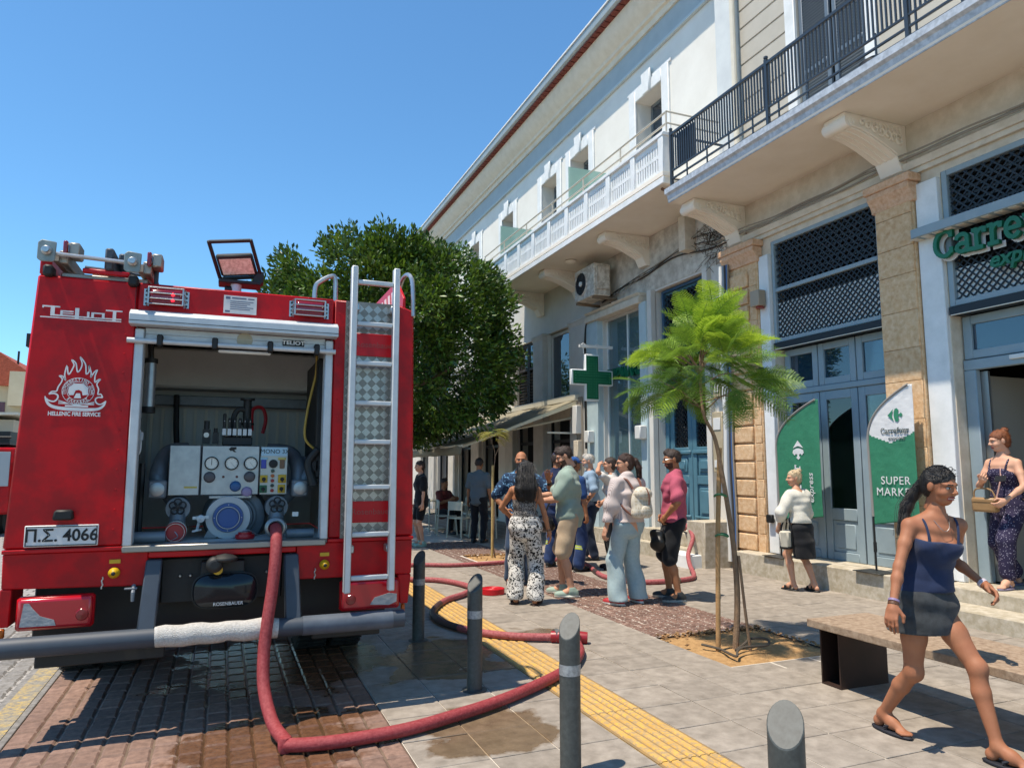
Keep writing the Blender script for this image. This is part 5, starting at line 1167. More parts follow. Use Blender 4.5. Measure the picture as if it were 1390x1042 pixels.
part('wing_mirror', MB().box(-1.42, -1.25, 11.3, 11.36, 1.7, 2.2).tube([(-1.14, 11.3, 2.25), (-1.34, 11.33, 2.22)], .015, 6), M_black, cab, bevel=.02)
part('side_marker', MB().box(-1.135, -1.105, 5.05, 5.11, 2.30, 2.38), M_black)
# ------------------------------------------------------------------ trees
def leaf_mat(name, c1, c2, rough=.45, trans=.25):
    m = bpy.data.materials.new(name); m.use_nodes = True; MATS[name] = m
    t = m.node_tree; N = t.nodes; L = t.links; p = N['Principled BSDF']; g = N.new('ShaderNodeNewGeometry')
    mx = N.new('ShaderNodeMix'); mx.data_type = 'RGBA'; mx.inputs[6].default_value = lin(c1); mx.inputs[7].default_value = lin(c2)
    L.new(g.outputs['Random Per Island'], mx.inputs[0]); L.new(mx.outputs[2], p.inputs['Base Color']); p.inputs['Roughness'].default_value = rough
    tl = N.new('ShaderNodeBsdfTranslucent'); hs = N.new('ShaderNodeHueSaturation'); hs.inputs['Value'].default_value = 1.6; hs.inputs['Hue'].default_value = .48
    L.new(mx.outputs[2], hs.inputs['Color']); L.new(hs.outputs[0], tl.inputs[0])
    ms = N.new('ShaderNodeMixShader'); ms.inputs[0].default_value = trans; L.new(p.outputs[0], ms.inputs[1]); L.new(tl.outputs[0], ms.inputs[2])
    L.new(ms.outputs[0], N['Material Output'].inputs[0]); return m
M_bark = mat('bark', '#6b5a48', .95, var=('#54463a', 14), bump=(60, .7, .02))
M_fic = leaf_mat('ficus leaf', '#1f3812', '#5c7d28', .42, .18)
def leaves(P, N_, L_, W_, fold=.25, rng=None):
    """folded leaf blades at P pointing along N_ ; arrays (n,3); returns verts, faces"""
    n = len(P); rng = rng or np.random.default_rng(3)
    D = N_ / np.linalg.norm(N_, axis=1, keepdims=True)
    A = rng.normal(size=(n, 3)); S_ = np.cross(D, A); S_ /= np.linalg.norm(S_, axis=1, keepdims=True); U_ = np.cross(S_, D)
    L_ = L_[:, None]; W_ = W_[:, None]
    v = np.stack([P, P + D*L_*.55 + S_*W_ + U_*W_*fold, P + D*L_ - U_*L_*.12, P + D*L_*.55 - S_*W_ + U_*W_*fold], 1).reshape(-1, 3)
    b = np.arange(n)[:, None]*4; f = np.concatenate([b + [0, 1, 2], b + [0, 2, 3]], 1).reshape(-1, 3)
    return v, f
FC = Vector((3.45, 16.3, 4.45)); FR = np.array((2.9, 2.8, 2.18))
fic = thing('clipped_tree', 'large dark green round-clipped tree behind the fire engine', 'tree', (3.45, 16.3, 0))
b = MB(); b.tube(smooth_path([(3.45,16.3,-.05), (3.48,16.32,1.0), (3.42,16.28,2.0), (3.47,16.3,3.2)], 5), [.2]*4+[.17]*8+[.14]*4, 12).build('trunk', M_bark, fic)
br = MB()
for k in range(9):
    a = k*.7; e = random.uniform(.5, 1.0); d = Vector((math.cos(a), math.sin(a), e)).normalized()
    p0 = Vector((3.45, 16.3, 2.0 + .1*k)); br.tube(smooth_path([p0, p0 + d*.9 + Vector((0,0,.15)), p0 + d*2.0], 4), [.09, .085, .08, .07, .06, .05, .045, .035, .025], 7)
br.build('limbs', M_bark, fic)
rng = np.random.default_rng(11)
nc = 380; d = rng.normal(size=(nc, 3)); d /= np.linalg.norm(d, axis=1, keepdims=True)
sup = (np.abs(d)**2.6).sum(1)**(-1/2.6)
rad = sup * np.where(rng.random(nc) < .75, rng.uniform(.86, 1.0, nc), rng.uniform(.4, .86, nc))
bump = 1 + .10*np.sin(d[:,0]*7+1)*np.sin(d[:,1]*6+d[:,2]*5) + .08*np.sin(d[:,2]*11+d[:,0]*9) - .10*np.clip(d[:,0]+d[:,2]-.9, 0, 1)
Cc = np.array(FC) + d*FR*(rad*bump)[:, None]
per = 175; cl = rng.normal(size=(nc, per, 3)); cl /= np.linalg.norm(cl, axis=2, keepdims=True); cl *= (rng.random((nc, per, 1))**.45)*.36
P = (Cc[:, None] + cl).reshape(-1, 3)
out = (P - np.array(FC)) / FR; out /= np.linalg.norm(out, axis=1, keepdims=True)
Nd = out*.75 + cl.reshape(-1, 3)/.36*.55 + rng.normal(size=P.shape)*.45 + np.array((0, 0, .12))
keep = P[:, 2] > 2.05; P, Nd = P[keep], Nd[keep]
v, f = leaves(P, Nd, rng.uniform(.10, .17, len(P)), rng.uniform(.024, .038, len(P)), rng=rng)
me = mesh_np('crown', v - np.array((3.45, 16.3, 0)), f); tag(link_mesh('crown', me, fic, [M_fic]))
# a few second trees down the street, behind the first
def small_tree(x, y, h, r, label, seed, m, nl=14000, trunk=.1, flat=.85):
    t = thing('street_tree', label, 'tree', (x, y, 0), 'trees further down the street'); rg = np.random.default_rng(seed)
    MB().tube([(x, y, -.05), (x+.05, y, h*.35), (x, y, h*.6)], [trunk, trunk*.85, trunk*.6], 9).build('trunk', M_bark, t)
    dd = rg.normal(size=(150, 3)); dd /= np.linalg.norm(dd, axis=1, keepdims=True); c = dd*np.array((r, r, r*flat))*rg.uniform(.5, 1, (150, 1)) + np.array((x, y, h-r*flat))
    q = rg.normal(size=(150, nl//150, 3)); P = (c[:, None] + q*.16*r).reshape(-1, 3)
    v, f = leaves(P, rg.normal(size=P.shape)+(P-np.array((x, y, h-r)))/r, rg.uniform(.1, .2, len(P)), rg.uniform(.03, .05, len(P)), rng=rg)
    link_mesh('crown', mesh_np('crown', v - np.array((x, y, 0)), f), t, [m])
# young feathery tree
jac = thing('young_feathery_tree', 'young tree with feathery bright green fronds tied to a wooden stake', 'tree', (4.25, 5.28, 0))
M_jt = mat('young bark', '#8b7157', .9, var=('#6d5743', 20), bump=(80, .6)); M_stake = mat('stake wood', '#b08a5c', .85, var=('#957148', 12), bump=(60, .3))
trunk = smooth_path([(4.23,5.28,-.03),(4.27,5.28,.4),(4.25,5.27,.8),(4.19,5.26,1.2),(4.13,5.27,1.6),(4.08,5.28,1.85),(3.99,5.3,2.05),(3.98,5.32,2.35),(4.0,5.34,2.6)], 5)
MB().tube(trunk, [.029-.018*i/(len(trunk)-1) for i in range(len(trunk))], 10).build('trunk', M_jt, jac)
MB().tube([(4.06,5.30,-.1),(4.10,5.30,1.0),(4.15,5.30,1.75)], .021, 12).build('stake', M_stake, jac)
MB().tube([(4.33,5.2,-.03),(4.30,5.22,.35),(4.27,5.24,.8)], [.014,.013,.012], 8).build('side_stem', M_jt, jac)
for z in (1.33, .98): MB().tube([(4.13+.055*math.cos(a), 5.285+.05*math.sin(a), z+.01*math.sin(a*2)) for a in np.linspace(0, 6.2, 14)], .010, 6).build('green_tie', mat('tie green', '#2f6a45', .6), jac)
M_fr = leaf_mat('frond', '#6a8f26', '#98b63a', .5, .4); M_fr2 = leaf_mat('frond deep', '#4d7024', '#6c8f30', .5, .32); M_rach = mat('rachis', '#6f8a3a', .6)
def frond_mesh(L_, seed, mt):
    rg = random.Random(seed); b = MB(); pts = []
    for i in range(13):
        t = i/12; pts.append(Vector((0, L_*t*(1-.10*t), -.30*L_*t*t + .05*L_*math.sin(3*t))))
    b.mtl(1).tube(pts, [.0035-.0025*i/12 for i in range(13)], 4); b.mtl(0)
    n = 13
    for i in range(1, n+1):
        t = .12 + .86*i/n; k = min(11, int(t*12)); p = pts[k].lerp(pts[k+1], t*12-k); tg = (pts[k+1]-pts[k]).normalized()
        pl = L_*.30*(math.sin(math.pi*min(1, .18+.75*t))**.7)*rg.uniform(.9, 1.1)
        for s in (-1, 1):
            dr = (Vector((s, .55, 0)) + tg*.1 + Vector((0, 0, rg.uniform(-.15, .12)))).normalized(); up = Vector((0, 0, 1)); sd = dr.cross(up).normalized(); m_ = 11
            for j in range(m_):
                u = (j+.6)/m_; c = p + dr*pl*u + Vector((0, 0, -.22*pl*u*u)); ll = pl*.25*(1-.45*u)
                for q in (-1, 1):
                    e = (sd*q + dr*.5 + up*rg.uniform(-.1, .15)).normalized(); w = dr*ll*.22
                    b.add([c-w, c+e*ll*.6-w*.9+up*.001, c+e*ll, c+e*ll*.5+w], [(0, 1, 2, 3)])
    me = bpy.data.meshes.new('frond'); me.from_pydata(b.v, [], b.f); me.polygons.foreach_set('material_index', b.m); me.materials.append(mt); me.materials.append(M_rach); return me
FM = [frond_mesh(L_, i, M_fr if i % 2 else M_fr2) for i, L_ in enumerate((.44, .40, .48, .42, .34, .45))]
cc = Vector((4.03, 5.33, 2.46)); random.seed(5); BC = [Vector(q) for q in ((.30, .05, .10), (-.30, -.05, .05), (.05, .30, .02), (-.02, -.30, .08), (.02, .0, .38), (.24, -.2, -.14), (-.22, .18, -.16), (-.15, -.12, .25), (.16, .12, .22))]
for k in range(165):
    th = random.uniform(0, 2*math.pi); u = random.random()
    el = math.asin(random.uniform(-.6, 1))
    d = Vector((math.cos(th)*math.cos(el), math.sin(th)*math.cos(el), math.sin(el)))
    ax = Vector((.44, .44, .50)) * (random.random()**.55); ct = BC[k % len(BC)]; p = cc + ct + Vector((d.x*ax.x, d.y*ax.y, d.z*ax.z))*.45 - Vector((0, 0, .04)); d = (d*.6 + ct.normalized()*.55).normalized()
    o = bpy.data.objects.new('frond', FM[(random.choice((1, 3, 5)) if d.z > .25 else random.choice((0, 2, 4))) if random.random() < .8 else k % 6]); COL.objects.link(o); o.parent = jac
    dd = (d + Vector((random.uniform(-.55, .55), random.uniform(-.55, .55), random.uniform(-.25, .45)))).normalized(); q = dd.to_track_quat('Y', 'Z') @ Matrix.Rotation(random.uniform(-.95, .95), 3, 'Y').to_quaternion(); o.rotation_mode = 'QUATERNION'; o.rotation_quaternion = q
    o.location = p - Vector((4.25, 5.28, 0)); s = random.uniform(.75, 1.05); o.scale = (s, s, s)
tw = MB()
for k in range(26):
    a = random.uniform(0, 6.28); e = random.uniform(.1, 1.2); d = Vector((math.cos(a), math.sin(a), e)).normalized(); p0 = Vector(trunk[-1]) - Vector((0, 0, random.uniform(0, .55)))
    tw.tube([p0, p0 + d*.2 + Vector((0,0,.03)), p0 + d*random.uniform(.3, .5)], [.008, .006, .003], 5)
tw.build('twigs', M_jt, jac)
# drip hose at its foot
dh = thing('drip_hose', 'kinked dark drip hose lying at the foot of the staked young tree', 'hose', (4.1, 5.2, 0))
MB().tube(smooth_path([(3.98,5.42,.03),(4.05,5.28,.02),(4.02,5.12,.025),(4.0,4.98,.03),(4.08,5.06,.05),(4.2,5.1,.06),(4.38,5.05,.07),(4.44,5.12,.10),(4.36,5.22,.09),(4.25,5.2,.05),(4.12,5.14,.03)], 6), .011, 7).build('tube', mat('drip hose', '#4a4238', .8), dh)
# bare sapling with a cane further on
sp = thing('bare_sapling', 'thin near-bare sapling with a wispy top tied to a bamboo cane', 'sapling', (4.5, 12.1, 0))
MB().tube([(4.47,12.05,-.1),(4.48,12.05,1.62)], .022, 10).build('cane', mat('bamboo', '#c0a568', .6, var=('#a58a50', 12)), sp)
b = MB(); b.tube(smooth_path([(4.55,12.1,-.02),(4.50,12.08,.25),(4.53,12.1,.8),(4.5,12.08,1.4),(4.54,12.1,1.8),(4.47,12.1,2.05),(4.36,12.1,2.35),(4.25,12.1,2.55)], 4), [.014-.0004*i for i in range(29)], 7); b.tube([(4.53,12.1,1.75),(4.6,12.05,1.95),(4.52,12,2.2)], [.008,.006,.004], 5); b.build('stem', M_jt, sp)
Ms = leaf_mat('sapling leaf', '#8d8a3a', '#a9a552', .6, .3); FS = frond_mesh(.34, 77, Ms)
for k in range(13):
    a = random.uniform(-.6, .9) if k % 4 else random.uniform(2, 4); o = bpy.data.objects.new('frond', FS); COL.objects.link(o); o.parent = sp; o.rotation_mode = 'QUATERNION'
    o.rotation_quaternion = Vector((math.cos(a), math.sin(a), random.uniform(-.25, .25))).to_track_quat('Y', 'Z'); o.location = (random.uniform(-.1, .12), random.uniform(-.1, .1), 2.18+random.uniform(-.1, .12))
# ------------------------------------------------------------------ people: signed-distance bodies meshed with surface nets
def smin(a, b, k):
    h = np.clip(.5 + .5*(b - a)/k, 0, 1); return b + (a - b)*h - k*h*(1 - h)
class Field:
    def __init__(s): s.p = []; s.cuts = []; s.noise = None
    def _add(s, fn, lo, hi, k, op='u'): s.p.append((fn, np.array(lo, float), np.array(hi, float), k, op)); return s
    def cone(s, a, b, ra, rb, k=.02, op='u'):
        a, b = np.array(a, float), np.array(b, float); d = b - a; L2 = max(1e-9, d @ d)
        def fn(X, Y, Z):
            px, py, pz = X-a[0], Y-a[1], Z-a[2]; t = np.clip((px*d[0]+py*d[1]+pz*d[2])/L2, 0, 1)
            return np.sqrt((px-t*d[0])**2+(py-t*d[1])**2+(pz-t*d[2])**2) - (ra+(rb-ra)*t)
        r = max(ra, rb); return s._add(fn, np.minimum(a, b)-r, np.maximum(a, b)+r, k, op)
    def chain(s, pts, rs, k=.02):
        for i in range(len(pts)-1): s.cone(pts[i], pts[i+1], rs[i], rs[i+1], k)
        return s
    def ell(s, c, r, k=.02, op='u', ax=None):
        c, r = np.array(c, float), np.array(r, float); m = r.min(); ax_ = np.eye(3) if ax is None else np.array(ax, float)
        def fn(X, Y, Z):
            q = [X-c[0], Y-c[1], Z-c[2]]; u = [sum(ax_[i][j]*q[j] for j in range(3))/r[i] for i in range(3)]
            return (np.sqrt(u[0]**2+u[1]**2+u[2]**2) - 1)*m
        R_ = r.max() if ax is not None else r
        return s._add(fn, c-R_, c+R_, k, op)
    def loft(s, secs, X_, Y_, k=.015):
        """secs: (centre, half width, half depth); X_, Y_ the width and depth directions"""
        X_, Y_ = np.array(X_, float), np.array(Y_, float)
        for (c0, a0, b0), (c1, a1, b1) in zip(secs[:-1], secs[1:]):
            c0, c1 = np.array(c0, float), np.array(c1, float); d = c1-c0; L2 = d @ d
            def fn(X, Y, Z, c0=c0, d=d, L2=L2, a0=a0, a1=a1, b0=b0, b1=b1):
                q = [X-c0[0], Y-c0[1], Z-c0[2]]; tr = (q[0]*d[0]+q[1]*d[1]+q[2]*d[2])/L2; t = np.clip(tr, 0, 1)
                a, b = a0+(a1-a0)*t, b0+(b1-b0)*t; w = (tr-t)*math.sqrt(L2)
                q = [q[i]-t*d[i] for i in range(3)]; u = (q[0]*X_[0]+q[1]*X_[1]+q[2]*X_[2])/a; v = (q[0]*Y_[0]+q[1]*Y_[1]+q[2]*Y_[2])/b
                m = np.minimum(a, b); return (np.sqrt(u*u+v*v+(w/m*1.6)**2)-1)*m
            r = max(a0, a1, b0, b1); s._add(fn, np.minimum(c0, c1)-r, np.maximum(c0, c1)+r, k)
        return s
    def cut(s, n, o): s.cuts.append((np.array(n, float), o)); return s          # keep n.p < o
    def mesh(s, res):
        adds = [q for q in s.p if q[4] == 'u']; lo = np.min([q[1] for q in adds], 0) - 3*res; hi = np.max([q[2] for q in adds], 0) + 3*res
        n = np.ceil((hi-lo)/res).astype(int)+1; g = [lo[i]+res*np.arange(n[i]) for i in range(3)]; V = np.full(n, .25, np.float32)
        for fn, a, b, k, op in s.p:
            m = k + 2.5*res; i0 = np.maximum(0, np.floor((a-m-lo)/res).astype(int)); i1 = np.minimum(n, np.ceil((b+m-lo)/res).astype(int)+1)
            if (i1 <= i0).any(): continue
            sl = tuple(slice(i0[j], i1[j]) for j in range(3))
            D = fn(g[0][sl[0]][:, None, None], g[1][sl[1]][None, :, None], g[2][sl[2]][None, None, :])
            V[sl] = smin(V[sl], D, k) if op == 'u' else -smin(-V[sl], D, k)
        X, Y, Z = g[0][:, None, None], g[1][None, :, None], g[2][None, None, :]
        if s.noise: V = V + s.noise(X, Y, Z)
        for nn, o in s.cuts: V = np.maximum(V, nn[0]*X+nn[1]*Y+nn[2]*Z-o)
        return surface_nets(V, lo, res)
def surface_nets(V, lo, res):
    n = np.array(V.shape); cn = n-1; N_ = int(cn.prod()); acc = np.zeros((N_, 3)); cnt = np.zeros(N_); quads = []
    cid = lambda I: (I[:, 0]*cn[1]+I[:, 1])*cn[2]+I[:, 2]
    edges = []
    for ax in range(3):
        s0 = [slice(None)]*3; s1 = [slice(None)]*3; s0[ax] = slice(0, -1); s1[ax] = slice(1, None)
        A, B = V[tuple(s0)], V[tuple(s1)]; I = np.argwhere((A < 0) != (B < 0)); a = A[tuple(I.T)]; b = B[tuple(I.T)]
        P = I.astype(float); P[:, ax] += a/(a-b); edges.append((ax, I, P, a < 0))
        o1, o2 = [q for q in range(3) if q != ax]
        for d1 in (0, 1):
            for d2 in (0, 1):
                J = I.copy(); J[:, o1] -= d1; J[:, o2] -= d2; ok = ((J >= 0) & (J < cn)).all(1); c = cid(J[ok])
                for q in range(3): acc[:, q] += np.bincount(c, P[ok][:, q], N_)
                cnt += np.bincount(c, minlength=N_)
    act = np.flatnonzero(cnt); idx = np.full(N_, -1); idx[act] = np.arange(len(act)); verts = lo + res*acc[act]/cnt[act][:, None]
    for ax, I, P, sg in edges:
        o1, o2 = (ax+1) % 3, (ax+2) % 3; ok = (I[:, o1] > 0) & (I[:, o2] > 0) & (I[:, o1] < cn[o1]) & (I[:, o2] < cn[o2]); J = I[ok]; q = []
        for d1, d2 in ((0, 0), (1, 0), (1, 1), (0, 1)):
            K = J.copy(); K[:, o1] -= d1; K[:, o2] -= d2; q.append(idx[cid(K)])
        Q = np.stack(q, 1); f = sg[ok]; Q[~f] = Q[~f][:, ::-1]; quads.append(Q)
    return verts, np.concatenate(quads)
def rotm(yaw=0, pitch=0, roll=0):
    """columns: right, forward, up of a head turned yaw left, pitched down, rolled"""
    return np.array(Matrix.Rotation(R(yaw), 3, 'Z') @ Matrix.Rotation(R(-pitch), 3, 'X') @ Matrix.Rotation(R(roll), 3, 'Y'))
def ik(a, t, l1, l2, pole):
    a, t, pole = np.array(a, float), np.array(t, float), np.array(pole, float); d = t-a; L = np.linalg.norm(d); L = min(max(L, .02), (l1+l2)*.999); u = d/np.linalg.norm(d); t = a+u*L
    x = (l1*l1-l2*l2+L*L)/(2*L); h = math.sqrt(max(0, l1*l1-x*x)); p = pole-u*(pole @ u); p /= max(1e-6, np.linalg.norm(p)); return a+u*x+p*h, t
def folds(amp, f=(9, 11, 6), seed=0.):
    return lambda X, Y, Z: 1.45*amp*(np.sin(f[0]*X*2+3*np.sin(Z*5+seed)+seed)*np.sin(f[1]*Y*2+Z*f[2]*2+seed*2)+.5*np.sin(Z*f[2]*5+X*20+2*np.sin(Y*12+seed)))
def skin(n, c, c2=None): return mat('skin '+n, c, .58, var=(c2 or c, 9), spec=.3, bump=(350, .12))
def fabric(n, c, c2=None, sc=14, **k): return mat('cloth '+n, c, .9, var=(c2 or c, sc), bump=(260, .15), spec=.2, sheen=.15, **k)
def put(name, v, f, mats, parent, mi=None):
    me = mesh_np(name, v, f)
    for m in mats: me.materials.append(m)
    if mi is not None: me.polygons.foreach_set('material_index', np.asarray(mi, np.int32))
    me.polygons.foreach_set('use_smooth', [True]*len(f)); o = bpy.data.objects.new(name, me); COL.objects.link(o); o.parent = parent; return o
FACE = mat('eye white', '#a59b92', .4); IRIS = mat('eye dark', '#1c130e', .2)
class Person:
    def __init__(s, label, loc, heading, H=1.72, sex='m', fat=1.0, feetR=(.11, 0), feetL=(-.11, 0), yawR=-8, yawL=8, hip=(0, 0), drop=0., lean=(0, .02), handR=None, handL=None,
                 poleR=(.5, -1, -.3), poleL=(-.5, -1, -.3), head=(0, 5, 0), kneeR=(.1, 1, 0), kneeL=(-.1, 1, 0), liftR=0, liftL=0, skin_m=None, hair_m=None, res=.0115, curl=(.7, .7), dorsR=None, dorsL=None, twist=0., group=None, beard=None, shy=0, cat='person', lip='#8a4a44', barefeet=False, smile=False):
        s.smile = smile
        k = s.k = H/1.72; s.sex = sex; s.fat = fat; s.res = res; s.head = head; s.skin = skin_m; s.hair = hair_m; s.beard = beard; s.curl = curl
        s.root = thing('person', label, cat, loc, group); s.root.rotation_euler = (0, 0, R(heading)); WLOC[s.root.name] = Vector((0, 0, 0))
        f = sex == 'f'; V3 = lambda x, y, z: np.array((x, y, z))*k
        hw = .092 if not f else .09; sw = .185 if not f else .155
        pel = np.array((hip[0], hip[1], .93*k-drop)); s.pel = pel; s.hipR, s.hipL = pel+V3(hw, 0, -.02), pel+V3(-hw, 0, -.02)
        s.neck = pel + np.array((lean[0], lean[1], math.sqrt(max(.1, (.54*k)**2-lean[0]**2-lean[1]**2)))); s.up = (s.neck-pel)/np.linalg.norm(s.neck-pel)
        ct, st = math.cos(R(twist)), math.sin(R(twist)); s.X = np.array((ct, st, 0)); s.Y = np.cross(s.up, s.X); s.Y /= np.linalg.norm(s.Y)
        s.shR = s.neck + (s.X*(sw)-s.up*.078)*k - s.Y*shy; s.shL = s.neck - (s.X*(sw)+s.up*.078)*k - s.Y*shy
        bf = .014 if barefeet else 0; s.ankR = np.array((feetR[0], feetR[1], .085*k+liftR+bf)); s.ankL = np.array((feetL[0], feetL[1], .085*k+liftL+bf)); s.yR, s.yL = yawR, yawL
        s.kneeR, s.ankR = ik(s.hipR, s.ankR, .425*k, .42*k, kneeR); s.kneeL, s.ankL = ik(s.hipL, s.ankL, .425*k, .42*k, kneeL)
        hR = np.array(handR if handR is not None else s.shR+V3(.07, .04, -.54)); hL = np.array(handL if handL is not None else s.shL+V3(-.07, .04, -.54))
        s.elR, s.wrR = ik(s.shR, hR, .285*k, .25*k, poleR); s.elL, s.wrL = ik(s.shL, hL, .285*k, .25*k, poleL)
        s.dR, s.dL = dorsR, dorsL; s.hc = s.neck + s.up*.045*k + np.array((0, .03, 0))*k + np.array((0, 0, .125))*k; s.HR = rotm(*head)
        s.lip = lip; s.bare = barefeet
    def at(s, z): return s.pel + s.up*(z-.93)*s.k                       # point on the spine at standing height z
    def torso_secs(s, inf=0., z0=.84, z1=1.47):
        f, k, ft = s.sex == 'f', s.k, s.fat
        T = [(.84, .155, .105), (.93, .168*(1.03 if f else 1), .118), (1.02, .152, .110), (1.09, .128 if f else .146, .098), (1.2, .136 if f else .158, .106), (1.29, .15 if f else .172, .112), (1.37, .142 if f else .168, .098), (1.43, .10, .07), (1.49, .055, .055)]
        return [(s.at(z), (a*ft+inf)*k, (b*ft+inf)*k) for z, a, b in T if z0-.001 <= z <= z1+.03]
    def body(s):
        k, F = s.k, Field(); f = s.sex == 'f'; g = .85 if f else 1.0; fat = .5+.5*s.fat
        F.loft(s.torso_secs(), s.X, s.Y, .03)
        if f:
            for sg in (-1, 1): F.ell(s.at(1.265)+s.X*.068*sg*k+s.Y*.085*k, np.array((.058, .05, .055))*k, .03)
        F.cone(s.neck-s.up*.02*k, s.hc-s.HR[:, 2]*.06*k, (.046 if f else .055)*k, (.040 if f else .046)*k, .02)
        for sh, el, wr in ((s.shR, s.elR, s.wrR), (s.shL, s.elL, s.wrL)):
            m = el+(wr-el)*.3; F.cone(sh*.7+s.neck*.3-s.up*.012*k, sh, .05*k*g, .052*k*g, .04); F.chain([sh, sh+(el-sh)*.45, el, m, wr], [x*k*g*fat for x in (.052, .046, .037, .039, .025)], .02)
        for hp, kn, an, yw in ((s.hipR, s.kneeR, s.ankR, s.yR), (s.hipL, s.kneeL, s.ankL, s.yL)):
            cf = kn+(an-kn)*.33 - np.array((0, .012, 0))*k; F.chain([hp, hp+(kn-hp)*.5, kn], [x*k*fat for x in (.086, .074, .053)], .025); F.chain([kn, cf, an], [x*k*fat for x in (.051, .052, .033)], .02)
            F.ell(kn+np.array((-math.sin(R(yw)), math.cos(R(yw)), 0))*.012*k, np.array((.05, .048, .055))*k*fat, .03)
            fw = np.array((-math.sin(R(yw)), math.cos(R(yw)), 0)); gz = np.array((0, 0, 1)); an0 = an-gz*.085*k
            F.ell(an0-fw*.035*k+gz*.035*k, np.array((.034, .036, .036))*k, .02); F.chain([an+gz*0, an0+fw*.07*k+gz*.05*k, an0+fw*.15*k+gz*.022*k], [.036*k, .036*k, .020*k], .025)
            rt = np.array((fw[1], -fw[0], 0))
            if s.bare:
                for j, (o, ln) in enumerate(((-.028, .185), (-.012, .195), (.004, .19), (.018, .18), (.031, .168))): F.cone(an0+fw*.13*k+rt*o*k*.9*(1 if hp is s.hipR else -1)+gz*.02*k, an0+fw*(ln)*k+rt*o*k*1.05*(1 if hp is s.hipR else -1)+gz*.013*k, .013*k, .0095*k, .006)
            else: F.ell(an0+fw*.14*k+gz*.022*k, np.array((.042, .05, .02))*k, .02, ax=np.stack([rt, fw, gz]))
        F.cut((0, 0, -1), 0.)
        v, q = F.mesh(s.res); vs, qs, ms = [v], [q], [np.zeros(len(q), int)]; off = len(v)
        hv, hq, hm = s.head_mesh(); vs.append(hv); qs.append(hq+off); ms.append(hm); off += len(hv)
        for sg, el, wr, do, cu in ((1, s.elR, s.wrR, s.dR, s.curl[0]), (-1, s.elL, s.wrL, s.dL, s.curl[1])):
            v, q = s.hand_mesh(sg, el, wr, do, cu); vs.append(v); qs.append(q+off); ms.append(np.zeros(len(q), int)); off += len(v)
        hairm = s.hair or s.skin
        s.bodyo = put('body', np.concatenate(vs), np.concatenate(qs), [s.skin, FACE, IRIS, hairm, mat('lip '+s.lip, s.lip, .4), mat('beard '+(s.beard or '#222222'), s.beard or '#222222', .95, bump=(400, .6))], s.root, np.concatenate(ms)); return s
    def head_mesh(s):
        F = Field(); k = s.k; f = s.sex == 'f'
        F.ell((0, -.014, .030), (.073, .092, .084), .03).ell((0, .020, -.028), (.060, .068, .080), .03).ell((0, .034, -.082), (.040 if f else .046, .042, .030), .025)
        F.ell((0, .068, .026), (.05, .022, .012), .015).cone((0, .085, .018), (0, .108, -.018), .0075, .0115, .008).ell((.011, .094, -.022), (.008, .01, .007), .006).ell((-.011, .094, -.022), (.008, .01, .007), .006)
        for sg in (-1, 1):
            F.ell((sg*.031, .096, .006), (.018, .018, .012), .012, 's').ell((sg*.031, .0705, .005), (.0135, .0145, .0125), .004).ell((sg*.076, -.012, -.004), (.010, .021, .032), .008).ell((sg*.042, .055, -.030), (.022, .025, .022), .02)
        F.ell((0, .088, -.051), (.024, .012, .0062), .005).ell((0, .086, -.064), (.020, .012, .0068), .005)
        F.cone((0, -.02, -.05), (0, -.035, -.17), .053 if not f else .043, .05 if not f else .042, .03)
        F.cut((0, 0, -1), .16)
        v, q = F.mesh(.0058 if s.res > .009 else .0042); c = v[q].mean(1); x, y, z = c.T; ax = np.abs(x); m = np.zeros(len(q), int)
        ey = (np.abs(ax-.031) < .0145) & (np.abs(z-.005) < .0068) & (y > .064); m[ey] = 1; m[ey & (np.abs(ax-.031) < .0062)] = 2
        m[(z > .0120) & (z < .0150) & (np.abs(ax-.031) < .0155) & (y > .066)] = 2
        m[(ax > .013) & (ax < .048) & (np.abs(z-(.0275+.05*(.03-ax)*(ax > .03))) < (.0042 if f else .0058)) & (y > .055)] = 3
        if s.beard:
            bd = (z > -.125) & (y > .015) & (z < -.036-.25*np.maximum(0, .045-ax)*(ax > .02)*0) & ((z < -.068) | (ax > .040) | (np.abs(z+.038) < .006)); m[bd] = 5
        m[(ax < .0245) & (z < -.0455) & (z > -.0710) & (y > .0795)] = 4
        if s.smile: m[(ax < .030) & (z < -.0455) & (z > -.0700) & (y > .074)] = 4; m[(ax < .023) & (np.abs(z+.0575) < .0042) & (y > .078)] = 1
        v = v*k @ s.HR.T + s.hc; return v, q, m
    def hand_mesh(s, sg, el, wr, dors, curl):
        F = Field(); k = s.k
        F.ell((0, .045, 0), (.038, .052, .017), .01).cone((0, -.03, 0), (0, .02, 0), .026, .026, .02)
        for j, (x, L1, L2) in enumerate(((.029, .036, .038), (.010, .040, .042), (-.010, .037, .040), (-.028, .029, .031))):
            a = curl*(.75+.12*j); p0 = np.array((x, .082-.003*abs(j-1), 0)); p1 = p0+np.array((x*.12, math.cos(a)*L1, -math.sin(a)*L1)); a2 = a*2.1; p2 = p1+np.array((0, math.cos(a2)*L2, -math.sin(a2)*L2)); F.chain([p0-np.array((0, .02, 0)), p0, p1, p2], [.0095, .0098, .0088, .0072], .004)
        t0 = np.array((.030, .018, -.006)); t1 = t0+np.array((.026, .028, -.012-.01*curl)); t2 = t1+np.array((.006-.01*curl, .030, -.010)); F.chain([t0, t1, t2], [.014, .0115, .0085], .008)
        v, q = F.mesh(.0048); v[:, 0] *= -sg
        if sg > 0: q = q[:, ::-1]
        y = wr-el; y = y/np.linalg.norm(y); z = np.array(dors if dors is not None else (sg*1., .1, .1), float); z = z-y*(z @ y); z /= np.linalg.norm(z); x = np.cross(y, z)
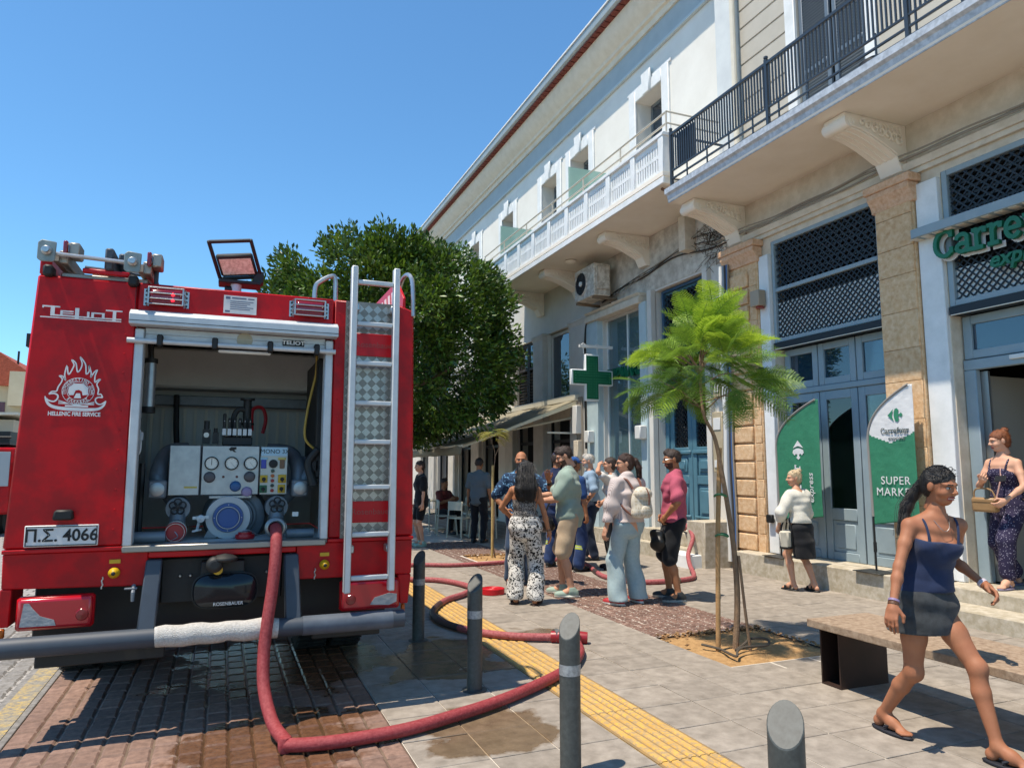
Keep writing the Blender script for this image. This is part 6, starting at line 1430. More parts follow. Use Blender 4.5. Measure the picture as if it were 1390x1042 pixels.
        return v*k @ np.stack([x, y, z]) + wr, q
    def garment(s, name, m, top=None, legs=None, noise=None, res=None, extra=None, cuts=(), mi=None, mats=None):
        """top = dict(inf, z0, z1, sleeve, sl_inf, neck) ; legs = dict(inf, len, wide, hem)"""
        F = Field(); k = s.k; f = s.sex == 'f'; g = .9 if f else 1.
        if top:
            inf = top.get('inf', .018); F.loft(s.torso_secs(inf, top.get('z0', .84), top.get('z1', 1.45)), s.X, s.Y, .03)
            if f:
                for sg in (-1, 1): F.ell(s.at(1.265)+s.X*.066*sg*k+s.Y*.085*k, (np.array((.058, .05, .055))+inf*.7)*k, .035)
            sl = top.get('sleeve', 0); si = top.get('sl_inf', .02)
            if sl:
                for sh, el, wr in ((s.shR, s.elR, s.wrR), (s.shL, s.elL, s.wrL)):
                    F.cone(sh*.6+s.neck*.4-s.up*.022*k, sh, (.05*g+si*.5)*k, (.054*g+si*.55)*k, .05)
                    if sl <= 1: F.cone(sh, sh+(el-sh)*sl, (.054*g+si*.6)*k, (.050*g+si*1.1)*k, .025)
                    else: e = el+(wr-el)*(sl-1); F.cone(sh, el, (.054*g+si)*k, (.044*g+si*top.get('puff', 1))*k, .025).cone(el, e, (.042*g+si*top.get('puff', 1))*k, (.032*g+si*.7)*k, .025)
        if legs:
            li = legs.get('inf', .02); L_ = legs.get('len', 1.9); wd = legs.get('wide', 0.)
            F.loft(s.torso_secs(li*.6, .84, legs.get('waist', 1.05)), s.X, s.Y, .03)
            for hp, kn, an in ((s.hipR, s.kneeR, s.ankR), (s.hipL, s.kneeL, s.ankL)):
                r = lambda t: ((.088+(.056-.088)*t) if t <= 1 else (.056+(.038-.056)*(t-1))) + li + wd*max(0, t-.25)
                if L_ <= 1: F.cone(hp, hp+(kn-hp)*L_, r(0)*k, r(L_)*k, .03)
                else: F.cone(hp, kn, r(0)*k, r(1)*k, .03).cone(kn, kn+(an-kn)*(L_-1)*1.0+np.array((0, 0, -.0)), r(1)*k, r(L_)*k, .03)
        if extra: extra(F)
        if noise: F.noise = noise
        for n_, o in cuts: F.cut(n_, o)
        if top and top.get('neck', True):
            nk = top.get('nk', (.078, .085, .085)); F.ell(s.neck+s.up*.045*k+s.Y*top.get('nkf', .03)*k, np.array(nk)*k, .008, 's')
        v, q = F.mesh(res or s.res); im = mi(v[q].mean(1)) if mi else None
        return put(name, v, q, mats or [m], s.root, im)
    def shoes(s, m, sole=None, kind='shoe'):
        k = s.k; gz = np.array((0, 0, 1.))
        for hp, an, yw in ((s.hipR, s.ankR, s.yR), (s.hipL, s.ankL, s.yL)):
            fw = np.array((-math.sin(R(yw)), math.cos(R(yw)), 0)); rt = np.array((fw[1], -fw[0], 0)); a0 = an-gz*.085*k; ax = np.stack([rt, fw, gz]); F = Field(); lift = a0[2]
            if kind == 'shoe':
                F.ell(a0-fw*.03*k+gz*.045*k, np.array((.044, .055, .055))*k, .02, ax=ax).ell(a0+fw*.11*k+gz*.032*k, np.array((.048, .095, .042))*k, .03, ax=ax).cone(an-gz*.01*k, an+gz*.01*k, .046*k, .044*k, .03)
                F.ell(a0+fw*.05*k+gz*.008, np.array((.051, .155, .02))*k, .006, ax=ax); F.cut((0, 0, -1), -lift-.001).cut((0, 0, 1), lift+.115*k)
                v, q = F.mesh(.008); c = v[q].mean(1); put('shoe', v, q, [m, sole or m], s.root, (c[:, 2] < lift+.026*k).astype(int))
            else:
                F.ell(a0+fw*.06*k-gz*.004, np.array((.053, .152, .022))*k, .006, ax=ax).cut((0, 0, 1), lift+.006).cut((0, 0, -1), -(lift-.014))
                v, q = F.mesh(.006); o = put('sandal', v, q, [m], s.root); b = MB()
                if kind == 'flip':
                    for sg in (-1, 1): b.tube(smooth_path([a0+fw*.135*k+rt*-.012*k*(1 if hp is s.hipR else -1)+gz*.02*k, a0+fw*.10*k+rt*sg*.022*k+gz*.05*k, a0+fw*.04*k+rt*sg*.043*k+gz*.02*k], 4), .0085*k, 6)
                else:
                    for y_ in (.03, .10, .125): b.tube(smooth_path([a0+fw*y_*k-rt*.046*k+gz*.01*k, a0+fw*y_*k-rt*.03*k+gz*(.075-.25*y_)*k, a0+fw*y_*k+rt*.03*k+gz*(.075-.25*y_)*k, a0+fw*y_*k+rt*.046*k+gz*.01*k], 4), .009*k, 6)
                st = b.build('strap', m, o)
        return s
    def hairdo(s, kind, m=None, noise=.004, seed=0.):
        F = Field(); m = m or s.hair; k = s.k; F.ell((0, -.018, .036), (.080, .099, .088), .02)
        if kind != 'short': F.ell((0, -.05, -.01), (.078, .062, .085), .03)
        else: F.ell((0, -.055, .0), (.074, .055, .07), .03).cone((0, .03, .118), (0, .068, .098), .02, .02, .03)
        if kind == 'long':
            for x in (-.055, -.02, .02, .055): F.chain([(x, -.055, .02), (x*1.25, -.09, -.12), (x*1.5, -.105, -.24), (x*1.3, -.085, -.34), (x*.9, -.08, -.40)], [.05, .05, .052, .045, .02], .03)
        if kind == 'pony': F.chain([(0, -.09, .03), (0, -.135, .02), (.0, -.165, -.06), (.01, -.165, -.16), (.02, -.14, -.27)], [.03, .033, .036, .028, .010], .02)
        if kind == 'ponylong': F.chain([(0, -.085, .0), (0, -.125, -.03), (.02, -.155, -.10), (.05, -.165, -.18), (.07, -.15, -.26), (.09, -.14, -.33)], [.04, .034, .036, .036, .028, .008], .02)
        if kind == 'bun': F.ell((0, -.088, .104), (.040, .038, .036), .008)
        F.ell((0, .096, -.030), (.070, .070, .093), .012, 's')
        for sg in (-1, 1): F.ell((sg*.085, .045, -.03), (.03, .035, .075), .015, 's')
        if kind in ('short',): F.cut((0, -.25, -1), .062)
        if noise: F.noise = lambda X, Y, Z: noise*(.55*np.sin(X*190+seed+2*np.sin(Z*18))*np.sin(Y*150+Z*26)+.45*np.sin(Z*38+X*50+Y*30+seed))
        v, q = F.mesh(.0065 if s.res > .009 else .005); o = put('hair', v*k @ s.HR.T + s.hc, q, [m], s.root)
        rg = np.random.default_rng(int(abs(s.hc[0]*1e4)) % 997); n = 260; ids = rg.integers(0, len(v), n); P0 = v[ids]; nr = P0-np.array((0, -.02, .0)); nr /= np.linalg.norm(nr, axis=1, keepdims=True)
        fl = np.stack([P0[:, 0]*2, -np.ones(n)*.5, -np.clip(.09-P0[:, 2], 0, .2)*5], 1)+rg.normal(size=(n, 3))*.35; dr = nr*.55+fl*.8; dr /= np.linalg.norm(dr, axis=1, keepdims=True)
        L_ = rg.uniform(.012, .03, n)[:, None]; sd = np.cross(nr, dr); sd /= np.maximum(1e-6, np.linalg.norm(sd, axis=1, keepdims=True)); w = .0022
        V_ = np.stack([P0-sd*w-nr*.003, P0+sd*w-nr*.003, P0+nr*w*1.5, P0+dr*L_], 1).reshape(-1, 3); b0 = np.arange(n)[:, None]*4; Q_ = np.concatenate([b0+[0, 1, 3], b0+[1, 2, 3], b0+[2, 0, 3]], 1).reshape(-1, 3)
        tag(put('hair_wisps', V_*k @ s.HR.T + s.hc, Q_, [m], s.root), kind='stuff'); return o
    def strands(s, n1, n2, base, chain, m=None, r=.0014, spread=.9):
        """loose hair strands over the scalp to the gathering point and down the tail (head space)"""
        b = MB(); m = m or s.hair; rg = random.Random(len(s.root.name)*7+n1); k = s.k
        def on(p, g=1.02):
            c = np.array((0, -.018, .036)); q = np.array(p)-c; q = q/np.sqrt((q/np.array((.080, .099, .088)))@(q/np.array((.080, .099, .088)))); return c+q*g
        for i in range(n1):
            a = rg.uniform(-1.25, 1.25); st = on((.08*math.sin(a), .075*math.cos(a)-.005, .075+.03*math.cos(a)-.05*abs(math.sin(a)))); e = np.array(base)+np.array((rg.gauss(0, .02), rg.gauss(0, .01), rg.gauss(0, .02))); pts = []
            for t in (0, .3, .6, .85): pts.append(on(st*(1-t)+e*t+np.array((0, 0, .06*math.sin(math.pi*t))), 1.005+rg.uniform(0, .03)))
            b.tube([s.hp(p) for p in smooth_path([Vector(p) for p in pts]+[Vector(e)], 2)], r*k, 3, caps=False)
        for i in range(n2):
            o = np.array((rg.gauss(0, 1), rg.gauss(0, 1), 0)); ph = rg.uniform(0, 6.28); L_ = rg.uniform(.75, 1.08); pts = []
            for j, (p, rr) in enumerate(chain):
                w = .010*math.sin(j*1.6+ph); pts.append(Vector(np.array(p)+np.array((o[0], o[1]*.6, 0))*rr*spread*.62+np.array((w, w*.5, 0))))
            pts[-1] = pts[-2].lerp(pts[-1], L_); b.tube([s.hp(p) for p in smooth_path(pts, 3)], r*k, 3, caps=False)
        return tag(b.build('hair_strands', m, s.root), kind='stuff')
    def cap(s, m, visor_m=None):
        F = Field(); k = s.k; F.ell((0, -.012, .045), (.084, .103, .085), .02).cut((0, .15, -1), -.028); F.ell((0, .11, .048), (.066, .075, .010), .012)
        v, q = F.mesh(.006); return put('cap', v*k @ s.HR.T + s.hc, q, [m], s.root)
    def hp(s, p): return Vector(s.HR @ (np.array(p)*s.k) + s.hc)          # head-space point
    def glasses(s, m, rim=True, up=0.):
        b = MB(); dz = up; dy = -.070 if up > .05 else 0
        for sg in (-1, 1):
            c = (sg*.031, .098+dy, .006+dz); pts = [s.hp((c[0]+.021*math.cos(a), c[1]-.01*abs(math.cos(a)*.5), c[2]+.016*math.sin(a))) for a in np.linspace(0, 6.283, 17)[:-1]]
            if rim: b.tube(pts, .0022, 5, closed=True)
            else: b.add(pts, [tuple(range(16))]); b.tube(pts, .002, 5, closed=True)
            b.tube([s.hp((sg*.052, .09+dy, .012+dz)), s.hp((sg*.079, .03, .012+dz*.9)), s.hp((sg*.080, -.03, .004+dz*.8))], .002, 5)
        b.tube([s.hp((-.010, .101+dy, .01+dz)), s.hp((.010, .101+dy, .01+dz))], .002, 5)
        return b.build('glasses', m, s.root)
    def tube(s, name, pts, r, m, n=8): return MB().tube(smooth_path(pts, 5), r, n).build(name, m, s.root)
    def cuff(s, name, which, t, r, m, w=.02):
        el, wr = (s.elR, s.wrR) if which == 'R' else (s.elL, s.wrL); a = el+(wr-el)*t; d = (wr-el)/np.linalg.norm(wr-el)*w/2; return MB().tube([a-d, a+d], r*s.k, 14).build(name, m, s.root)
SK1 = skin('tan', '#b07a58', '#a56f50'); SK2 = skin('fair', '#c9977a', '#c08c70'); SK3 = skin('olive', '#a5714f', '#986646'); SK4 = skin('pale', '#d0a084', '#c6947a')
HB = mat('hair black', '#120f0e', .38, bump=(300, .6)); HBr = mat('hair brown', '#33231a', .5, bump=(300, .6)); HG = mat('hair grey', '#b3ada3', .6, bump=(300, .6)); HAu = mat('hair auburn', '#7b4423', .5, bump=(300, .6)); HBl = mat('hair blonde', '#b3936a', .55, var=('#d0bfa0', 30), bump=(300, .6))
def tone_mat(name, c1, c2, scale, thr, kind='noise', w=.02):
    m = bpy.data.materials.new(name); m.use_nodes = True; t = m.node_tree; N = t.nodes; L = t.links; p = N['Principled BSDF']; tc = N.new('ShaderNodeTexCoord')
    if kind == 'noise':
        n = N.new('ShaderNodeTexNoise'); n.inputs['Scale'].default_value = scale; n.inputs['Detail'].default_value = 1.; out = n.outputs[0]
        n.inputs['Distortion'].default_value = 1.2
    elif kind == 'dots': n = N.new('ShaderNodeTexVoronoi'); n.inputs['Scale'].default_value = scale; out = n.outputs['Distance']
    elif kind == 'check':
        n = N.new('ShaderNodeTexVoronoi'); n.inputs['Scale'].default_value = scale; n.inputs['Randomness'].default_value = 0; n.distance = 'CHEBYCHEV'; out = n.outputs['Distance']
    else:
        n = N.new('ShaderNodeTexWave'); n.inputs['Scale'].default_value = scale; n.inputs['Distortion'].default_value = .5; out = n.outputs[1]
    L.new(tc.outputs['Object'], n.inputs['Vector']); mr = N.new('ShaderNodeMapRange'); mr.inputs[1].default_value = thr-w; mr.inputs[2].default_value = thr+w; L.new(out, mr.inputs[0])
    mx = N.new('ShaderNodeMix'); mx.data_type = 'RGBA'; mx.inputs[6].default_value = lin(c1); mx.inputs[7].default_value = lin(c2); L.new(mr.outputs[0], mx.inputs[0]); L.new(mx.outputs[2], p.inputs['Base Color']); p.inputs['Roughness'].default_value = .85; p.inputs['Specular IOR Level'].default_value = .25
    MATS[name] = m; return m
DARK = mat('leather black', '#141414', .5); METAL = mat('watch metal', '#8f8f8f', .3, metal=.8)
# ---- walking woman, navy camisole and denim skirt
P = Person('smiling woman striding right in navy camisole and dark denim skirt', (3.83, 3.08, 0), 184, 1.605, 'f', .9, feetR=(.03, -.29), feetL=(-.05, .33), yawR=-6, yawL=4, hip=(0, .0), drop=.055, lean=(-.05, .075), liftR=.0, liftL=0,
  handR=(.35, .05, .78), handL=(-.26, .20, .90), poleR=(.6, -1, 0), poleL=(-.4, -1, -.3), head=(-2, 14, 0), skin_m=skin('deep tan', '#a36e50', '#955f44'), hair_m=HB, res=.0082, curl=(.5, .75), dorsR=(1, .3, .1), dorsL=(-.7, .6, .5), lip='#8e3d38', barefeet=True, twist=-26, smile=True)
P.body(); P.hairdo('ponylong', noise=.0022); P.strands(170, 170, (0, -.105, .0), [((0, -.09, .0), .03), ((0, -.13, -.03), .034), ((.02, -.16, -.10), .04), ((.05, -.17, -.18), .042), ((.075, -.155, -.26), .038), ((.10, -.14, -.36), .03)])
c = P; k = P.k
P.garment('camisole', fabric('navy cami', '#1d2740', '#27324e'), top=dict(inf=.020, z0=.93, z1=1.30, neck=False), noise=folds(.0025, (14, 12, 9), 1.), res=.0075, cuts=[((0, .18, 1), 1.318*k-.055), ((0, 0, -1), -(.985*k-.055))],
          extra=lambda F: F.loft([(c.at(.96), .176*k, .132*k), (c.at(1.06), .145*k, .112*k)], c.X, c.Y, .03))
P.garment('skirt', fabric('charcoal denim', '#2f3133', '#434648', 22), legs=None, noise=folds(.0025, (10, 9, 5), 2.), res=.0075, cuts=[((0, 0, -1), -(.735*k-.055)), ((0, 0, 1), 1.0*k-.055)],
          extra=lambda F: F.loft([(c.at(1.02), .155*k, .118*k), (c.at(.93), .190*k, .140*k), (c.at(.8), .194*k, .152*k), (c.at(.66), .188*k, .170*k)], c.X, c.Y, .03))
for sg in (-1, 1): P.tube('strap', [c.at(1.27)+c.X*.085*sg*k+c.Y*.128*k, c.at(1.36)+c.X*.092*sg*k+c.Y*.103*k, c.at(1.43)+c.X*.10*sg*k+c.Y*.05*k, c.at(1.43)+c.X*.10*sg*k-c.Y*.03*k, c.at(1.30)+c.X*.07*sg*k-c.Y*.112*k], .007, MATS['cloth navy cami'])
P.shoes(mat('flip flop navy', '#181a24', .7), kind='flip'); P.glasses(DARK, up=.105)
P.cuff('bracelet', 'R', .86, .032, mat('bracelet mauve', '#8b7898', .5), .012); P.cuff('bracelet', 'R', .94, .031, mat('bracelet brown', '#5b3a22', .5), .014); P.cuff('bracelet', 'L', .92, .031, mat('bracelet pale', '#b5a9b0', .5), .02)
P.tube('necklace', [c.neck+c.X*.06*k+c.Y*.02*k, c.at(1.40)+c.X*.03*k+c.Y*.105*k, c.at(1.375)+c.Y*.118*k, c.at(1.40)-c.X*.03*k+c.Y*.105*k, c.neck-c.X*.06*k+c.Y*.02*k], .0016, METAL, 5)
# ---- elderly woman in white top by the platform
P = Person('short blonde woman in white knit top and black skirt carrying a tote bag', (7.0, 7.35, 0), 5, 1.52, 'f', 1.02, feetR=(.09, -.10), feetL=(-.08, .09), drop=.01, lean=(0, .05), handL=(-.22, .17, .80), poleL=(-1, -.4, -.2), handR=(.24, .1, .72), head=(62, 4, 0), skin_m=SK2, hair_m=HBl, curl=(.6, 1.1), barefeet=True)
P.body(); P.hairdo('bun'); k = P.k; c = P
P.garment('top', fabric('white knit', '#d8d4c8', '#c6c1b3', 60), top=dict(inf=.035, z0=.93, z1=1.45, sleeve=1.45, sl_inf=.035, puff=1.3, nk=(.085, .12, .08), nkf=-.05), noise=folds(.008, (9, 8, 5), 3.), cuts=[((0, 0, -1), -.98*k)])
P.garment('skirt', fabric('black skirt', '#17181b', '#222327'), noise=folds(.003, (8, 8, 4)), cuts=[((0, 0, -1), -.47*k), ((0, 0, 1), 1.02*k)], extra=lambda F: F.loft([(c.at(1.02), .165*k, .125*k), (c.at(.92), .19*k, .145*k), (c.at(.7), .185*k, .14*k), (c.at(.45), .17*k, .13*k)], c.X, c.Y, .03))
P.shoes(DARK, kind='sandal'); P.glasses(DARK, up=.085)
bg_ = thing('tote_bag', 'white canvas tote bag with black trim held by the blonde woman', 'bag', (6.86, 7.42, .55)); bx = MB().prism([(-.17, .0), (.17, .0), (.20, .22), (-.20, .22)], 'y', -.06, .06).build('pouch', fabric('canvas', '#cfc8b6', '#bdb5a2'), None, bevel=.02); bx.parent = bg_; bg_.rotation_euler = (0, 0, R(28))
for y in (-.066, .066):
    q = MB().tube(smooth_path([(-.09, y, .0), (-.09, y, .22), (-.05, y*.5, .36), (.05, y*.5, .36), (.09, y, .22), (.09, y, 0)], 5), .011, 6).build('handle', DARK, None); q.parent = bg_
q = MB().box(-.172, .172, -.063, .063, -.012, .03).build('base_trim', DARK, None, bevel=.01); q.parent = bg_
# ---- woman in the shop doorway
P = Person('auburn-haired woman in dotted navy vest and trousers in the shop doorway', (7.90, 5.26, .31), 88, 1.66, 'f', 1.05, feetR=(.09, -.16), feetL=(-.09, .20), drop=.03, lean=(0, .03), handR=(.05, .30, 1.12), poleR=(.8, -.6, -.6), handL=(-.16, .26, .92), poleL=(-1, -.6, -.3), head=(-32, 12, 0), skin_m=SK4, hair_m=HAu, curl=(1.1, .9), dorsR=(.3, .5, -1), dorsL=(-1, 0, 0), barefeet=True)
P.body(); P.hairdo('bun'); k = P.k; c = P; MD = tone_mat('dotted navy', '#a9a3b4', '#2c2740', 55, .22, 'dots', .05)
P.garment('vest', MD, top=dict(inf=.012, z0=.93, z1=1.33, neck=False), noise=folds(.003, (12, 10, 8), 4.), cuts=[((0, 0, 1), 1.32*k), ((0, 0, -1), -.97*k)])
P.garment('trousers', MD, legs=dict(inf=.014, len=1.86, wide=.018), noise=folds(.006, (8, 8, 3), 5.), cuts=[((0, 0, 1), 1.04*k)])
for sg in (-1, 1): P.tube('strap', [c.at(1.30)+c.X*.09*sg*k+c.Y*.125*k, c.at(1.44)+c.X*.10*sg*k+c.Y*.03*k, c.at(1.30)+c.X*.08*sg*k-c.Y*.115*k], .009, MD)
P.shoes(mat('sandal mauve', '#7d7488', .7), kind='flip')
hb = thing('shoulder_bag', 'tan handbag on a long strap worn by the auburn-haired woman', 'bag', (7.66, 5.34, 1.10)); MT = mat('tan leather', '#9b7a52', .5, var=('#8a6a45', 9))
q = MB().box(-.05, .05, -.13, .13, 0, .15).build('pouch', MT, None, bevel=.025, seg=2); q.parent = hb; q = MB().box(-.056, .02, -.132, .132, .09, .155).build('flap', MT, None, bevel=.02); q.parent = hb
q = MB().tube(smooth_path([(0, .12, .14), (.0, .1, .24), (.0, -.06, .24), (0, -.12, .14)], 5), .009, 6).build('handle', MT, None); q.parent = hb
q = MB().tube(smooth_path([(.0, -.12, .14), (.06, -.14, .35), (.14, -.10, .52), (.24, -.06, .615), (.34, -.0, .50)], 5), .008, 6).build('strap', mat('strap rose', '#b08a80', .6), None); q.parent = hb
ph = thing('mobile_phone', 'dark phone in the hand of the auburn-haired woman', 'phone', (7.57, 5.10, 1.46)); q = MB().obox((0, 0, 0), (.02, .005, .03), (.012, .068, -.005), (-.003, 0, .003)).build('case', DARK, None, bevel=.003); q.parent = ph
# ---- man in pink shirt
P = Person('bearded man in pink shirt and black shorts with a hand on his hip', (5.12, 7.45, 0), 62, 1.755, 'm', 1.05, feetR=(.14, .06), feetL=(-.13, -.02), yawR=-14, yawL=12, lean=(0, -.02), handL=(-.20, .12, .995), poleL=(-1.0, -.55, .1), handR=(.22, .10, .98), poleR=(1, -.6, 0), head=(10, 8, 0), skin_m=SK3, hair_m=HBr, beard='#4a3426', curl=(.8, .8), dorsL=(-.6, -.2, .6))
P.body(); P.hairdo('short'); k = P.k
P.garment('shirt', tone_mat('pink cloth', '#b1586a', '#a04a5d', 120, .5, 'noise', .2), top=dict(inf=.026, z0=.84, z1=1.47, sleeve=.78, sl_inf=.028, nk=(.07, .08, .06), nkf=.035), noise=folds(.006, (9, 8, 6), 6.), cuts=[((0, 0, -1), -.90*k)],
          extra=lambda F: F.ell(P.neck+P.up*.012, np.array((.075, .075, .028))*P.k, .012))
P.garment('shorts', fabric('black cargo', '#16171a', '#202226'), legs=dict(inf=.026, len=.98, wide=.018), noise=folds(.006, (10, 9, 6), 7.), cuts=[((0, 0, 1), 1.02*k)])
P.shoes(mat('trainer dark', '#2b2f31', .7), mat('sole pale', '#9a9a94', .7)); P.glasses(METAL)
fbg = thing('belt_bag', 'black bag slung at the front of the pink-shirted man', 'bag', (4.86, 7.42, .82)); F_ = Field(); F_.ell((0, 0, -.12), (.075, .10, .13), .02).ell((0, .02, -.02), (.06, .08, .05), .02); F_.noise = folds(.006, (14, 12, 9)); v, q = F_.mesh(.008); put('pouch', v, q, [DARK], fbg); q = MB().tube(smooth_path([(0, -.06, .0), (.08, -.02, .11), (.2, .0, .13)], 4), .008, 6).build('strap', DARK, None); q.parent = fbg
# ---- woman with backpack
P = Person('woman in striped puff-sleeved blouse and pale wide jeans with a backpack', (4.45, 7.42, 0), 12, 1.70, 'f', 1.12, feetR=(.17, .02), feetL=(-.15, .02), yawR=-10, yawL=18, lean=(0, .0), handL=(-.33, .04, .80), handR=(.17, .26, 1.02), poleR=(1, -.5, -.2), head=(58, 4, 0), skin_m=SK2, hair_m=mat('hair chestnut', '#3b241a', .42, bump=(300, .6)), curl=(.7, .7))
P.body(); P.hairdo('pony'); P.strands(90, 80, (0, -.10, .03), [((0, -.09, .03), .02), ((0, -.14, .02), .028), ((0, -.17, -.06), .034), ((.01, -.17, -.16), .03), ((.02, -.14, -.29), .02)], r=.0018); k = P.k; c = P
P.garment('blouse', tone_mat('striped blouse', '#c8bdb8', '#9d8b8a', 30, .78, 'wave', .06), top=dict(inf=.03, z0=.93, z1=1.46, sleeve=1.6, sl_inf=.042, puff=1.15, nk=(.07, .075, .06)), noise=folds(.009, (10, 9, 7), 8.), cuts=[((0, 0, -1), -.955*k)],
          extra=lambda F: F.ell(c.shR+c.X*.02, (.095, .09, .085), .03).ell(c.shL-c.X*.02, (.095, .09, .085), .03))
P.garment('jeans', fabric('pale jeans', '#8fa3a8', '#9fb1b4', 30), legs=dict(inf=.018, len=2.06, wide=.030), noise=folds(.007, (8, 8, 4), 9.), cuts=[((0, 0, 1), 1.03*k), ((0, 0, -1), -.05)])
P.shoes(mat('sneaker red', '#a3262c', .6), mat('sole white', '#d0ccc4', .6)); P.glasses(DARK, rim=False)
bp = thing('backpack', 'cream quilted backpack with brown straps on the striped-blouse woman', 'backpack', (4.50, 7.19, 1.0), rz=R(12)); MQ = tone_mat('quilted cream', '#b9ad97', '#cbc3b3', 26, .36, 'check', .05); MS = mat('brown strap', '#6b3f30', .6)
F_ = Field(); F_.ell((0, 0, .17), (.14, .085, .19), .02).ell((0, -.03, .09), (.13, .075, .10), .02).ell((0, 0, .05), (.14, .08, .07), .03); F_.cut((0, 0, -1), .0); v, q = F_.mesh(.01); put('pouch', v, q, [MQ], bp)
F_ = Field(); F_.ell((0, -.03, .27), (.125, .085, .085), .02).cut((0, 0, -1), -.20); v, q = F_.mesh(.01); put('flap', v, q, [MQ], bp)
F_ = Field(); F_.ell((0, -.085, .08), (.09, .04, .075), .02); v, q = F_.mesh(.009); put('pocket', v, q, [MQ], bp)
for sg in (-1, 1):
    q = MB().tube(smooth_path([(sg*.07, .06, .33), (sg*.10, .14, .44), (sg*.12, .24, .42)], 5), .014, 6).build('strap', MS, None); q.parent = bp; q = MB().tube(smooth_path([(sg*.10, .05, .03), (sg*.15, .12, .10), (sg*.18, .2, .2)], 5), .012, 6).build('strap', MS, None); q.parent = bp
q = MB().tube(smooth_path([(.0, -.085, .34), (0, -.13, .26), (0, -.125, .15)], 5), .008, 6).build('buckle_strap', MS, None); q.parent = bp
# ---- woman shading her eyes
P = Person('woman in white T-shirt and black trousers shading her eyes with one arm raised', (5.75, 10.0, 0), 55, 1.70, 'f', 1.0, feetR=(.10, .05), feetL=(-.12, -.04), handL=(-.13, .20, 1.62), poleL=(-1, .15, -.25), handR=(.2, .2, 1.02), poleR=(1, -.5, 0), head=(10, 0, 0), skin_m=SK2, hair_m=HBr, curl=(.6, .35), dorsL=(-.3, .5, .9), twist=-20)
P.body(); P.hairdo('bob'); k = P.k
P.garment('t_shirt', fabric('white tee', '#cfccc6', '#bfbcb6'), top=dict(inf=.02, z0=.93, z1=1.46, sleeve=.6, sl_inf=.022), noise=folds(.005, (9, 9, 6), 11.), cuts=[((0, 0, -1), -.95*k)])
P.garment('trousers', fabric('black trousers', '#17181b', '#1f2024'), legs=dict(inf=.018, len=1.95), noise=folds(.004, (8, 8, 4), 12.), cuts=[((0, 0, 1), 1.02*k)]); P.shoes(DARK)
# ---- man in sage T-shirt
P = Person('man in sage T-shirt and beige shorts looking down at his hands', (4.08, 8.2, 0), 62, 1.80, 'm', 1.05, feetR=(.12, .10), feetL=(-.12, -.02), yawR=-12, yawL=8, lean=(0, .03), handL=(-.06, .38, 1.16), poleL=(-.5, -.4, -1), handR=(.04, .44, 1.22), poleR=(.5, -.3, -1), head=(8, 26, 0), skin_m=SK2, hair_m=HBr, beard='#5a4334', curl=(1.0, 1.1), dorsR=(.6, .3, .6), dorsL=(-.7, .2, .5))
P.body(); P.hairdo('short'); k = P.k
P.garment('t_shirt', fabric('sage tee', '#94a599', '#879a8d'), top=dict(inf=.034, z0=.84, z1=1.47, sleeve=.78, sl_inf=.032), noise=folds(.007, (8, 8, 5), 13.), cuts=[((0, 0, -1), -.80*k)])
P.garment('shorts', fabric('beige shorts', '#b8a48a', '#a8937a'), legs=dict(inf=.03, len=.92, wide=.02), noise=folds(.006, (9, 8, 6), 14.), cuts=[((0, 0, 1), 1.02*k)])
P.shoes(mat('trainer sage', '#8fa295', .7), mat('sole off white', '#c5c6bb', .6)); P.cuff('wristwatch', 'L', .88, .032, DARK, .03)
cbg = thing('camera_bag', 'black shoulder bag hanging in front of the sage-shirted man', 'bag', (3.80, 8.33, .86)); F_ = Field(); F_.ell((0, 0, 0), (.11, .15, .10), .02).ell((.02, .05, .06), (.08, .1, .05), .02); F_.noise = folds(.008, (12, 12, 8)); v, q = F_.mesh(.01); put('pouch', v, q, [mat('bag black', '#121214', .35)], cbg); q = MB().tube(smooth_path([(0, .06, .08), (.08, .0, .3), (.2, -.04, .5)], 4), .009, 6).build('strap', DARK, None); q.parent = cbg
# ---- woman in patterned jumpsuit
P = Person('long-haired woman seen from behind in black and white patterned jumpsuit', (3.33, 7.86, 0), -28, 1.62, 'f', 1.03, feetR=(.12, -.02), feetL=(-.12, .03), yawR=-14, yawL=14, lean=(0, .0), handR=(.30, .05, .74), handL=(-.2, .26, .98), poleL=(-1, -.6, -.2), head=(8, 6, 0), skin_m=SK1, hair_m=HB, curl=(.5, .8), barefeet=True)
P.body(); P.hairdo('long', noise=.005); P.strands(60, 220, (0, -.10, -.05), [((0, -.05, .09), .07), ((0, -.09, .0), .085), ((0, -.115, -.12), .10), ((0, -.125, -.24), .11), ((0, -.105, -.34), .10), ((0, -.09, -.42), .085)], r=.0018); k = P.k; c = P; MJ = tone_mat('jumpsuit print', '#cfccc6', '#1d1c1e', 36, .545, 'noise', .012); MJ2 = tone_mat('jumpsuit bodice', '#8e8a86', '#2a282a', 70, .5, 'noise', .06)
zj = lambda q: (q[:, 2] > 1.07*k).astype(int)
P.garment('jumpsuit', MJ, top=dict(inf=.012, z0=.93, z1=1.30, neck=False), legs=dict(inf=.022, len=1.97, wide=.028, waist=1.09), noise=folds(.006, (8, 8, 4), 15.), cuts=[((0, 0, 1), 1.275*k), ((0, 0, -1), -.055)], mi=zj, mats=[MJ, MJ2])
for sg in (-1, 1): P.tube('strap', [c.at(1.26)+c.X*.08*sg*k+c.Y*.11*k, c.at(1.44)+c.X*.075*sg*k+c.Y*.03*k, c.at(1.40)+c.X*.04*sg*k-c.Y*.075*k, c.at(1.26)-c.X*.02*sg*k-c.Y*.105*k], .005, DARK)
P.shoes(mat('sandal brown', '#3b2620', .6), kind='sandal'); P.cuff('bangle', 'R', .92, .03, mat('bangle', '#6a4a38', .5), .02)
